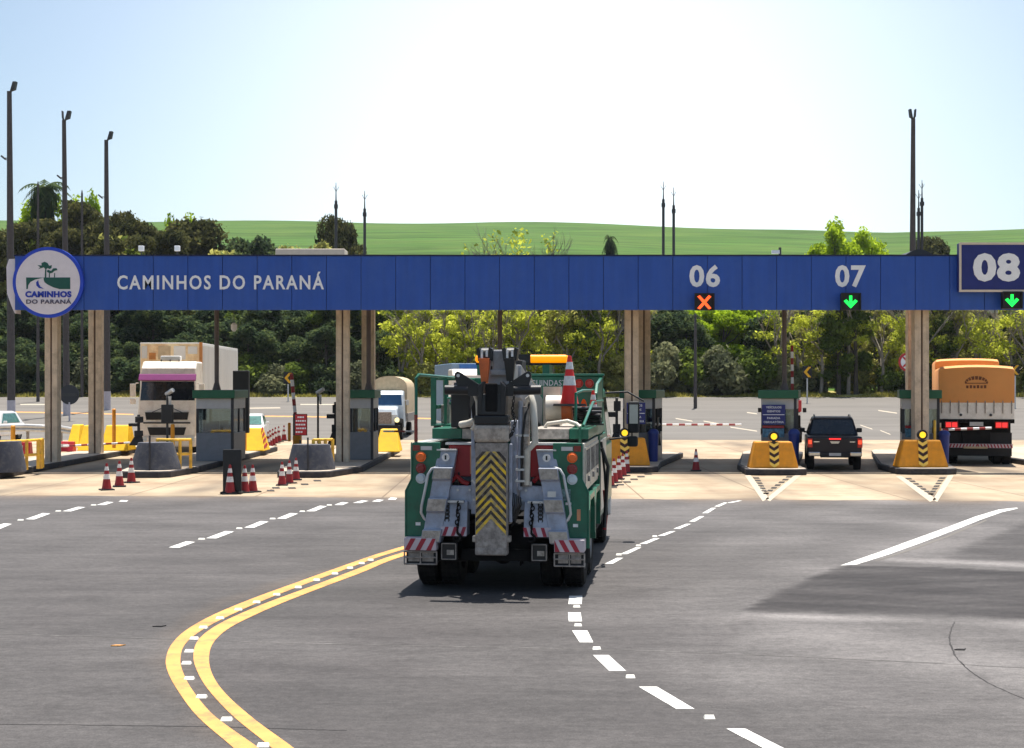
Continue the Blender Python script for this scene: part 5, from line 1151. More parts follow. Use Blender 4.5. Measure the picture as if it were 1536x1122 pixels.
MB().cyl((0.80, 1.6, 2.58), (0.95, 1.6, 2.58), 0.20, n=24).build('reel_band', m['orange'], tow, smooth=True)
q = MB()
for i in range(5): q.tube([(0.96+0.42*t, 1.7+0.1*math.sin(t*3+i), 2.36+i*0.052) for t in (0, .2, .4, .6, .8, 1)], 0.03, 8)
q.build('hose_stack', m['black'], tow, smooth=True)
q = MB(); q.tube([(0.62, 0.7, 2.30), (0.66, 0.7, 2.36), (0.95, 0.72, 2.40), (1.08, 0.7, 2.36), (1.14, 0.65, 2.31)], 0.03, 10); q.build('strap', m['offwhite'], tow, smooth=True)
# cab
q = MB(); q.box(-1.24, 1.24, 5.7, 7.9, 0.75, 1.9); q.frus((-1.24, 1.24, 5.7, 7.9), 1.9, (-1.12, 1.12, 5.75, 7.6), 2.88); cab = q.build('cab', m['green'], tow, bevel=0.06)
q = MB()
for sx in (-1, 1): q.add([(sx*1.237, 6.4, 1.95), (sx*1.237, 7.6, 1.95), (sx*1.15, 7.45, 2.7), (sx*1.15, 6.4, 2.7)], [(0, 1, 2, 3)])
q.add([(-0.9, 5.69, 2.0), (0.9, 5.69, 2.0), (0.85, 5.72, 2.6), (-0.85, 5.72, 2.6)], [(0, 1, 2, 3)]); q.build('window', m['darkglass'], cab)
q = MB(); q.add([(-1.15, 7.906, 1.95), (1.15, 7.906, 1.95), (1.05, 7.66, 2.75), (-1.05, 7.66, 2.75)], [(0, 1, 2, 3)]); q.build('windscreen', m['darkglass'], cab)
q = MB(); q.box(-1.22, 1.22, 7.9, 8.1, 0.4, 0.95); q.build('bumper', m['galv'], cab, bevel=0.05)
for sx in (-1, 1):
    q = MB(); q.box(sx*0.95-0.2, sx*0.95+0.2, 8.1, 8.12, 0.65, 0.85); q.build('headlight', m['lampwhite'], cab)
    o = 0.0 if sx < 0 else 0.16
    q = MB(); q.tube([(sx*1.12, 7.5, 2.78), (sx*(1.4+o), 7.5, 2.80), (sx*(1.72+o), 7.45, 2.62)], 0.018, 8); q.tube([(sx*1.22, 7.4, 1.9), (sx*(1.5+o), 7.4, 1.95)], 0.018, 8); ar = q.build('mirror', m['black'], cab, smooth=True)
    q = MB(); q.box(sx*(1.52+o)-0.11, sx*(1.52+o)+0.11, 7.38, 7.5, 2.02, 2.62); q.box(sx*(1.50+o)-0.10, sx*(1.50+o)+0.10, 7.36, 7.48, 1.76, 1.96); q.build('mirror_shell', m['blackmatt'], ar, bevel=0.04)
    q = MB(); q.box(sx*(1.52+o)-0.08, sx*(1.52+o)+0.08, 7.372, 7.378, 2.2, 2.56); q.build('mirror_glass', m['silver'], ar)
q = MB(); q.box(-1.04, 0.61, 5.1, 5.42, 3.32, 3.46); lb = q.build('light_bar', m['amber'], tow, bevel=0.06, seg=4)
MB().box(-0.27, -0.05, 5.09, 5.43, 3.31, 3.47).build('light_bar_centre', m['black'], lb); MB().box(-1.02, 0.59, 5.12, 5.4, 3.28, 3.318).build('light_bar_base', m['blackmatt'], lb)
for xx in (-0.87, 0.27): MB().box(xx-0.06, xx+0.06, 4.6, 5.3, 3.1, 3.28).build('light_bar_post', m['green'], lb)
q = MB(); q.box(-0.02, 0.22, 1.3, 1.9, 2.95, 3.30); q.build('worklight_block', m['blackmatt'], tow, bevel=0.02)
q = MB(); q.box(0.62, 0.92, -0.006, -0.002, 0, 0.0001) ; 
# decals on the right corner panel
MB().box(0.83, 1.05, -0.009, -0.001, 1.30, 1.46).build('decal', M('decal_grey', (0.12, 0.2, 0.2), 0.5, var=0.8, scale=25), tow); MB().box(0.74, 0.86, -0.17, -0.16, 1.36, 1.44).build('decal', m['galv'], tow)
MB().box(1.14, 1.19, -0.009, -0.001, 1.02, 1.18).build('decal', m['orangetan'], tow); MB().box(0.98, 1.06, -0.009, -0.001, 1.24, 1.275).build('decal', m['conewhite'], tow)
# wiring/hoses on the right flank
q = MB(); q.tube([(1.30, 3.35, 1.9), (1.40, 3.4, 1.6), (1.36, 3.45, 1.0), (1.34, 3.4, 0.6)], 0.03, 8); q.tube([(1.29, 3.42, 2.0), (1.34, 3.5, 1.5), (1.38, 3.45, 0.8)], 0.02, 8); q.build('air_hose', m['black'], tow, smooth=True)
q = MB(); q.tube([(1.33, 3.6, 1.2), (1.36, 3.6, 0.8), (1.33, 3.6, 0.55)], 0.03, 8); q.build('air_hose', m['red'], tow, smooth=True)
Mt = tow.matrix_basis if False else (Matrix.Translation((TX, TY, 0)) @ Matrix.Rotation(yaw, 4, 'Z'))
def ontow(x, y, z): return Mt @ Vector((x, y, z))
cone(ontow(0.93, 1.35, 2.61), 'large bright red cone standing high on the tow truck deck', 'cones carried on the tow truck', 1.0, 0.4, m['conebright'])  # body in a brighter red than the cones on the road
cone(ontow(1.22, 2.4, 2.30), 'smaller cone low at the right side of the tow truck deck', 'cones carried on the tow truck', 0.72, 0.2, m['conebright'])

# ------------------------------------------------------------------ generic lofted car body
def loft(prof, hw, taper):
    """closed side profile (y,z) extruded across x, narrowed by taper(y,z)"""
    b = MB(); n = len(prof); vs = [(-hw*taper(y, z), y, z) for y, z in prof]+[(hw*taper(y, z), y, z) for y, z in prof]
    b.add(vs, [tuple(range(n)), tuple(range(2*n-1, n-1, -1))]+[(i, (i+1) % n, n+(i+1) % n, n+i) for i in range(n)]); return b
# pickup
pk = thing('pickup_truck', 'dark double cab pickup with lit red tail lamps waiting at the green arrow lane', 'pickup', (11.12, 50.5, 0), -R(10))
hw = 0.915
tp = lambda y, z: 1.0-0.05*max(0, 0.62-z)/0.3
loft([(0.05, 0.55), (0.02, 1.16), (0.06, 1.18), (5.0, 1.12), (5.25, 1.0), (5.3, 0.55), (4.9, 0.42), (4.5, 0.85), (3.9, 0.85), (3.6, 0.42), (1.75, 0.42), (1.5, 0.85), (0.8, 0.85), (0.5, 0.5)], hw, tp).build('body', m['pick'], pk, bevel=0.05)
tc_ = lambda y, z: 0.97-0.20*max(0, (z-1.15)/0.65)
cb = loft([(1.75, 1.14), (2.05, 1.76), (2.3, 1.82), (3.4, 1.82), (3.7, 1.74), (4.35, 1.14)], hw, tc_).build('cab', m['pick'], pk, bevel=0.06)
q = MB(); q.add([(-0.78, 1.775, 1.22), (0.78, 1.775, 1.22), (0.66, 2.015, 1.72), (-0.66, 2.015, 1.72)], [(0, 1, 2, 3)]); q.build('rear_window', m['darkglass'], cb)
q = MB(); q.add([(-0.78, 4.33, 1.2), (0.78, 4.33, 1.2), (0.66, 3.74, 1.72), (-0.66, 3.74, 1.72)], [(0, 1, 2, 3)])
q.build('windscreen', m['darkglass'], cb)
for s in (-1, 1):
    q = MB(); q.add([(s*hw*0.965, 2.0, 1.2), (s*hw*0.965, 4.0, 1.2), (s*hw*0.805, 3.55, 1.70), (s*hw*0.805, 2.2, 1.70)], [(0, 1, 2, 3)]); q.build('side_window', m['darkglass'], cb)
    q = MB(); q.box(s*1.03-0.10, s*1.03+0.10, 3.7, 3.85, 1.22, 1.38); q.box(s*0.92-0.06, s*0.92+0.06, 3.75, 3.82, 1.2, 1.26); q.build('mirror', m['black'], pk, bevel=0.04)
    q = MB(); q.box(s*0.84-0.085, s*0.84+0.085, -0.01, 0.14, 0.80, 1.12); tl = q.build('tail_lamp', m['lampred'], pk, bevel=0.02)
    q = MB(); q.box(s*0.84-0.055, s*0.84+0.055, -0.022, -0.011, 0.92, 1.06); q.build('lit_lens', m['tailorange'], tl)
    q = MB(); q.box(min(s*0.50, s*0.90), max(s*0.50, s*0.90), -0.13, 0.05, 0.50, 0.66); q.build('bumper_end', m['chrome'], pk, bevel=0.035)
    for yy in (1.15, 4.2): wheel(pk, s*0.80, yy, 0.38, 0.25, s)
MB().box(-0.5, 0.5, -0.09, 0.05, 0.46, 0.62).build('bumper_step', m['blackmatt'], pk, bevel=0.02)
MB().box(-0.20, 0.20, -0.016, -0.001, 1.075, 1.125).build('brake_lamp', m['brake'], pk)
q = MB(); q.prism([(-0.17, 1.02), (0.17, 1.02), (0.12, 0.94), (-0.12, 0.94)], 0.005, 0.03); q.build('tailgate_handle', m['chrome'], pk)
MB().box(-0.20, 0.20, -0.105, -0.092, 0.52, 0.62).build('number_plate', m['plate'], pk)
q = MB(); q.box(-0.72, -0.52, 0.012, 0.026, 0.98, 1.02); q.box(0.5, 0.68, 0.012, 0.026, 0.98, 1.02); q.build('badge', m['chrome'], pk)
for s in (-1, 1): MB().tube([(s*0.62, 2.2, 1.84), (s*0.62, 2.3, 1.88), (s*0.62, 3.3, 1.88), (s*0.62, 3.4, 1.83)], 0.02, 8).build('roof_rail', m['galv'], cb)

# orange tarpaulin lorry seen from behind
ot = thing('tarpaulin_truck', 'lorry with orange tarpaulin cover seen from behind in the lane under the 08 board', 'truck', (17.1, 54.0, 0), -R(15))
hw = 1.33; z0, z1_ = fz(604, 54), fz(551, 54)
def cover(y0, y1, zb_, zt_, crown=0.05, n=12, w=hw):
    b = MB(); vs = []; ys = [y0, y0+0.18]+[y0+0.18+(y1-y0-0.18)*i/8 for i in range(1, 9)]
    for i, y in enumerate(ys):
        dz = -0.06 if i == 0 else 0.03*math.sin(i*2.2); ring = [(-w, zb_), (-w, zt_-0.10), (-w+0.05, zt_-0.01), (-w*0.8, zt_+0.02)]+[(w*0.8*(2*k/6-1), zt_+crown*(1-(2*k/6-1)**2)+0.02) for k in range(1, 6)]+[(w*0.8, zt_+0.02), (w-0.05, zt_-0.01), (w, zt_-0.10), (w, zb_)]
        vs += [(x, y, z+(dz if z > zb_+0.3 else 0)) for x, z in ring]
    k = len(ring); b.add(vs, [(i*k+j, i*k+j+1, (i+1)*k+j+1, (i+1)*k+j) for i in range(len(ys)-1) for j in range(k-1)]+[tuple(range(k-1, -1, -1)), tuple(range((len(ys)-1)*k, len(ys)*k))])
    return b
tpo = cover(0, 8.6, z0, z1_).build('tarpaulin', m['tarp'], ot, smooth=True)
cover(8.7, 15.5, z0, z1_+0.42, 0.03, w=hw*0.98).build('front_tarpaulin', m['tarp'], ot, smooth=True)
q = MB(); c = (z0+z1_)/2+0.10
for i in range(9):   # fan-shaped print
    a0 = math.pi*(i+0.1)/9; a1 = math.pi*(i+0.85)/9
    q.prism([(0.30*math.cos(a0)*1.15, c-0.03+0.13*math.sin(a0)), (0.36*math.cos(a0)*1.15, c-0.03+0.26*math.sin(a0)), (0.36*math.cos(a1)*1.15, c-0.03+0.26*math.sin(a1)), (0.30*math.cos(a1)*1.15, c-0.03+0.13*math.sin(a1))], -0.012, -0.004)
q.prism([(-0.40, c-0.05), (0.40, c-0.05), (0.40, c-0.02), (-0.40, c-0.02)], -0.012, -0.004)
for i in range(6): q.box(-0.36+i*0.125, -0.28+i*0.125, -0.012, -0.004, c-0.22, c-0.12+0.015*(i % 2))
q.build('print', m['tarpprint'], tpo)
zb0 = fz(629, 54)
q = MB(); q.box(-hw, hw, 0.02, 15.4, zb0, z0+0.02); bd = q.build('load_body', m['truckbody'], ot, bevel=0.02)
q = MB()
for i in range(9): x = -hw+0.1+i*(2*hw-0.2)/8; q.box(x-0.018, x+0.018, -0.012, 0.019, zb0+0.22, z0+0.06); q.tube([(x, -0.015, z0+0.08), (x+0.02, -0.02, z0-0.12)], 0.008, 5)
for sx in (-1, 1):
    for i in range(14): q.box(min(sx*hw, sx*(hw+0.02)), max(sx*hw, sx*(hw+0.02)), 0.3+i*1.08, 0.36+i*1.08, zb0, z0+0.04)
q.build('rib', m['dirtysteel'], bd)
for x in (-0.55, 0.5): MB().cyl((x, -0.03, zb0+0.16), (x, 0.018, zb0+0.16), 0.05, n=14).build('latch', m['boothdark'], bd)
q = MB(); q.box(-hw, hw, 0.0, 15.2, zb0-0.14, zb0-0.002); q.box(-0.5, 0.5, 0.3, 18, 0.7, zb0-0.14); q.box(-hw+0.1, hw-0.1, 0.55, 0.62, 0.35, zb0-0.14); q.build('chassis', m['chassis'], ot)
for x in (-0.88, 0.88):
    q = MB(); q.box(x-0.23, x+0.23, -0.06, 0.0, fz(642, 54), fz(632.5, 54)); tl = q.build('tail_lamp', m['lampred'], ot, bevel=0.015)
    q = MB(); q.box(x-0.19, x-0.02, -0.072, -0.061, fz(640.5, 54), fz(634, 54)); q.box(x+0.03, x+0.19, -0.072, -0.061, fz(640.5, 54), fz(634, 54)); q.build('lit_lens', m['brake'], tl)
MB().box(-0.24, 0.24, -0.03, 0.0, fz(639, 54), fz(633, 54)).build('number_plate', m['plate'], ot)
q = MB(); q.box(-hw+0.12, hw-0.05, 0.18, 0.26, fz(672, 54), fz(666, 54)); bb = q.build('underrun_bar', m['whitestripe'], ot)
q = MB()
for i in range(22):
    x = -hw+0.14+i*0.115; s = 0.05 if i < 11 else -0.05
    q.prism([(x, fz(671.7, 54)), (x+0.055, fz(671.7, 54)), (x+0.055+s, fz(666.3, 54)), (x+s, fz(666.3, 54))], 0.172, 0.1785)
q.build('stripes', m['redstripe'], bb); MB().box(-0.45, 0.4, 0.15, 0.17, fz(673, 54), fz(670, 54)).build('bar_plate', m['tarpbeige'], bb)
q = MB(); q.box(-hw+0.06, hw-0.06, 0.50, 0.53, 0.33, 1.2); q.build('mud_flap', m['blackmatt'], ot)
for sx in (-1, 1):
    for yy in (1.4, 2.7, 4.0): wheel(ot, sx*1.12, yy, 0.5, 0.3, sx); wheel(ot, sx*0.78, yy, 0.5, 0.3, sx)
    wheel(ot, sx*1.1, 16.5, 0.5, 0.3, sx)
q = MB(); q.box(-1.25, 1.25, 15.6, 18, 0.8, 3.2); q.build('cab', m['cabwhite'], ot, bevel=0.1)

# cab-over lorries coming towards the camera (front faces -Y)
def cabover(name, loc, rz, label, paint, cabw=2.46, cabh=2.95, visor=None, z_floor=0.42, roofbox=True, d=2.0, zw=1.74, zv=None, gz=((1.42, 1.18), (0.92, 0.62))):
    t = thing(name, label, 'truck', loc, rz); a = cabw/2
    pr = [(0.0, z_floor), (-0.04, 0.9), (0.0, 1.72), (0.32, cabh-0.30), (0.62, cabh), (d, cabh), (d, z_floor)]
    tf = lambda y, z: 1.0-0.07*max(0, (z-1.7)/(cabh-1.7))
    c = loft(pr, a, tf).build('cab', paint, t, bevel=0.07)
    yw = lambda z: 0.32*(z-1.72)/(cabh-0.30-1.72)-0.008
    z0, z1 = zw, (zv or cabh-0.66)
    q = MB(); q.add([(-a*0.93, yw(z0), z0), (a*0.93, yw(z0), z0), (a*0.89, yw(z1), z1), (-a*0.89, yw(z1), z1)], [(0, 1, 2, 3)]); q.build('windscreen', m['darkglass'], c)
    q = MB()
    for s in (-1, 1): q.add([(s*a*1.003, 0.35, 1.78), (s*a*1.003, 1.4, 1.78), (s*a*0.962, 1.3, 2.4), (s*a*0.965, 0.55, 2.4)], [(0, 1, 2, 3)])
    q.build('side_window', m['darkglass'], c)
    if visor: 
        zz = (zv or cabh-0.62)+0.02; q = MB(); q.prism([(yw(zz)-0.16, zz), (yw(zz)-0.005, zz+0.30), (yw(zz)-0.06, zz+0.30), (yw(zz)-0.24, zz+0.03)], -a*0.98, a*0.98, 'x'); q.build('sun_visor', visor, c, bevel=0.02)
    g = MB(); (u1, u0), (v1, v0) = gz; g.prism([(-a*0.74, u1), (a*0.74, u1), (a*0.70, u0), (-a*0.70, u0)], -0.062, 0.1); g.prism([(-a*0.66, v1), (a*0.66, v1), (a*0.58, v0), (-a*0.58, v0)], -0.062, 0.1); g.box(-a*0.8, a*0.8, -0.055, 0.1, (u0+v1)/2, (u0+v1)/2+0.06); g.build('grille', m['blackmatt'], c)
    q = MB(); q.box(-a, a, -0.12, 0.3, z_floor-0.06, 0.80); bu = q.build('bumper', paint, c, bevel=0.06)
    for s in (-1, 1):
        q = MB(); q.box(s*a*0.8-0.16, s*a*0.8+0.16, -0.135, -0.12, 0.62, 0.78); q.build('headlight', m['lampwhite'], bu)
        q = MB(); zq = zw+0.1; q.box(s*(a+0.22)-0.11, s*(a+0.22)+0.11, 0.02, 0.16, zq+0.05, zq+0.60); q.box(s*(a+0.22)-0.11, s*(a+0.22)+0.11, 0.02, 0.16, zq-0.25, zq-0.03); q.box(s*(a+0.05)-0.06, s*(a+0.05)+0.08, 0.07, 0.10, zq+0.61, zq+0.65); q.build('mirror', paint, c, bevel=0.03)
        wheel(t, s*(a-0.18), 1.25, 0.5, 0.3, s)
    MB().box(-0.22, 0.22, -0.14, -0.121, 0.46, 0.58).build('number_plate', m['plate'], bu)
    q = MB()
    for s in (-1, 1): q.tube([(s*0.75, yw(1.75)-0.02, 1.76), (s*0.15, yw(2.0)-0.02, 2.02)], 0.014, 5)
    q.build('wiper', m['black'], c)
    return t, c, a
t, c, a = cabover('container_truck', (fx(250.5, 62), 62.0, 0.0), R(2), 'white lorry with pink sun visor and rusty container facing the camera', m['cabwhite'], visor=m['pink'], cabh=3.98, zw=2.32, zv=3.12, gz=((1.82, 1.5), (1.18, 0.85)))
q = MB(); q.box(-0.42, 0.42, 0.7, 1.1, 4.02, 4.22); rb = q.build('roof_unit', m['white'], c, bevel=0.04)
q = MB(); 
for x in (-0.38, 0, 0.38): q.box(x-0.02, x+0.02, 0.66, 0.7, 3.9, 4.06)
q.build('bracket', m['blackmatt'], rb)
MB().add([(-1.06, 0.292, 3.50), (1.06, 0.292, 3.50), (1.03, 0.335, 3.66), (-1.03, 0.335, 3.66)], [(0, 1, 2, 3)]).build('upper_window', M('dusky_pink_glass', (0.36, 0.27, 0.3), 0.3), c)
x0, x1 = fx(214, 65)-t.location.x, fx(306, 65)-t.location.x; zc = fz(514, 65)
fwid = x1-x0; q = MB(); q.box(x0, x1, 3.0, 13.5, 1.25, zc); cn = q.build('container', m['containerside'], t, bevel=0.02)
q = MB()
for i in range(9): xx = x0+0.12+i*(x1-x0-0.24)/8; q.box(xx-0.05, xx+0.05, 2.955, 2.998, 1.4, zc-0.14)
q.box(x0+0.05, x1-0.05, 2.97, 2.999, 1.3, zc-0.06); q.build('front_wall', m['container'], cn)
for (u0, u1, w0, w1, mt) in ((0.30, 0.50, 0.10, 0.75, 'tarpbeige'), (0.55, 0.74, 0.10, 0.75, 'containerside'), (0.78, 0.93, 0.12, 0.5, 'containerside'), (0.15, 0.26, 0.4, 0.75, 'rust'), (0.03, 0.12, 0.1, 0.7, 'containerside')): MB().box(x0+u0*fwid, x0+u1*fwid, 2.945, 2.954, zc-w1, zc-w0-0.05).build('patch_panel', m[mt], cn)
q = MB(); q.box(x1-0.1, x1+0.02, 2.93, 3.1, 1.25, zc+0.02); q.build('corner_post', m['rust'], cn)
q = MB()
for i in range(30): q.box(x1, x1+0.025, 3.3+i*0.34, 3.5+i*0.34, 1.4, zc-0.12)
q.build('corrugation', m['containerside'], cn)
q = MB(); q.box(-0.5, 0.5, 1.8, 13.3, 0.7, 1.24); q.build('chassis', m['chassis'], t)
for sx in (-1, 1):
    for yy in (5.0, 10.5, 11.8): wheel(t, sx*1.05, yy, 0.5, 0.3, sx)
# blue box lorry behind the tow truck
t, c, a = cabover('box_truck', (fx(716, 70), 70, 0), R(10), 'white cab and blue grey box of a lorry behind the tow truck', m['cabwhite'], cabh=3.75)
q = MB(); q.box(-0.95, 1.25, 2.3, 9, 1.1, 4.05); bx = q.build('cargo_box', m['boxblue'], t, bevel=0.03); q = MB(); q.box(-0.55, 1.26, 2.28, 9.01, 3.5, 4.0); q.build('stripe', m['deepblue'], bx)
for sx in (-1, 1): wheel(t, sx*1.05, 7, 0.5, 0.3, sx)
MB().box(-0.5, 0.5, 1.5, 9, 0.65, 1.1).build('chassis', m['chassis'], t)
# old bonneted lorry with beige cover
Y = 80; ol = thing('old_truck', 'old pale blue bonneted lorry with rounded beige tarpaulin left of the tow truck', 'truck', (fx(577, Y), Y, 0), -R(1)); ol.scale = (0.92, 0.92, 0.94)
q = loft([(0, 0.62), (-0.05, 1.45), (0.15, 1.85), (1.1, 1.95), (1.1, 0.62)], 0.78, lambda y, z: 1.0 if z < 1.7 else 0.9).build('bonnet', m['paleblue'], ol, bevel=0.12, seg=3)
c = loft([(1.1, 0.62), (1.1, 1.95), (1.3, 2.62), (1.55, 2.85), (2.5, 2.85), (2.5, 0.62)], 1.05, lambda y, z: 1-0.09*max(0, (z-1.9)/0.95)).build('cab', m['paleblue'], ol, bevel=0.12, seg=3)
q = MB(); q.add([(-0.92, 1.10, 2.0), (0.92, 1.10, 2.0), (0.86, 1.27, 2.6), (-0.86, 1.27, 2.6)], [(0, 1, 2, 3)]); q.build('windscreen', M('blue_glass', (0.02, 0.07, 0.16), 0.1), c)
MB().box(-0.5, 0.5, 0.9, 1.02, 2.86, 2.95).build('roof_plate', m['galv'], c) if False else None
q = MB(); q.box(-0.95, 0.95, -0.22, 0.0, 0.55, 0.85); q.build('bumper', m['blackmatt'], ol, bevel=0.03)
MB().box(-0.42, 0.42, -0.10, -0.05, 0.95, 1.62).build('grille', m['dirtysteel'], ol, bevel=0.03)
for s in (-1, 1):
    q = MB(); q.prism([(-0.1, 0.7), (-0.12, 1.0), (0.1, 1.25), (0.8, 1.2), (1.05, 0.8), (1.05, 0.7)], s*0.6, s*1.05, 'x'); q.build('mudguard', m['chassis'], ol, bevel=0.05)
    q = MB(); q.cyl((s*0.74, -0.10, 1.15), (s*0.74, 0.1, 1.15), 0.16, n=18); hl = q.build('headlight', m['galv'], ol, smooth=True); MB().cyl((s*0.74, -0.115, 1.15), (s*0.74, -0.101, 1.15), 0.13, n=18).build('lens', m['headlight'], hl)
    wheel(ol, s*0.9, 0.55, 0.46, 0.26, s); wheel(ol, s*0.95, 5.5, 0.46, 0.3, s)
    q = MB(); q.box(s*1.25-0.08, s*1.25+0.08, 1.1, 1.2, 2.0, 2.3); q.box(s*1.12-0.1, s*1.12+0.1, 1.14, 1.17, 2.26, 2.30); q.build('mirror', m['galv'], ol, bevel=0.02)
b = MB(); ring = [(-1.1, 1.2), (-1.1, 3.0)]+[(1.1*math.cos(math.pi-math.pi*i/10), 3.0+0.72*math.sin(math.pi*i/10)**0.8) for i in range(1, 10)]+[(1.1, 3.0), (1.1, 1.2)]
vs = [(x, y, z) for y in (2.62, 4.4, 6.2, 8.0) for x, z in ring]; k = len(ring)
b.add(vs, [(i*k+j, i*k+j+1, (i+1)*k+j+1, (i+1)*k+j) for i in range(3) for j in range(k-1)]+[tuple(range(k-1, -1, -1)), tuple(range(3*k, 4*k))]); b.build('tarpaulin', m['tarpbeige'], ol, smooth=True)
q = MB(); q.box(-1.16, 1.16, 2.6, 8.05, 1.0, 1.5); q.box(-0.45, 0.45, 0.2, 8, 0.6, 1.0); q.build('load_bed', m['dirtysteel'], ol)

def smallcar(loc, rz, label, paint, glass, rear=False, w=1.7, h=1.45, lamp=None):
    t = thing('car', label, 'car', loc, rz); hw = w/2
    loft([(0, 0.4), (-0.02, 0.7), (0.1, 0.88), (1.0, 0.95), (3.9, 0.95), (4.0, 0.75), (4.0, 0.38), (3.6, 0.3), (0.4, 0.3)], hw, lambda y, z: 1-0.04*max(0, z-0.7)).build('body', paint, t, bevel=0.07, seg=3)
    c = loft([(0.75, 0.92), (1.45, h-0.05), (1.8, h), (3.0, h), (3.4, h-0.08), (3.85, 0.93)], hw*0.95, lambda y, z: 1-0.2*max(0, (z-0.95)/0.5)).build('cabin', paint, t, bevel=0.06)
    q = MB(); q.add([(-hw*0.82, 0.80, 0.98), (hw*0.82, 0.80, 0.98), (hw*0.72, 1.38, h-0.10), (-hw*0.72, 1.38, h-0.10)], [(0, 1, 2, 3)]); q.build('windscreen', glass, c)
    q = MB()
    for s in (-1, 1): q.add([(s*hw*0.95, 1.2, 0.98), (s*hw*0.95, 3.4, 0.98), (s*hw*0.79, 3.1, h-0.12), (s*hw*0.79, 1.65, h-0.12)], [(0, 1, 2, 3)])
    q.build('side_window', glass, c)
    for s in (-1, 1):
        q = MB(); q.box(s*hw*0.78-0.14, s*hw*0.78+0.14, -0.03, 0.12, 0.66, 0.82); q.build('tail_lamp' if rear else 'headlight', lamp or m['lampwhite'], t, bevel=0.03)
        q = MB(); q.box(s*(hw+0.10)-0.09, s*(hw+0.10)+0.09, 1.25, 1.36, 0.95, 1.1); q.build('mirror', paint, t, bevel=0.03)
        for yy in (0.75, 3.25): wheel(t, s*(hw-0.11), yy, 0.31, 0.2, s)
    MB().box(-hw*0.55, hw*0.55, -0.03, 0.0, 0.42, 0.6).build('grille', m['blackmatt'], t)
    return t
Y = 74; smallcar((fx(371, Y), Y, 0), R(6), 'white car with green tinted glass behind the striped yellow block', m['carwhite'], m['tealglass'], w=1.65, h=1.5)
Y = 76; smallcar((fx(-36, Y), Y, 0), R(-6), 'white car cut by the left edge behind the guardrail', m['carwhite'], m['tealglass'], w=1.75, h=1.6)
# red and white van leaving beyond the booth
Y = 76; vn = thing('van', 'dark van with tall red lamps driving away behind the booth with the full notice', 'van', (fx(1172, Y), Y, 0), -R(11))
loft([(0, 0.45), (0, 1.3), (0.06, 2.2), (0.2, 2.3), (4.6, 2.3), (5.0, 1.4), (5.1, 0.45)], 0.98, lambda y, z: 1-0.06*max(0, z-1.4)).build('body', m['chassis'], vn, bevel=0.08)
MB().box(-0.986, 0.986, -0.012, 0.4, 1.42, 1.56).build('stripe', m['carwhite'], vn); MB().box(-0.8, 0.8, -0.015, 0.02, 1.55, 2.05).build('rear_window', m['darkglass'], vn)
MB().box(-1.06, 1.06, -0.1, 0.1, 0.4, 0.75).build('bumper', m['blackmatt'], vn, bevel=0.03)
for s in (-1, 1):
    MB().box(s*0.90-0.13, s*0.90+0.13, -0.03, 0.3, 1.6, 2.2).build('tail_lamp', m['carred'], vn, bevel=0.03); wheel(vn, s*0.93, 1.0, 0.36, 0.24, s); wheel(vn, s*0.93, 4.1, 0.36, 0.24, s)
    MB().box(s*1.2-0.1, s*1.2+0.1, 4.0, 4.1, 1.5, 1.75).build('mirror', m['black'], vn, bevel=0.02)
# ================================================================== TREES
LM = {
 'dark': leafmat('leaf_dark_green', (0.03, 0.052, 0.034), (0.07, 0.105, 0.05), (0.17, 0.205, 0.065), 0.5),
 'mid': leafmat('leaf_mid_green', (0.05, 0.085, 0.022), (0.12, 0.17, 0.035), (0.25, 0.31, 0.05), 0.5),
 'spring': leafmat('leaf_spring_green', (0.17, 0.20, 0.035), (0.46, 0.50, 0.06), (0.78, 0.80, 0.10), 0.6),
 'lime': leafmat('leaf_lime_green', (0.13, 0.20, 0.015), (0.32, 0.44, 0.025), (0.52, 0.65, 0.04), 0.55),
 'olive': leafmat('leaf_olive', (0.13, 0.14, 0.045), (0.34, 0.34, 0.095), (0.62, 0.58, 0.17), 0.55),
 'grey': leafmat('leaf_grey_green', (0.075, 0.09, 0.055), (0.17, 0.185, 0.10), (0.31, 0.31, 0.16), 0.45),
 'brown': leafmat('leaf_brownish', (0.024, 0.032, 0.016), (0.065, 0.07, 0.028), (0.19, 0.18, 0.06), 0.45),
 'grass': leafmat('leaf_grass', (0.2, 0.2, 0.045), (0.38, 0.34, 0.08), (0.55, 0.48, 0.14), 0.4),
}
def leafcloud(name, clumps, n, size, mat, seed, flat=0.0, shell=0.5):
    g = np.random.default_rng(seed)
    C = np.array([c[0] for c in clumps]); Rr = np.array([c[1] for c in clumps])
    w = np.prod(Rr, 1)**0.75; idx = g.choice(len(C), n, p=w/w.sum())
    d = g.normal(size=(n, 3)); d /= np.linalg.norm(d, axis=1)[:, None]
    r = shell+(1-shell)*g.random(n)**0.6; r *= np.where(g.random(n) < 0.12, 1.18, 1.0)
    p = C[idx]+d*Rr[idx]*r[:, None]
    nrm = d*0.6+g.normal(size=(n, 3))*0.8; nrm[:, 2] += 0.35+flat; nrm /= np.linalg.norm(nrm, axis=1)[:, None]
    u = np.cross(nrm, g.normal(size=(n, 3))); u /= np.linalg.norm(u, axis=1)[:, None]; v = np.cross(nrm, u)
    s = size*(0.4+1.2*g.random(n)**1.3)[:, None]
    quad = np.stack([p-u*s, p-v*s*0.55+u*s*0.1, p+u*s, p+v*s*0.55+u*s*0.1], 1).reshape(-1, 3)
    me = bpy.data.meshes.new(name); me.vertices.add(4*n); me.vertices.foreach_set('co', quad.ravel())
    me.loops.add(4*n); me.loops.foreach_set('vertex_index', np.arange(4*n)); me.polygons.add(n); me.polygons.foreach_set('loop_start', np.arange(0, 4*n, 4)); me.polygons.foreach_set('loop_total', np.full(n, 4))
    me.update(calc_edges=True); me.materials.append(mat); return me
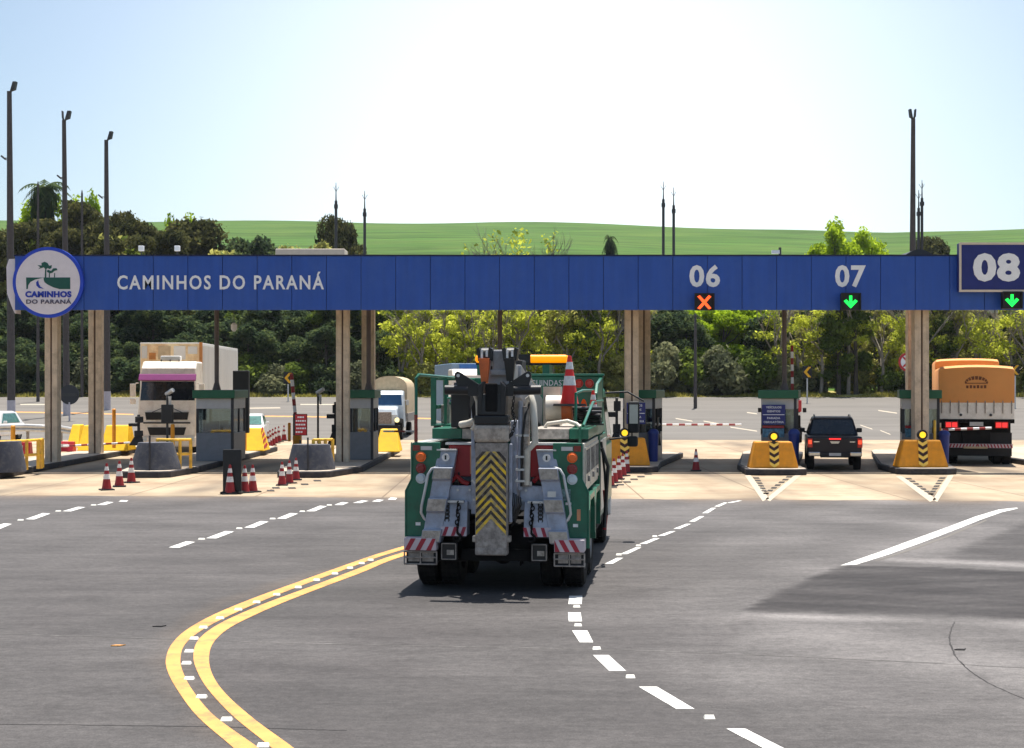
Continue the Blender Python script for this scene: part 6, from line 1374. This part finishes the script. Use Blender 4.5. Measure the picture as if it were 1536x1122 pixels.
def limbs(height, r0, targets, mat, seed, lean=0.0, fork=0.45):
    g = random.Random(seed); b = MB(); top = Vector((lean*height, 0, height))
    tr = [Vector((lean*height*t+0.12*math.sin(t*5+seed)*t, 0.12*math.cos(t*4+seed)*t, height*t)) for t in (0, .15, .35, .55, .75, 1)]
    b.tube(tr, [r0*1.25, r0, r0*0.86, r0*0.72, r0*0.5, r0*0.2], 9)
    for q in targets:
        q = Vector(q); t = min(0.95, max(fork, q.z/height*0.75-0.05+g.uniform(-.08, .08))); k = t*height; s = Vector((lean*k, 0, k))
        mid = s.lerp(q, 0.5)+Vector((g.uniform(-.3, .3), g.uniform(-.3, .3), -0.15*(q-s).length+g.uniform(0, .4)))
        rr = r0*0.42*(1-t*0.4); b.tube([s, mid, q], [rr, rr*0.65, rr*0.22], 6)
        for _ in range(2):
            e = q+Vector((g.uniform(-1, 1), g.uniform(-1, 1), g.uniform(-.2, 1)))*0.9; b.tube([mid.lerp(q, 0.5), e], [rr*0.35, rr*0.1], 4)
    return b.mesh('trunk', mat, True)
def proto(kind, seed):
    g = random.Random(seed); cl = []
    if kind in ('broad', 'broad_spring', 'broad_lime', 'broad_olive'):
        loose = kind in ('broad_spring', 'broad_olive')
        for i in range(30 if loose else 15):
            a = g.uniform(0, 6.28); z = g.uniform(1.6 if loose else 2.2, 9.9); rad = (3.3 if loose else 2.9)*math.sin(min(1, max(0.12, (z-0.8)/9.4))*math.pi)**0.6*g.uniform(0.45, 1.0)
            s = g.uniform(0.4, 1.0) if loose else g.uniform(0.9, 1.6); cl.append(((rad*math.cos(a), rad*math.sin(a), z), (s*g.uniform(.8, 1.4), s, s*g.uniform(.6, 1))))
        cl.append(((0.2, 0, 9.6), (1.2, 1.2, 1.0)))
        mat, n, th, tr = {'broad': (LM['dark'], 12500, 9.5, 'bark'), 'broad_spring': (LM['spring'], 4800, 9.5, 'barkpale'), 'broad_lime': (LM['lime'], 10000, 9.5, 'bark'), 'broad_olive': (LM['olive'], 6300, 9.5, 'barkpale')}[kind]
        return leafcloud('crown', cl, n, 0.19 if kind in ('broad', 'broad_lime') else 0.20, mat, seed, shell=0.5 if kind in ('broad', 'broad_lime') else 0.0), limbs(th, 0.22, [c[0] for c in cl[:22 if loose else 11]], m[tr], seed, g.uniform(-.04, .04), 0.22)
    if kind in ('tall', 'tall_olive', 'tall_spring'):
        for i in range(12):
            a = g.uniform(0, 6.28); z = g.uniform(5.0, 11.5); rad = 1.9*g.uniform(0.2, 1.0); s = g.uniform(0.7, 1.25); cl.append(((rad*math.cos(a), rad*math.sin(a), z), (s, s, s*0.75)))
        for i in range(4): a = g.uniform(0, 6.28); cl.append(((1.2*math.cos(a), 1.2*math.sin(a), g.uniform(2.0, 4.5)), (0.8, 0.8, 0.6)))
        mat, n = {'tall': (LM['mid'], 8000), 'tall_olive': (LM['olive'], 3800), 'tall_spring': (LM['spring'], 3400)}[kind]
        return leafcloud('crown', cl, n, 0.19, mat, seed, shell=0.1), limbs(11.5, 0.21, [c[0] for c in cl[:12]], m['barkpale' if g.random() < .5 else 'bark'], seed, g.uniform(-.08, .08), 0.35)
    if kind.startswith('bush'):
        for i in range(9):
            a = g.uniform(0, 6.28); z = g.uniform(0.5, 2.6); rad = 1.5*(1-z/4)*g.uniform(0.4, 1); s = g.uniform(0.6, 1.0); cl.append(((rad*math.cos(a), rad*math.sin(a), z), (s, s, s*0.85)))
        mat = LM[kind.split('_')[1]]
        return leafcloud('crown', cl, 4500, 0.15, mat, seed), limbs(1.8, 0.08, [c[0] for c in cl[:6]], m['bark'], seed, 0, 0.1)
    if kind == 'cloud':      # layered dark crowns on bare limbs
        for i in range(11):
            a = g.uniform(0, 6.28); z = g.uniform(8.5, 13.2); rad = 3.6*g.uniform(0.25, 1.0); s = g.uniform(1.3, 2.2); cl.append(((rad*math.cos(a), rad*math.sin(a), z), (s, s, s*0.42)))
        return leafcloud('crown', cl, 10500, 0.19, LM['brown'], seed, 0.3, 0.25), limbs(11.5, 0.26, [c[0] for c in cl], m['bark'], seed, g.uniform(-.06, .06), 0.45)
    if kind == 'dome':
        for i in range(26):
            a = g.uniform(0, 6.28); t = g.uniform(0, 1); z = 3+7.6*t; rad = 4.0*math.sqrt(max(0.05, 1-t*t*0.92))*g.uniform(0.35, 1.0); s = g.uniform(1.0, 1.6); cl.append(((rad*math.cos(a), rad*math.sin(a), z), (s, s, s*0.8)))
        return leafcloud('crown', cl, 16000, 0.18, LM['brown'], seed), limbs(9, 0.3, [c[0] for c in cl[:12]], m['bark'], seed, 0, 0.3)
    if kind == 'airy':       # sparse upright sprays against the sky
        for i in range(16):
            a = g.uniform(0, 6.28); z = g.uniform(5, 13.5); rad = (2.9-0.09*z)*g.uniform(0.2, 1.0); s = g.uniform(0.5, 0.95); cl.append(((rad*math.cos(a), rad*math.sin(a), z), (s*1.05, s*1.05, s*1.5)))
        return leafcloud('crown', cl, 4600, 0.19, LM['lime'], seed, 0, 0.0), limbs(12.5, 0.2, [c[0] for c in cl], m['bark'], seed, 0, 0.4)
    if kind in ('bare', 'thin'):
        b = MB()
        def br(p, d, ln, r, lv):
            e = p+d*ln; mid = p.lerp(e, .5)+Vector((g.uniform(-.1, .1)*ln, g.uniform(-.1, .1)*ln, 0)); b.tube([p, mid, e], [r, r*.8, r*.55], 5 if lv else 8)
            if lv < 4:
                for _ in range(3 if lv else 4):
                    dd = (d+Vector((g.uniform(-.75, .75), g.uniform(-.75, .75), g.uniform(-.05, .5)))).normalized(); br(p.lerp(e, g.uniform(.55, 1)), dd, ln*g.uniform(.5, .75), r*.5, lv+1)
        br(Vector((0, 0, 0)), Vector((0, 0, 1)), 5.6, 0.2, 0)
        for i in range(8): a = g.uniform(0, 6.28); cl.append(((1.4*math.cos(a), 1.4*math.sin(a), g.uniform(7, 11)), (0.9, 0.9, 0.8)))
        if kind == 'thin':
            cl = [((2.4*g.uniform(-1, 1), 2.4*g.uniform(-1, 1), g.uniform(3.5, 11)), (0.8, 0.8, 0.6)) for _ in range(18)]
            return leafcloud('crown', cl, 1300, 0.18, LM['spring'], seed, 0, 0.0), b.mesh('trunk', m['barkpale'], True)
        return leafcloud('crown', cl, 130, 0.18, LM['spring'], seed, 0, 0.1), b.mesh('trunk', m['barkpale'], True)
    if kind == 'palm':
        b = MB(); vs = []
        for i in range(26):
            a = g.uniform(0, 6.28); up = g.uniform(-0.5, 0.9); L_ = g.uniform(1.0, 1.9); d = Vector((math.cos(a), math.sin(a), 0)); pr = Vector((0, 0, 13.2))
            for k in range(9):
                t = (k+1)/9; q = Vector((0, 0, 13.2))+d*L_*t+Vector((0, 0, up*L_*t-1.4*t*t)); sd = d.cross(Vector((0, 0, 1)))
                for s in (-1, 1):
                    tip = q+sd*s*0.55*math.sin(math.pi*min(1, t*.9+.1))+d*0.2-Vector((0, 0, 0.35)); b.add([pr, q, tip], [(0, 1, 2)])
                pr = q
        for i in range(420):
            a = g.uniform(0, 6.28); z = g.uniform(8.2, 13); rr = g.uniform(0.2, 0.8); q = Vector((rr*math.cos(a), rr*math.sin(a), z)); b.add([q, q+Vector((0.15, 0.1, -0.9)), q+Vector((-0.12, 0.1, -0.8))], [(0, 1, 2)])
        t = MB(); t.tube([(0, 0, 0), (0.1, 0, 5), (0.05, 0, 9), (0, 0, 13.2)], [0.3, 0.22, 0.2, 0.22], 10); return b.mesh('crown', LM['dark']), t.mesh('trunk', m['bark'], True)
PR = {}
def tree(kind, px, Y, height, label, group, var=0, name='tree', cat='tree', sx=1.0, base=None):
    key = (kind, var)
    if key not in PR: PR[key] = proto(kind, sum(map(ord, kind))*7+var*13)
    cr, tr = PR[key]; nat = {'bush': 3.4, 'cloud': 13.6, 'dome': 11.6, 'airy': 14, 'bare': 11.5, 'thin': 11.5, 'palm': 14}.get(kind.split('_')[0], 11.2 if kind.startswith('broad') else 12.2)
    s = height/nat; X = fx(px, Y); z = base if base is not None else (H(Y) if Y < 140 else 2.5+(Y-140)*0.05)
    t = thing(name, label, cat, (X, Y, z-0.1), random.uniform(0, 6.28), group); t.scale = (s*sx, s*sx, s)
    for nm, me in (('trunk', tr), ('crown', cr)):
        o = bpy.data.objects.new(nm, me); COL.objects.link(o); o.parent = t
WOOD = 'trees of the wood beyond the far road'
LB = {'broad': 'dense dark green tree in the wood beyond the far road', 'broad_spring': 'yellow-green leafy tree in the wood beyond the far road', 'broad_lime': 'bright lime green tree in the wood beyond the far road', 'broad_olive': 'olive green bushy tree in the wood beyond the far road',
      'thin': 'thin grey-barked tree with few leaves at the front of the wood beyond the far road',
      'tall': 'slim mid-green tree with bare lower trunk in the wood beyond the far road', 'tall_olive': 'slim olive tree with bare lower trunk in the wood beyond the far road', 'tall_spring': 'slim thinly leaved yellow-green tree in the wood beyond the far road'}
def wood(kind, px, Y, h, var=0, sx=1.0): tree(kind, px, Y, h, LB[kind], WOOD, var, sx=sx)
R2 = random.Random(5)
# rows step up away from the road so that every row keeps its sunlit tops
def row(x0, x1, step, kinds, ys, hs, sx=1.15):
    px = x0
    while px < x1: wood(R2.choice(kinds), px+R2.uniform(-12, 12), R2.uniform(*ys), R2.uniform(*hs), R2.randrange(3), sx); px += step*R2.uniform(0.8, 1.2)
row(-60, 585, 40, ['broad', 'broad', 'tall'], (129.5, 132), (4.6, 7.0), 1.2); row(-60, 590, 40, ['broad', 'broad', 'tall'], (136, 139), (7.8, 9.6)); row(-60, 600, 44, ['broad', 'broad', 'tall'], (144, 149), (10.4, 12.4))
row(600, 960, 36, ['broad_spring', 'tall_spring', 'broad_spring', 'tall_olive'], (129.5, 132), (4.6, 7.4), 1.1); row(600, 965, 36, ['broad_spring', 'tall_spring', 'broad_olive', 'broad_spring'], (136, 139), (7.6, 9.6)); row(590, 990, 42, ['broad_olive', 'broad', 'broad_spring'], (143, 148), (9.8, 11.2))
wood('tall', 885, 129, 11, 1); wood('tall_olive', 858, 129.5, 11.2, 1); wood('tall_spring', 780, 129.5, 10.8, 0); wood('tall_olive', 930, 130, 11, 0)
for px, k, h in ((985, 'broad', 7.6), (1010, 'broad', 8.4), (1030, 'broad', 7), (1150, 'broad', 7.5)): wood(k, px, R2.uniform(131, 134), h, R2.randrange(2), 1.15)
for px, h, y in ((1045, 10.6, 138), (1075, 9.6, 136), (1105, 9.2, 135), (1132, 8.6, 134.5), (1065, 8.6, 134.5), (1095, 10.4, 139), (1010, 10.8, 140), (1085, 8.0, 131.8), (1118, 7.4, 131.4), (1050, 7.0, 131.6)): wood('broad_lime', px, y, h, R2.randrange(2), 1.2)
row(1165, 1620, 36, ['tall_olive', 'broad_olive', 'tall', 'broad_olive', 'tall_spring'], (129.8, 132.5), (4.8, 7.6), 1.1); row(1150, 1620, 38, ['broad_olive', 'tall_olive', 'broad', 'tall_spring', 'broad_olive'], (136, 139.5), (7.6, 9.6)); row(1000, 1640, 44, ['broad', 'broad_olive', 'broad'], (144, 150), (9.4, 10.8))
wood('tall', 1258, 129, 10.8, 0); wood('tall', 1284, 129, 11, 1); wood('tall_olive', 1430, 129.5, 10.8, 1); wood('tall', 1400, 130, 10.5, 0)
row(610, 960, 34, ['thin'], (128.3, 129.6), (8.6, 10.8), 1.0); row(1170, 1600, 38, ['thin'], (128.3, 129.6), (8.6, 10.8), 1.0)
row(-80, 1640, 62, ['broad'], (154, 166), (10.5, 11.5), 1.3)
# understorey
BL = {'dark': 'low dark green bush at the foot of the wood', 'grey': 'low grey-green bush at the foot of the wood', 'mid': 'low mid-green bush at the foot of the wood', 'lime': 'low bright green bush at the foot of the wood', 'olive': 'low olive bush at the foot of the wood'}
def bush(k, px, Y, h, var=0, sx=1.0): tree('bush_'+k, px, Y, h, BL[k], 'bushes at the foot of the wood', var, 'bush', 'bush', sx)
for px in range(-60, 600, 34): bush(R2.choice(['dark', 'dark', 'dark', 'mid', 'grey']), px+R2.uniform(-12, 12), R2.uniform(128, 130), R2.uniform(2.4, 4.2), R2.randrange(2), 1.2)
for px in range(600, 990, 34): bush(R2.choice(['olive', 'mid', 'lime', 'olive']), px+R2.uniform(-12, 12), R2.uniform(128, 130), R2.uniform(2.2, 4), R2.randrange(2), 1.1)
for px in range(985, 1170, 26): bush(R2.choice(['grey', 'grey', 'grey', 'mid']), px+R2.uniform(-8, 8), R2.uniform(127.5, 129.5), R2.uniform(3.2, 5.4), R2.randrange(2), 1.0)
for px in range(1165, 1620, 34): bush(R2.choice(['olive', 'dark', 'mid', 'olive', 'grey']), px+R2.uniform(-12, 12), R2.uniform(128, 130.5), R2.uniform(1.8, 3.4), R2.randrange(2), 1.1)
# skyline trees above the canopy
SK = 'trees rising above the canopy at the left'
def sky(kind, px, pyt, Y, label, var=0, sx=1.0, grp=SK):
    z0 = 2.5+(Y-140)*0.05; tree(kind, px, Y, fz(pyt, Y)-z0, label, grp, var, sx=sx)
sky('palm', 66, 262, 150, 'dark shaggy palm standing above the other trees at the left')
sky('airy', 40, 300, 152, 'airy yellow-green tree just left of the palm', 0, 0.8); sky('airy', 95, 290, 155, 'airy yellow-green tree just right of the palm', 1, 0.7); sky('airy', 5, 350, 150, 'airy yellow-green tree at the left edge', 1, 1.0)
sky('airy', 130, 282, 158, 'thin feathery tree between the second and third light masts', 0, 0.55)
sky('cloud', 45, 330, 144, 'flat-topped brownish tree at the foot of the palm', 0, 0.9); sky('cloud', 145, 306, 146, 'flat-topped dark tree behind the third light mast', 1, 0.75); sky('cloud', 112, 345, 142, 'lower flat-topped tree right of the second light mast', 1, 0.8)
sky('cloud', 196, 334, 146, 'flat-topped brownish tree right of the third light mast', 0, 0.8); sky('cloud', 80, 350, 148, 'broad flat-topped tree between the first two light masts', 1, 0.9); sky('cloud', -10, 345, 150, 'flat-topped tree cut by the left edge', 0, 0.9)
for i, (px, pyt) in enumerate(((-30, 350), (20, 348), (60, 352), (95, 340), (130, 350), (160, 338), (185, 345), (210, 350), (240, 348), (335, 362))):
    sky(('cloud', 'broad_olive', 'tall', 'broad_olive')[i % 4], px, pyt, 141+i % 4, 'tree of the tall mixed row between the light masts above the canopy', i % 2, 0.85)
sky('cloud', 175, 318, 148, 'dark flat-topped tree just behind the third light mast', 0, 0.55)
sky('broad_olive', 225, 345, 152, 'olive tree left of the dark domed tree', 0, 0.9)
sky('dome', 283, 322, 150, 'large dark domed tree above the canopy lettering', 0, 1.0); sky('airy', 270, 318, 156, 'light green sprays growing behind the dark domed tree', 1, 0.6)
G5 = 'small trees above the middle of the canopy'
for px, pyt, k, lab in ((365, 348, 'broad', 'small dark tree right of the domed tree'), (398, 346, 'broad', 'second small dark tree right of the domed tree'), (440, 356, 'broad_olive', 'low olive tree left of the round reddish tree'), (478, 350, 'broad_olive', 'olive tree touching the round reddish tree')):
    sky(k, px, pyt, 156, lab, 1, 0.75, G5)
sky('dome', 512, 318, 165, 'round reddish-brown tree between the two left lightning rods', 1, 0.55, G5)
sky('bare', 722, 345, 160, 'leafless thin tree leftmost above the middle of the canopy', 0, 0.8, G5); sky('bare', 765, 338, 158, 'leafless twiggy tree in the middle above the canopy', 1, 0.9, G5); sky('bare', 806, 342, 160, 'leafless thin tree rightmost above the middle of the canopy', 2, 0.8, G5)
sky('palm', 915, 343, 170, 'small dark drooping palm above the canopy left of number 06', 1, 0.55, G5)
sky('airy', 1255, 322, 150, 'bright green leafy tree tallest above number 07', 0, 0.85, G5); sky('broad_lime', 1225, 352, 152, 'lime green tree left of the tallest one above number 07', 0, 0.7, G5); sky('airy', 1305, 340, 153, 'bright green leafy tree right of the tallest one above number 07', 1, 0.9, G5); sky('broad_lime', 1275, 350, 151, 'lime green tree directly under the tallest one above number 07', 1, 0.75, G5)
sky('dome', 1400, 349, 210, 'distant grey-brown rounded tree left of the 08 board', 0, 0.7, G5)
# verge grass as one stuff object
def grass():
    g = np.random.default_rng(3); n = 26000
    px = g.uniform(-120, 1660, n); Y = 126.2+g.random(n)**1.6*5.5; X = (px-CX)*Y/F; hgt = g.uniform(0.12, 0.5, n)*(0.6+0.5*np.sin(X*0.8)*np.sin(X*0.23+1))
    Z = np.array([H(y) for y in Y]); a = g.uniform(0, 6.28, n); w = 0.07
    dx, dy = np.cos(a)*w, np.sin(a)*w; lx, ly = g.normal(size=n)*0.12, g.normal(size=n)*0.12
    v = np.stack([np.stack([X-dx, Y-dy, Z-0.05], 1), np.stack([X+dx, Y+dy, Z-0.05], 1), np.stack([X+lx, Y+ly, Z+np.abs(hgt)], 1)], 1).reshape(-1, 3)
    me = bpy.data.meshes.new('grass'); me.vertices.add(3*n); me.vertices.foreach_set('co', v.ravel()); me.loops.add(3*n); me.loops.foreach_set('vertex_index', np.arange(3*n))
    me.polygons.add(n); me.polygons.foreach_set('loop_start', np.arange(0, 3*n, 3)); me.polygons.foreach_set('loop_total', np.full(n, 3)); me.update(calc_edges=True); me.materials.append(LM['grass'])
    o = bpy.data.objects.new('grass', me); COL.objects.link(o); tag(o, 'dry yellowish grass along the far road edge', 'grass', None, 'stuff')
grass()
# small birds
for px, py, lab in ((5, 237, 'dark bird perched beside the tallest light mast'),):
    pass

# ================================================================== LIGHT, SKY, CAMERA
SUN_EL, SUN_AZ = 76.0, 14.0      # azimuth measured from +Y towards +X
W = bpy.data.worlds.new('World'); S.world = W; W.use_nodes = True; nt = W.node_tree
bg = nt.nodes['Background']
sk = node(nt, 'ShaderNodeTexSky'); sk.sky_type = 'NISHITA'; sk.sun_disc = False; sk.sun_elevation = R(SUN_EL); sk.sun_rotation = R(SUN_AZ)
sk.altitude = 900; sk.air_density = 1.0; sk.dust_density = 3.0; sk.ozone_density = 1.2
gd = Vector(((870-CX)/F, 1.0, (HY-170)/F)).normalized()     # bright hazy part of the sky under the sun
tcw = node(nt, 'ShaderNodeTexCoord'); dt = node(nt, 'ShaderNodeVectorMath', operation='DOT_PRODUCT'); dt.inputs[1].default_value = gd
nt.links.new(tcw.outputs['Generated'], dt.inputs[0])
mxm = node(nt, 'ShaderNodeMath', operation='MAXIMUM'); mxm.inputs[1].default_value = 0.0; nt.links.new(dt.outputs['Value'], mxm.inputs[0])
pw = node(nt, 'ShaderNodeMath', operation='POWER'); pw.inputs[1].default_value = 26.0; nt.links.new(mxm.outputs[0], pw.inputs[0])
gl = node(nt, 'ShaderNodeMix', data_type='RGBA', blend_type='ADD'); nt.links.new(pw.outputs[0], gl.inputs['Factor']); tn = node(nt, 'ShaderNodeMix', data_type='RGBA', blend_type='MULTIPLY'); tn.inputs['Factor'].default_value = 1; tn.inputs['B'].default_value = (1.13, 1.15, 1.07, 1); nt.links.new(sk.outputs['Color'], tn.inputs['A']); nt.links.new(tn.outputs['Result'], gl.inputs['A']); gl.inputs['B'].default_value = (4.8, 4.5, 4.2, 1)
nt.links.new(gl.outputs['Result'], bg.inputs['Color']); bg.inputs['Strength'].default_value = 0.085
sd = bpy.data.lights.new('sun', 'SUN'); sd.energy = 5.0; sd.angle = R(0.5); sd.color = (1.0, 0.95, 0.87)
so = bpy.data.objects.new('sun', sd); COL.objects.link(so)
dv = Vector((math.sin(R(SUN_AZ))*math.cos(R(SUN_EL)), math.cos(R(SUN_AZ))*math.cos(R(SUN_EL)), math.sin(R(SUN_EL))))
so.rotation_euler = (-dv).to_track_quat('-Z', 'Y').to_euler()
cd = bpy.data.cameras.new('camera'); cd.sensor_width = 36; cd.lens = F/1536*36; cd.shift_y = 19/1536; cd.clip_end = 6000; cd.clip_start = 0.2
co = bpy.data.objects.new('camera', cd); COL.objects.link(co); co.location = (0, 0, EYE); co.rotation_euler = (R(90), 0, 0); S.camera = co
S.view_settings.view_transform = 'Standard'; S.view_settings.look = 'None'; S.view_settings.exposure = 0.74; S.view_settings.gamma = 1.0
S.cycles.max_bounces = 6; S.cycles.transparent_max_bounces = 12; S.cycles.use_denoising = True

# thin even air over the whole place
hz = MB().box(-3100, 3100, -320, 1420, -1.2, 112).build('haze', None); hz['kind'] = 'stuff'; hz['label'] = 'thin pale haze over the plaza and the far field'
hm = bpy.data.materials.new('haze'); hm.use_nodes = True; hm.node_tree.nodes.clear()
ho = node(hm.node_tree, 'ShaderNodeOutputMaterial'); hv = node(hm.node_tree, 'ShaderNodeVolumePrincipled'); hv.inputs['Color'].default_value = (0.86, 0.92, 1.0, 1); hv.inputs['Density'].default_value = 0.00009; hv.inputs['Anisotropy'].default_value = 0.3
hm.node_tree.links.new(hv.outputs[0], ho.inputs['Volume']); hz.data.materials.clear(); hz.data.materials.append(hm)
S.cycles.volume_bounces = 0
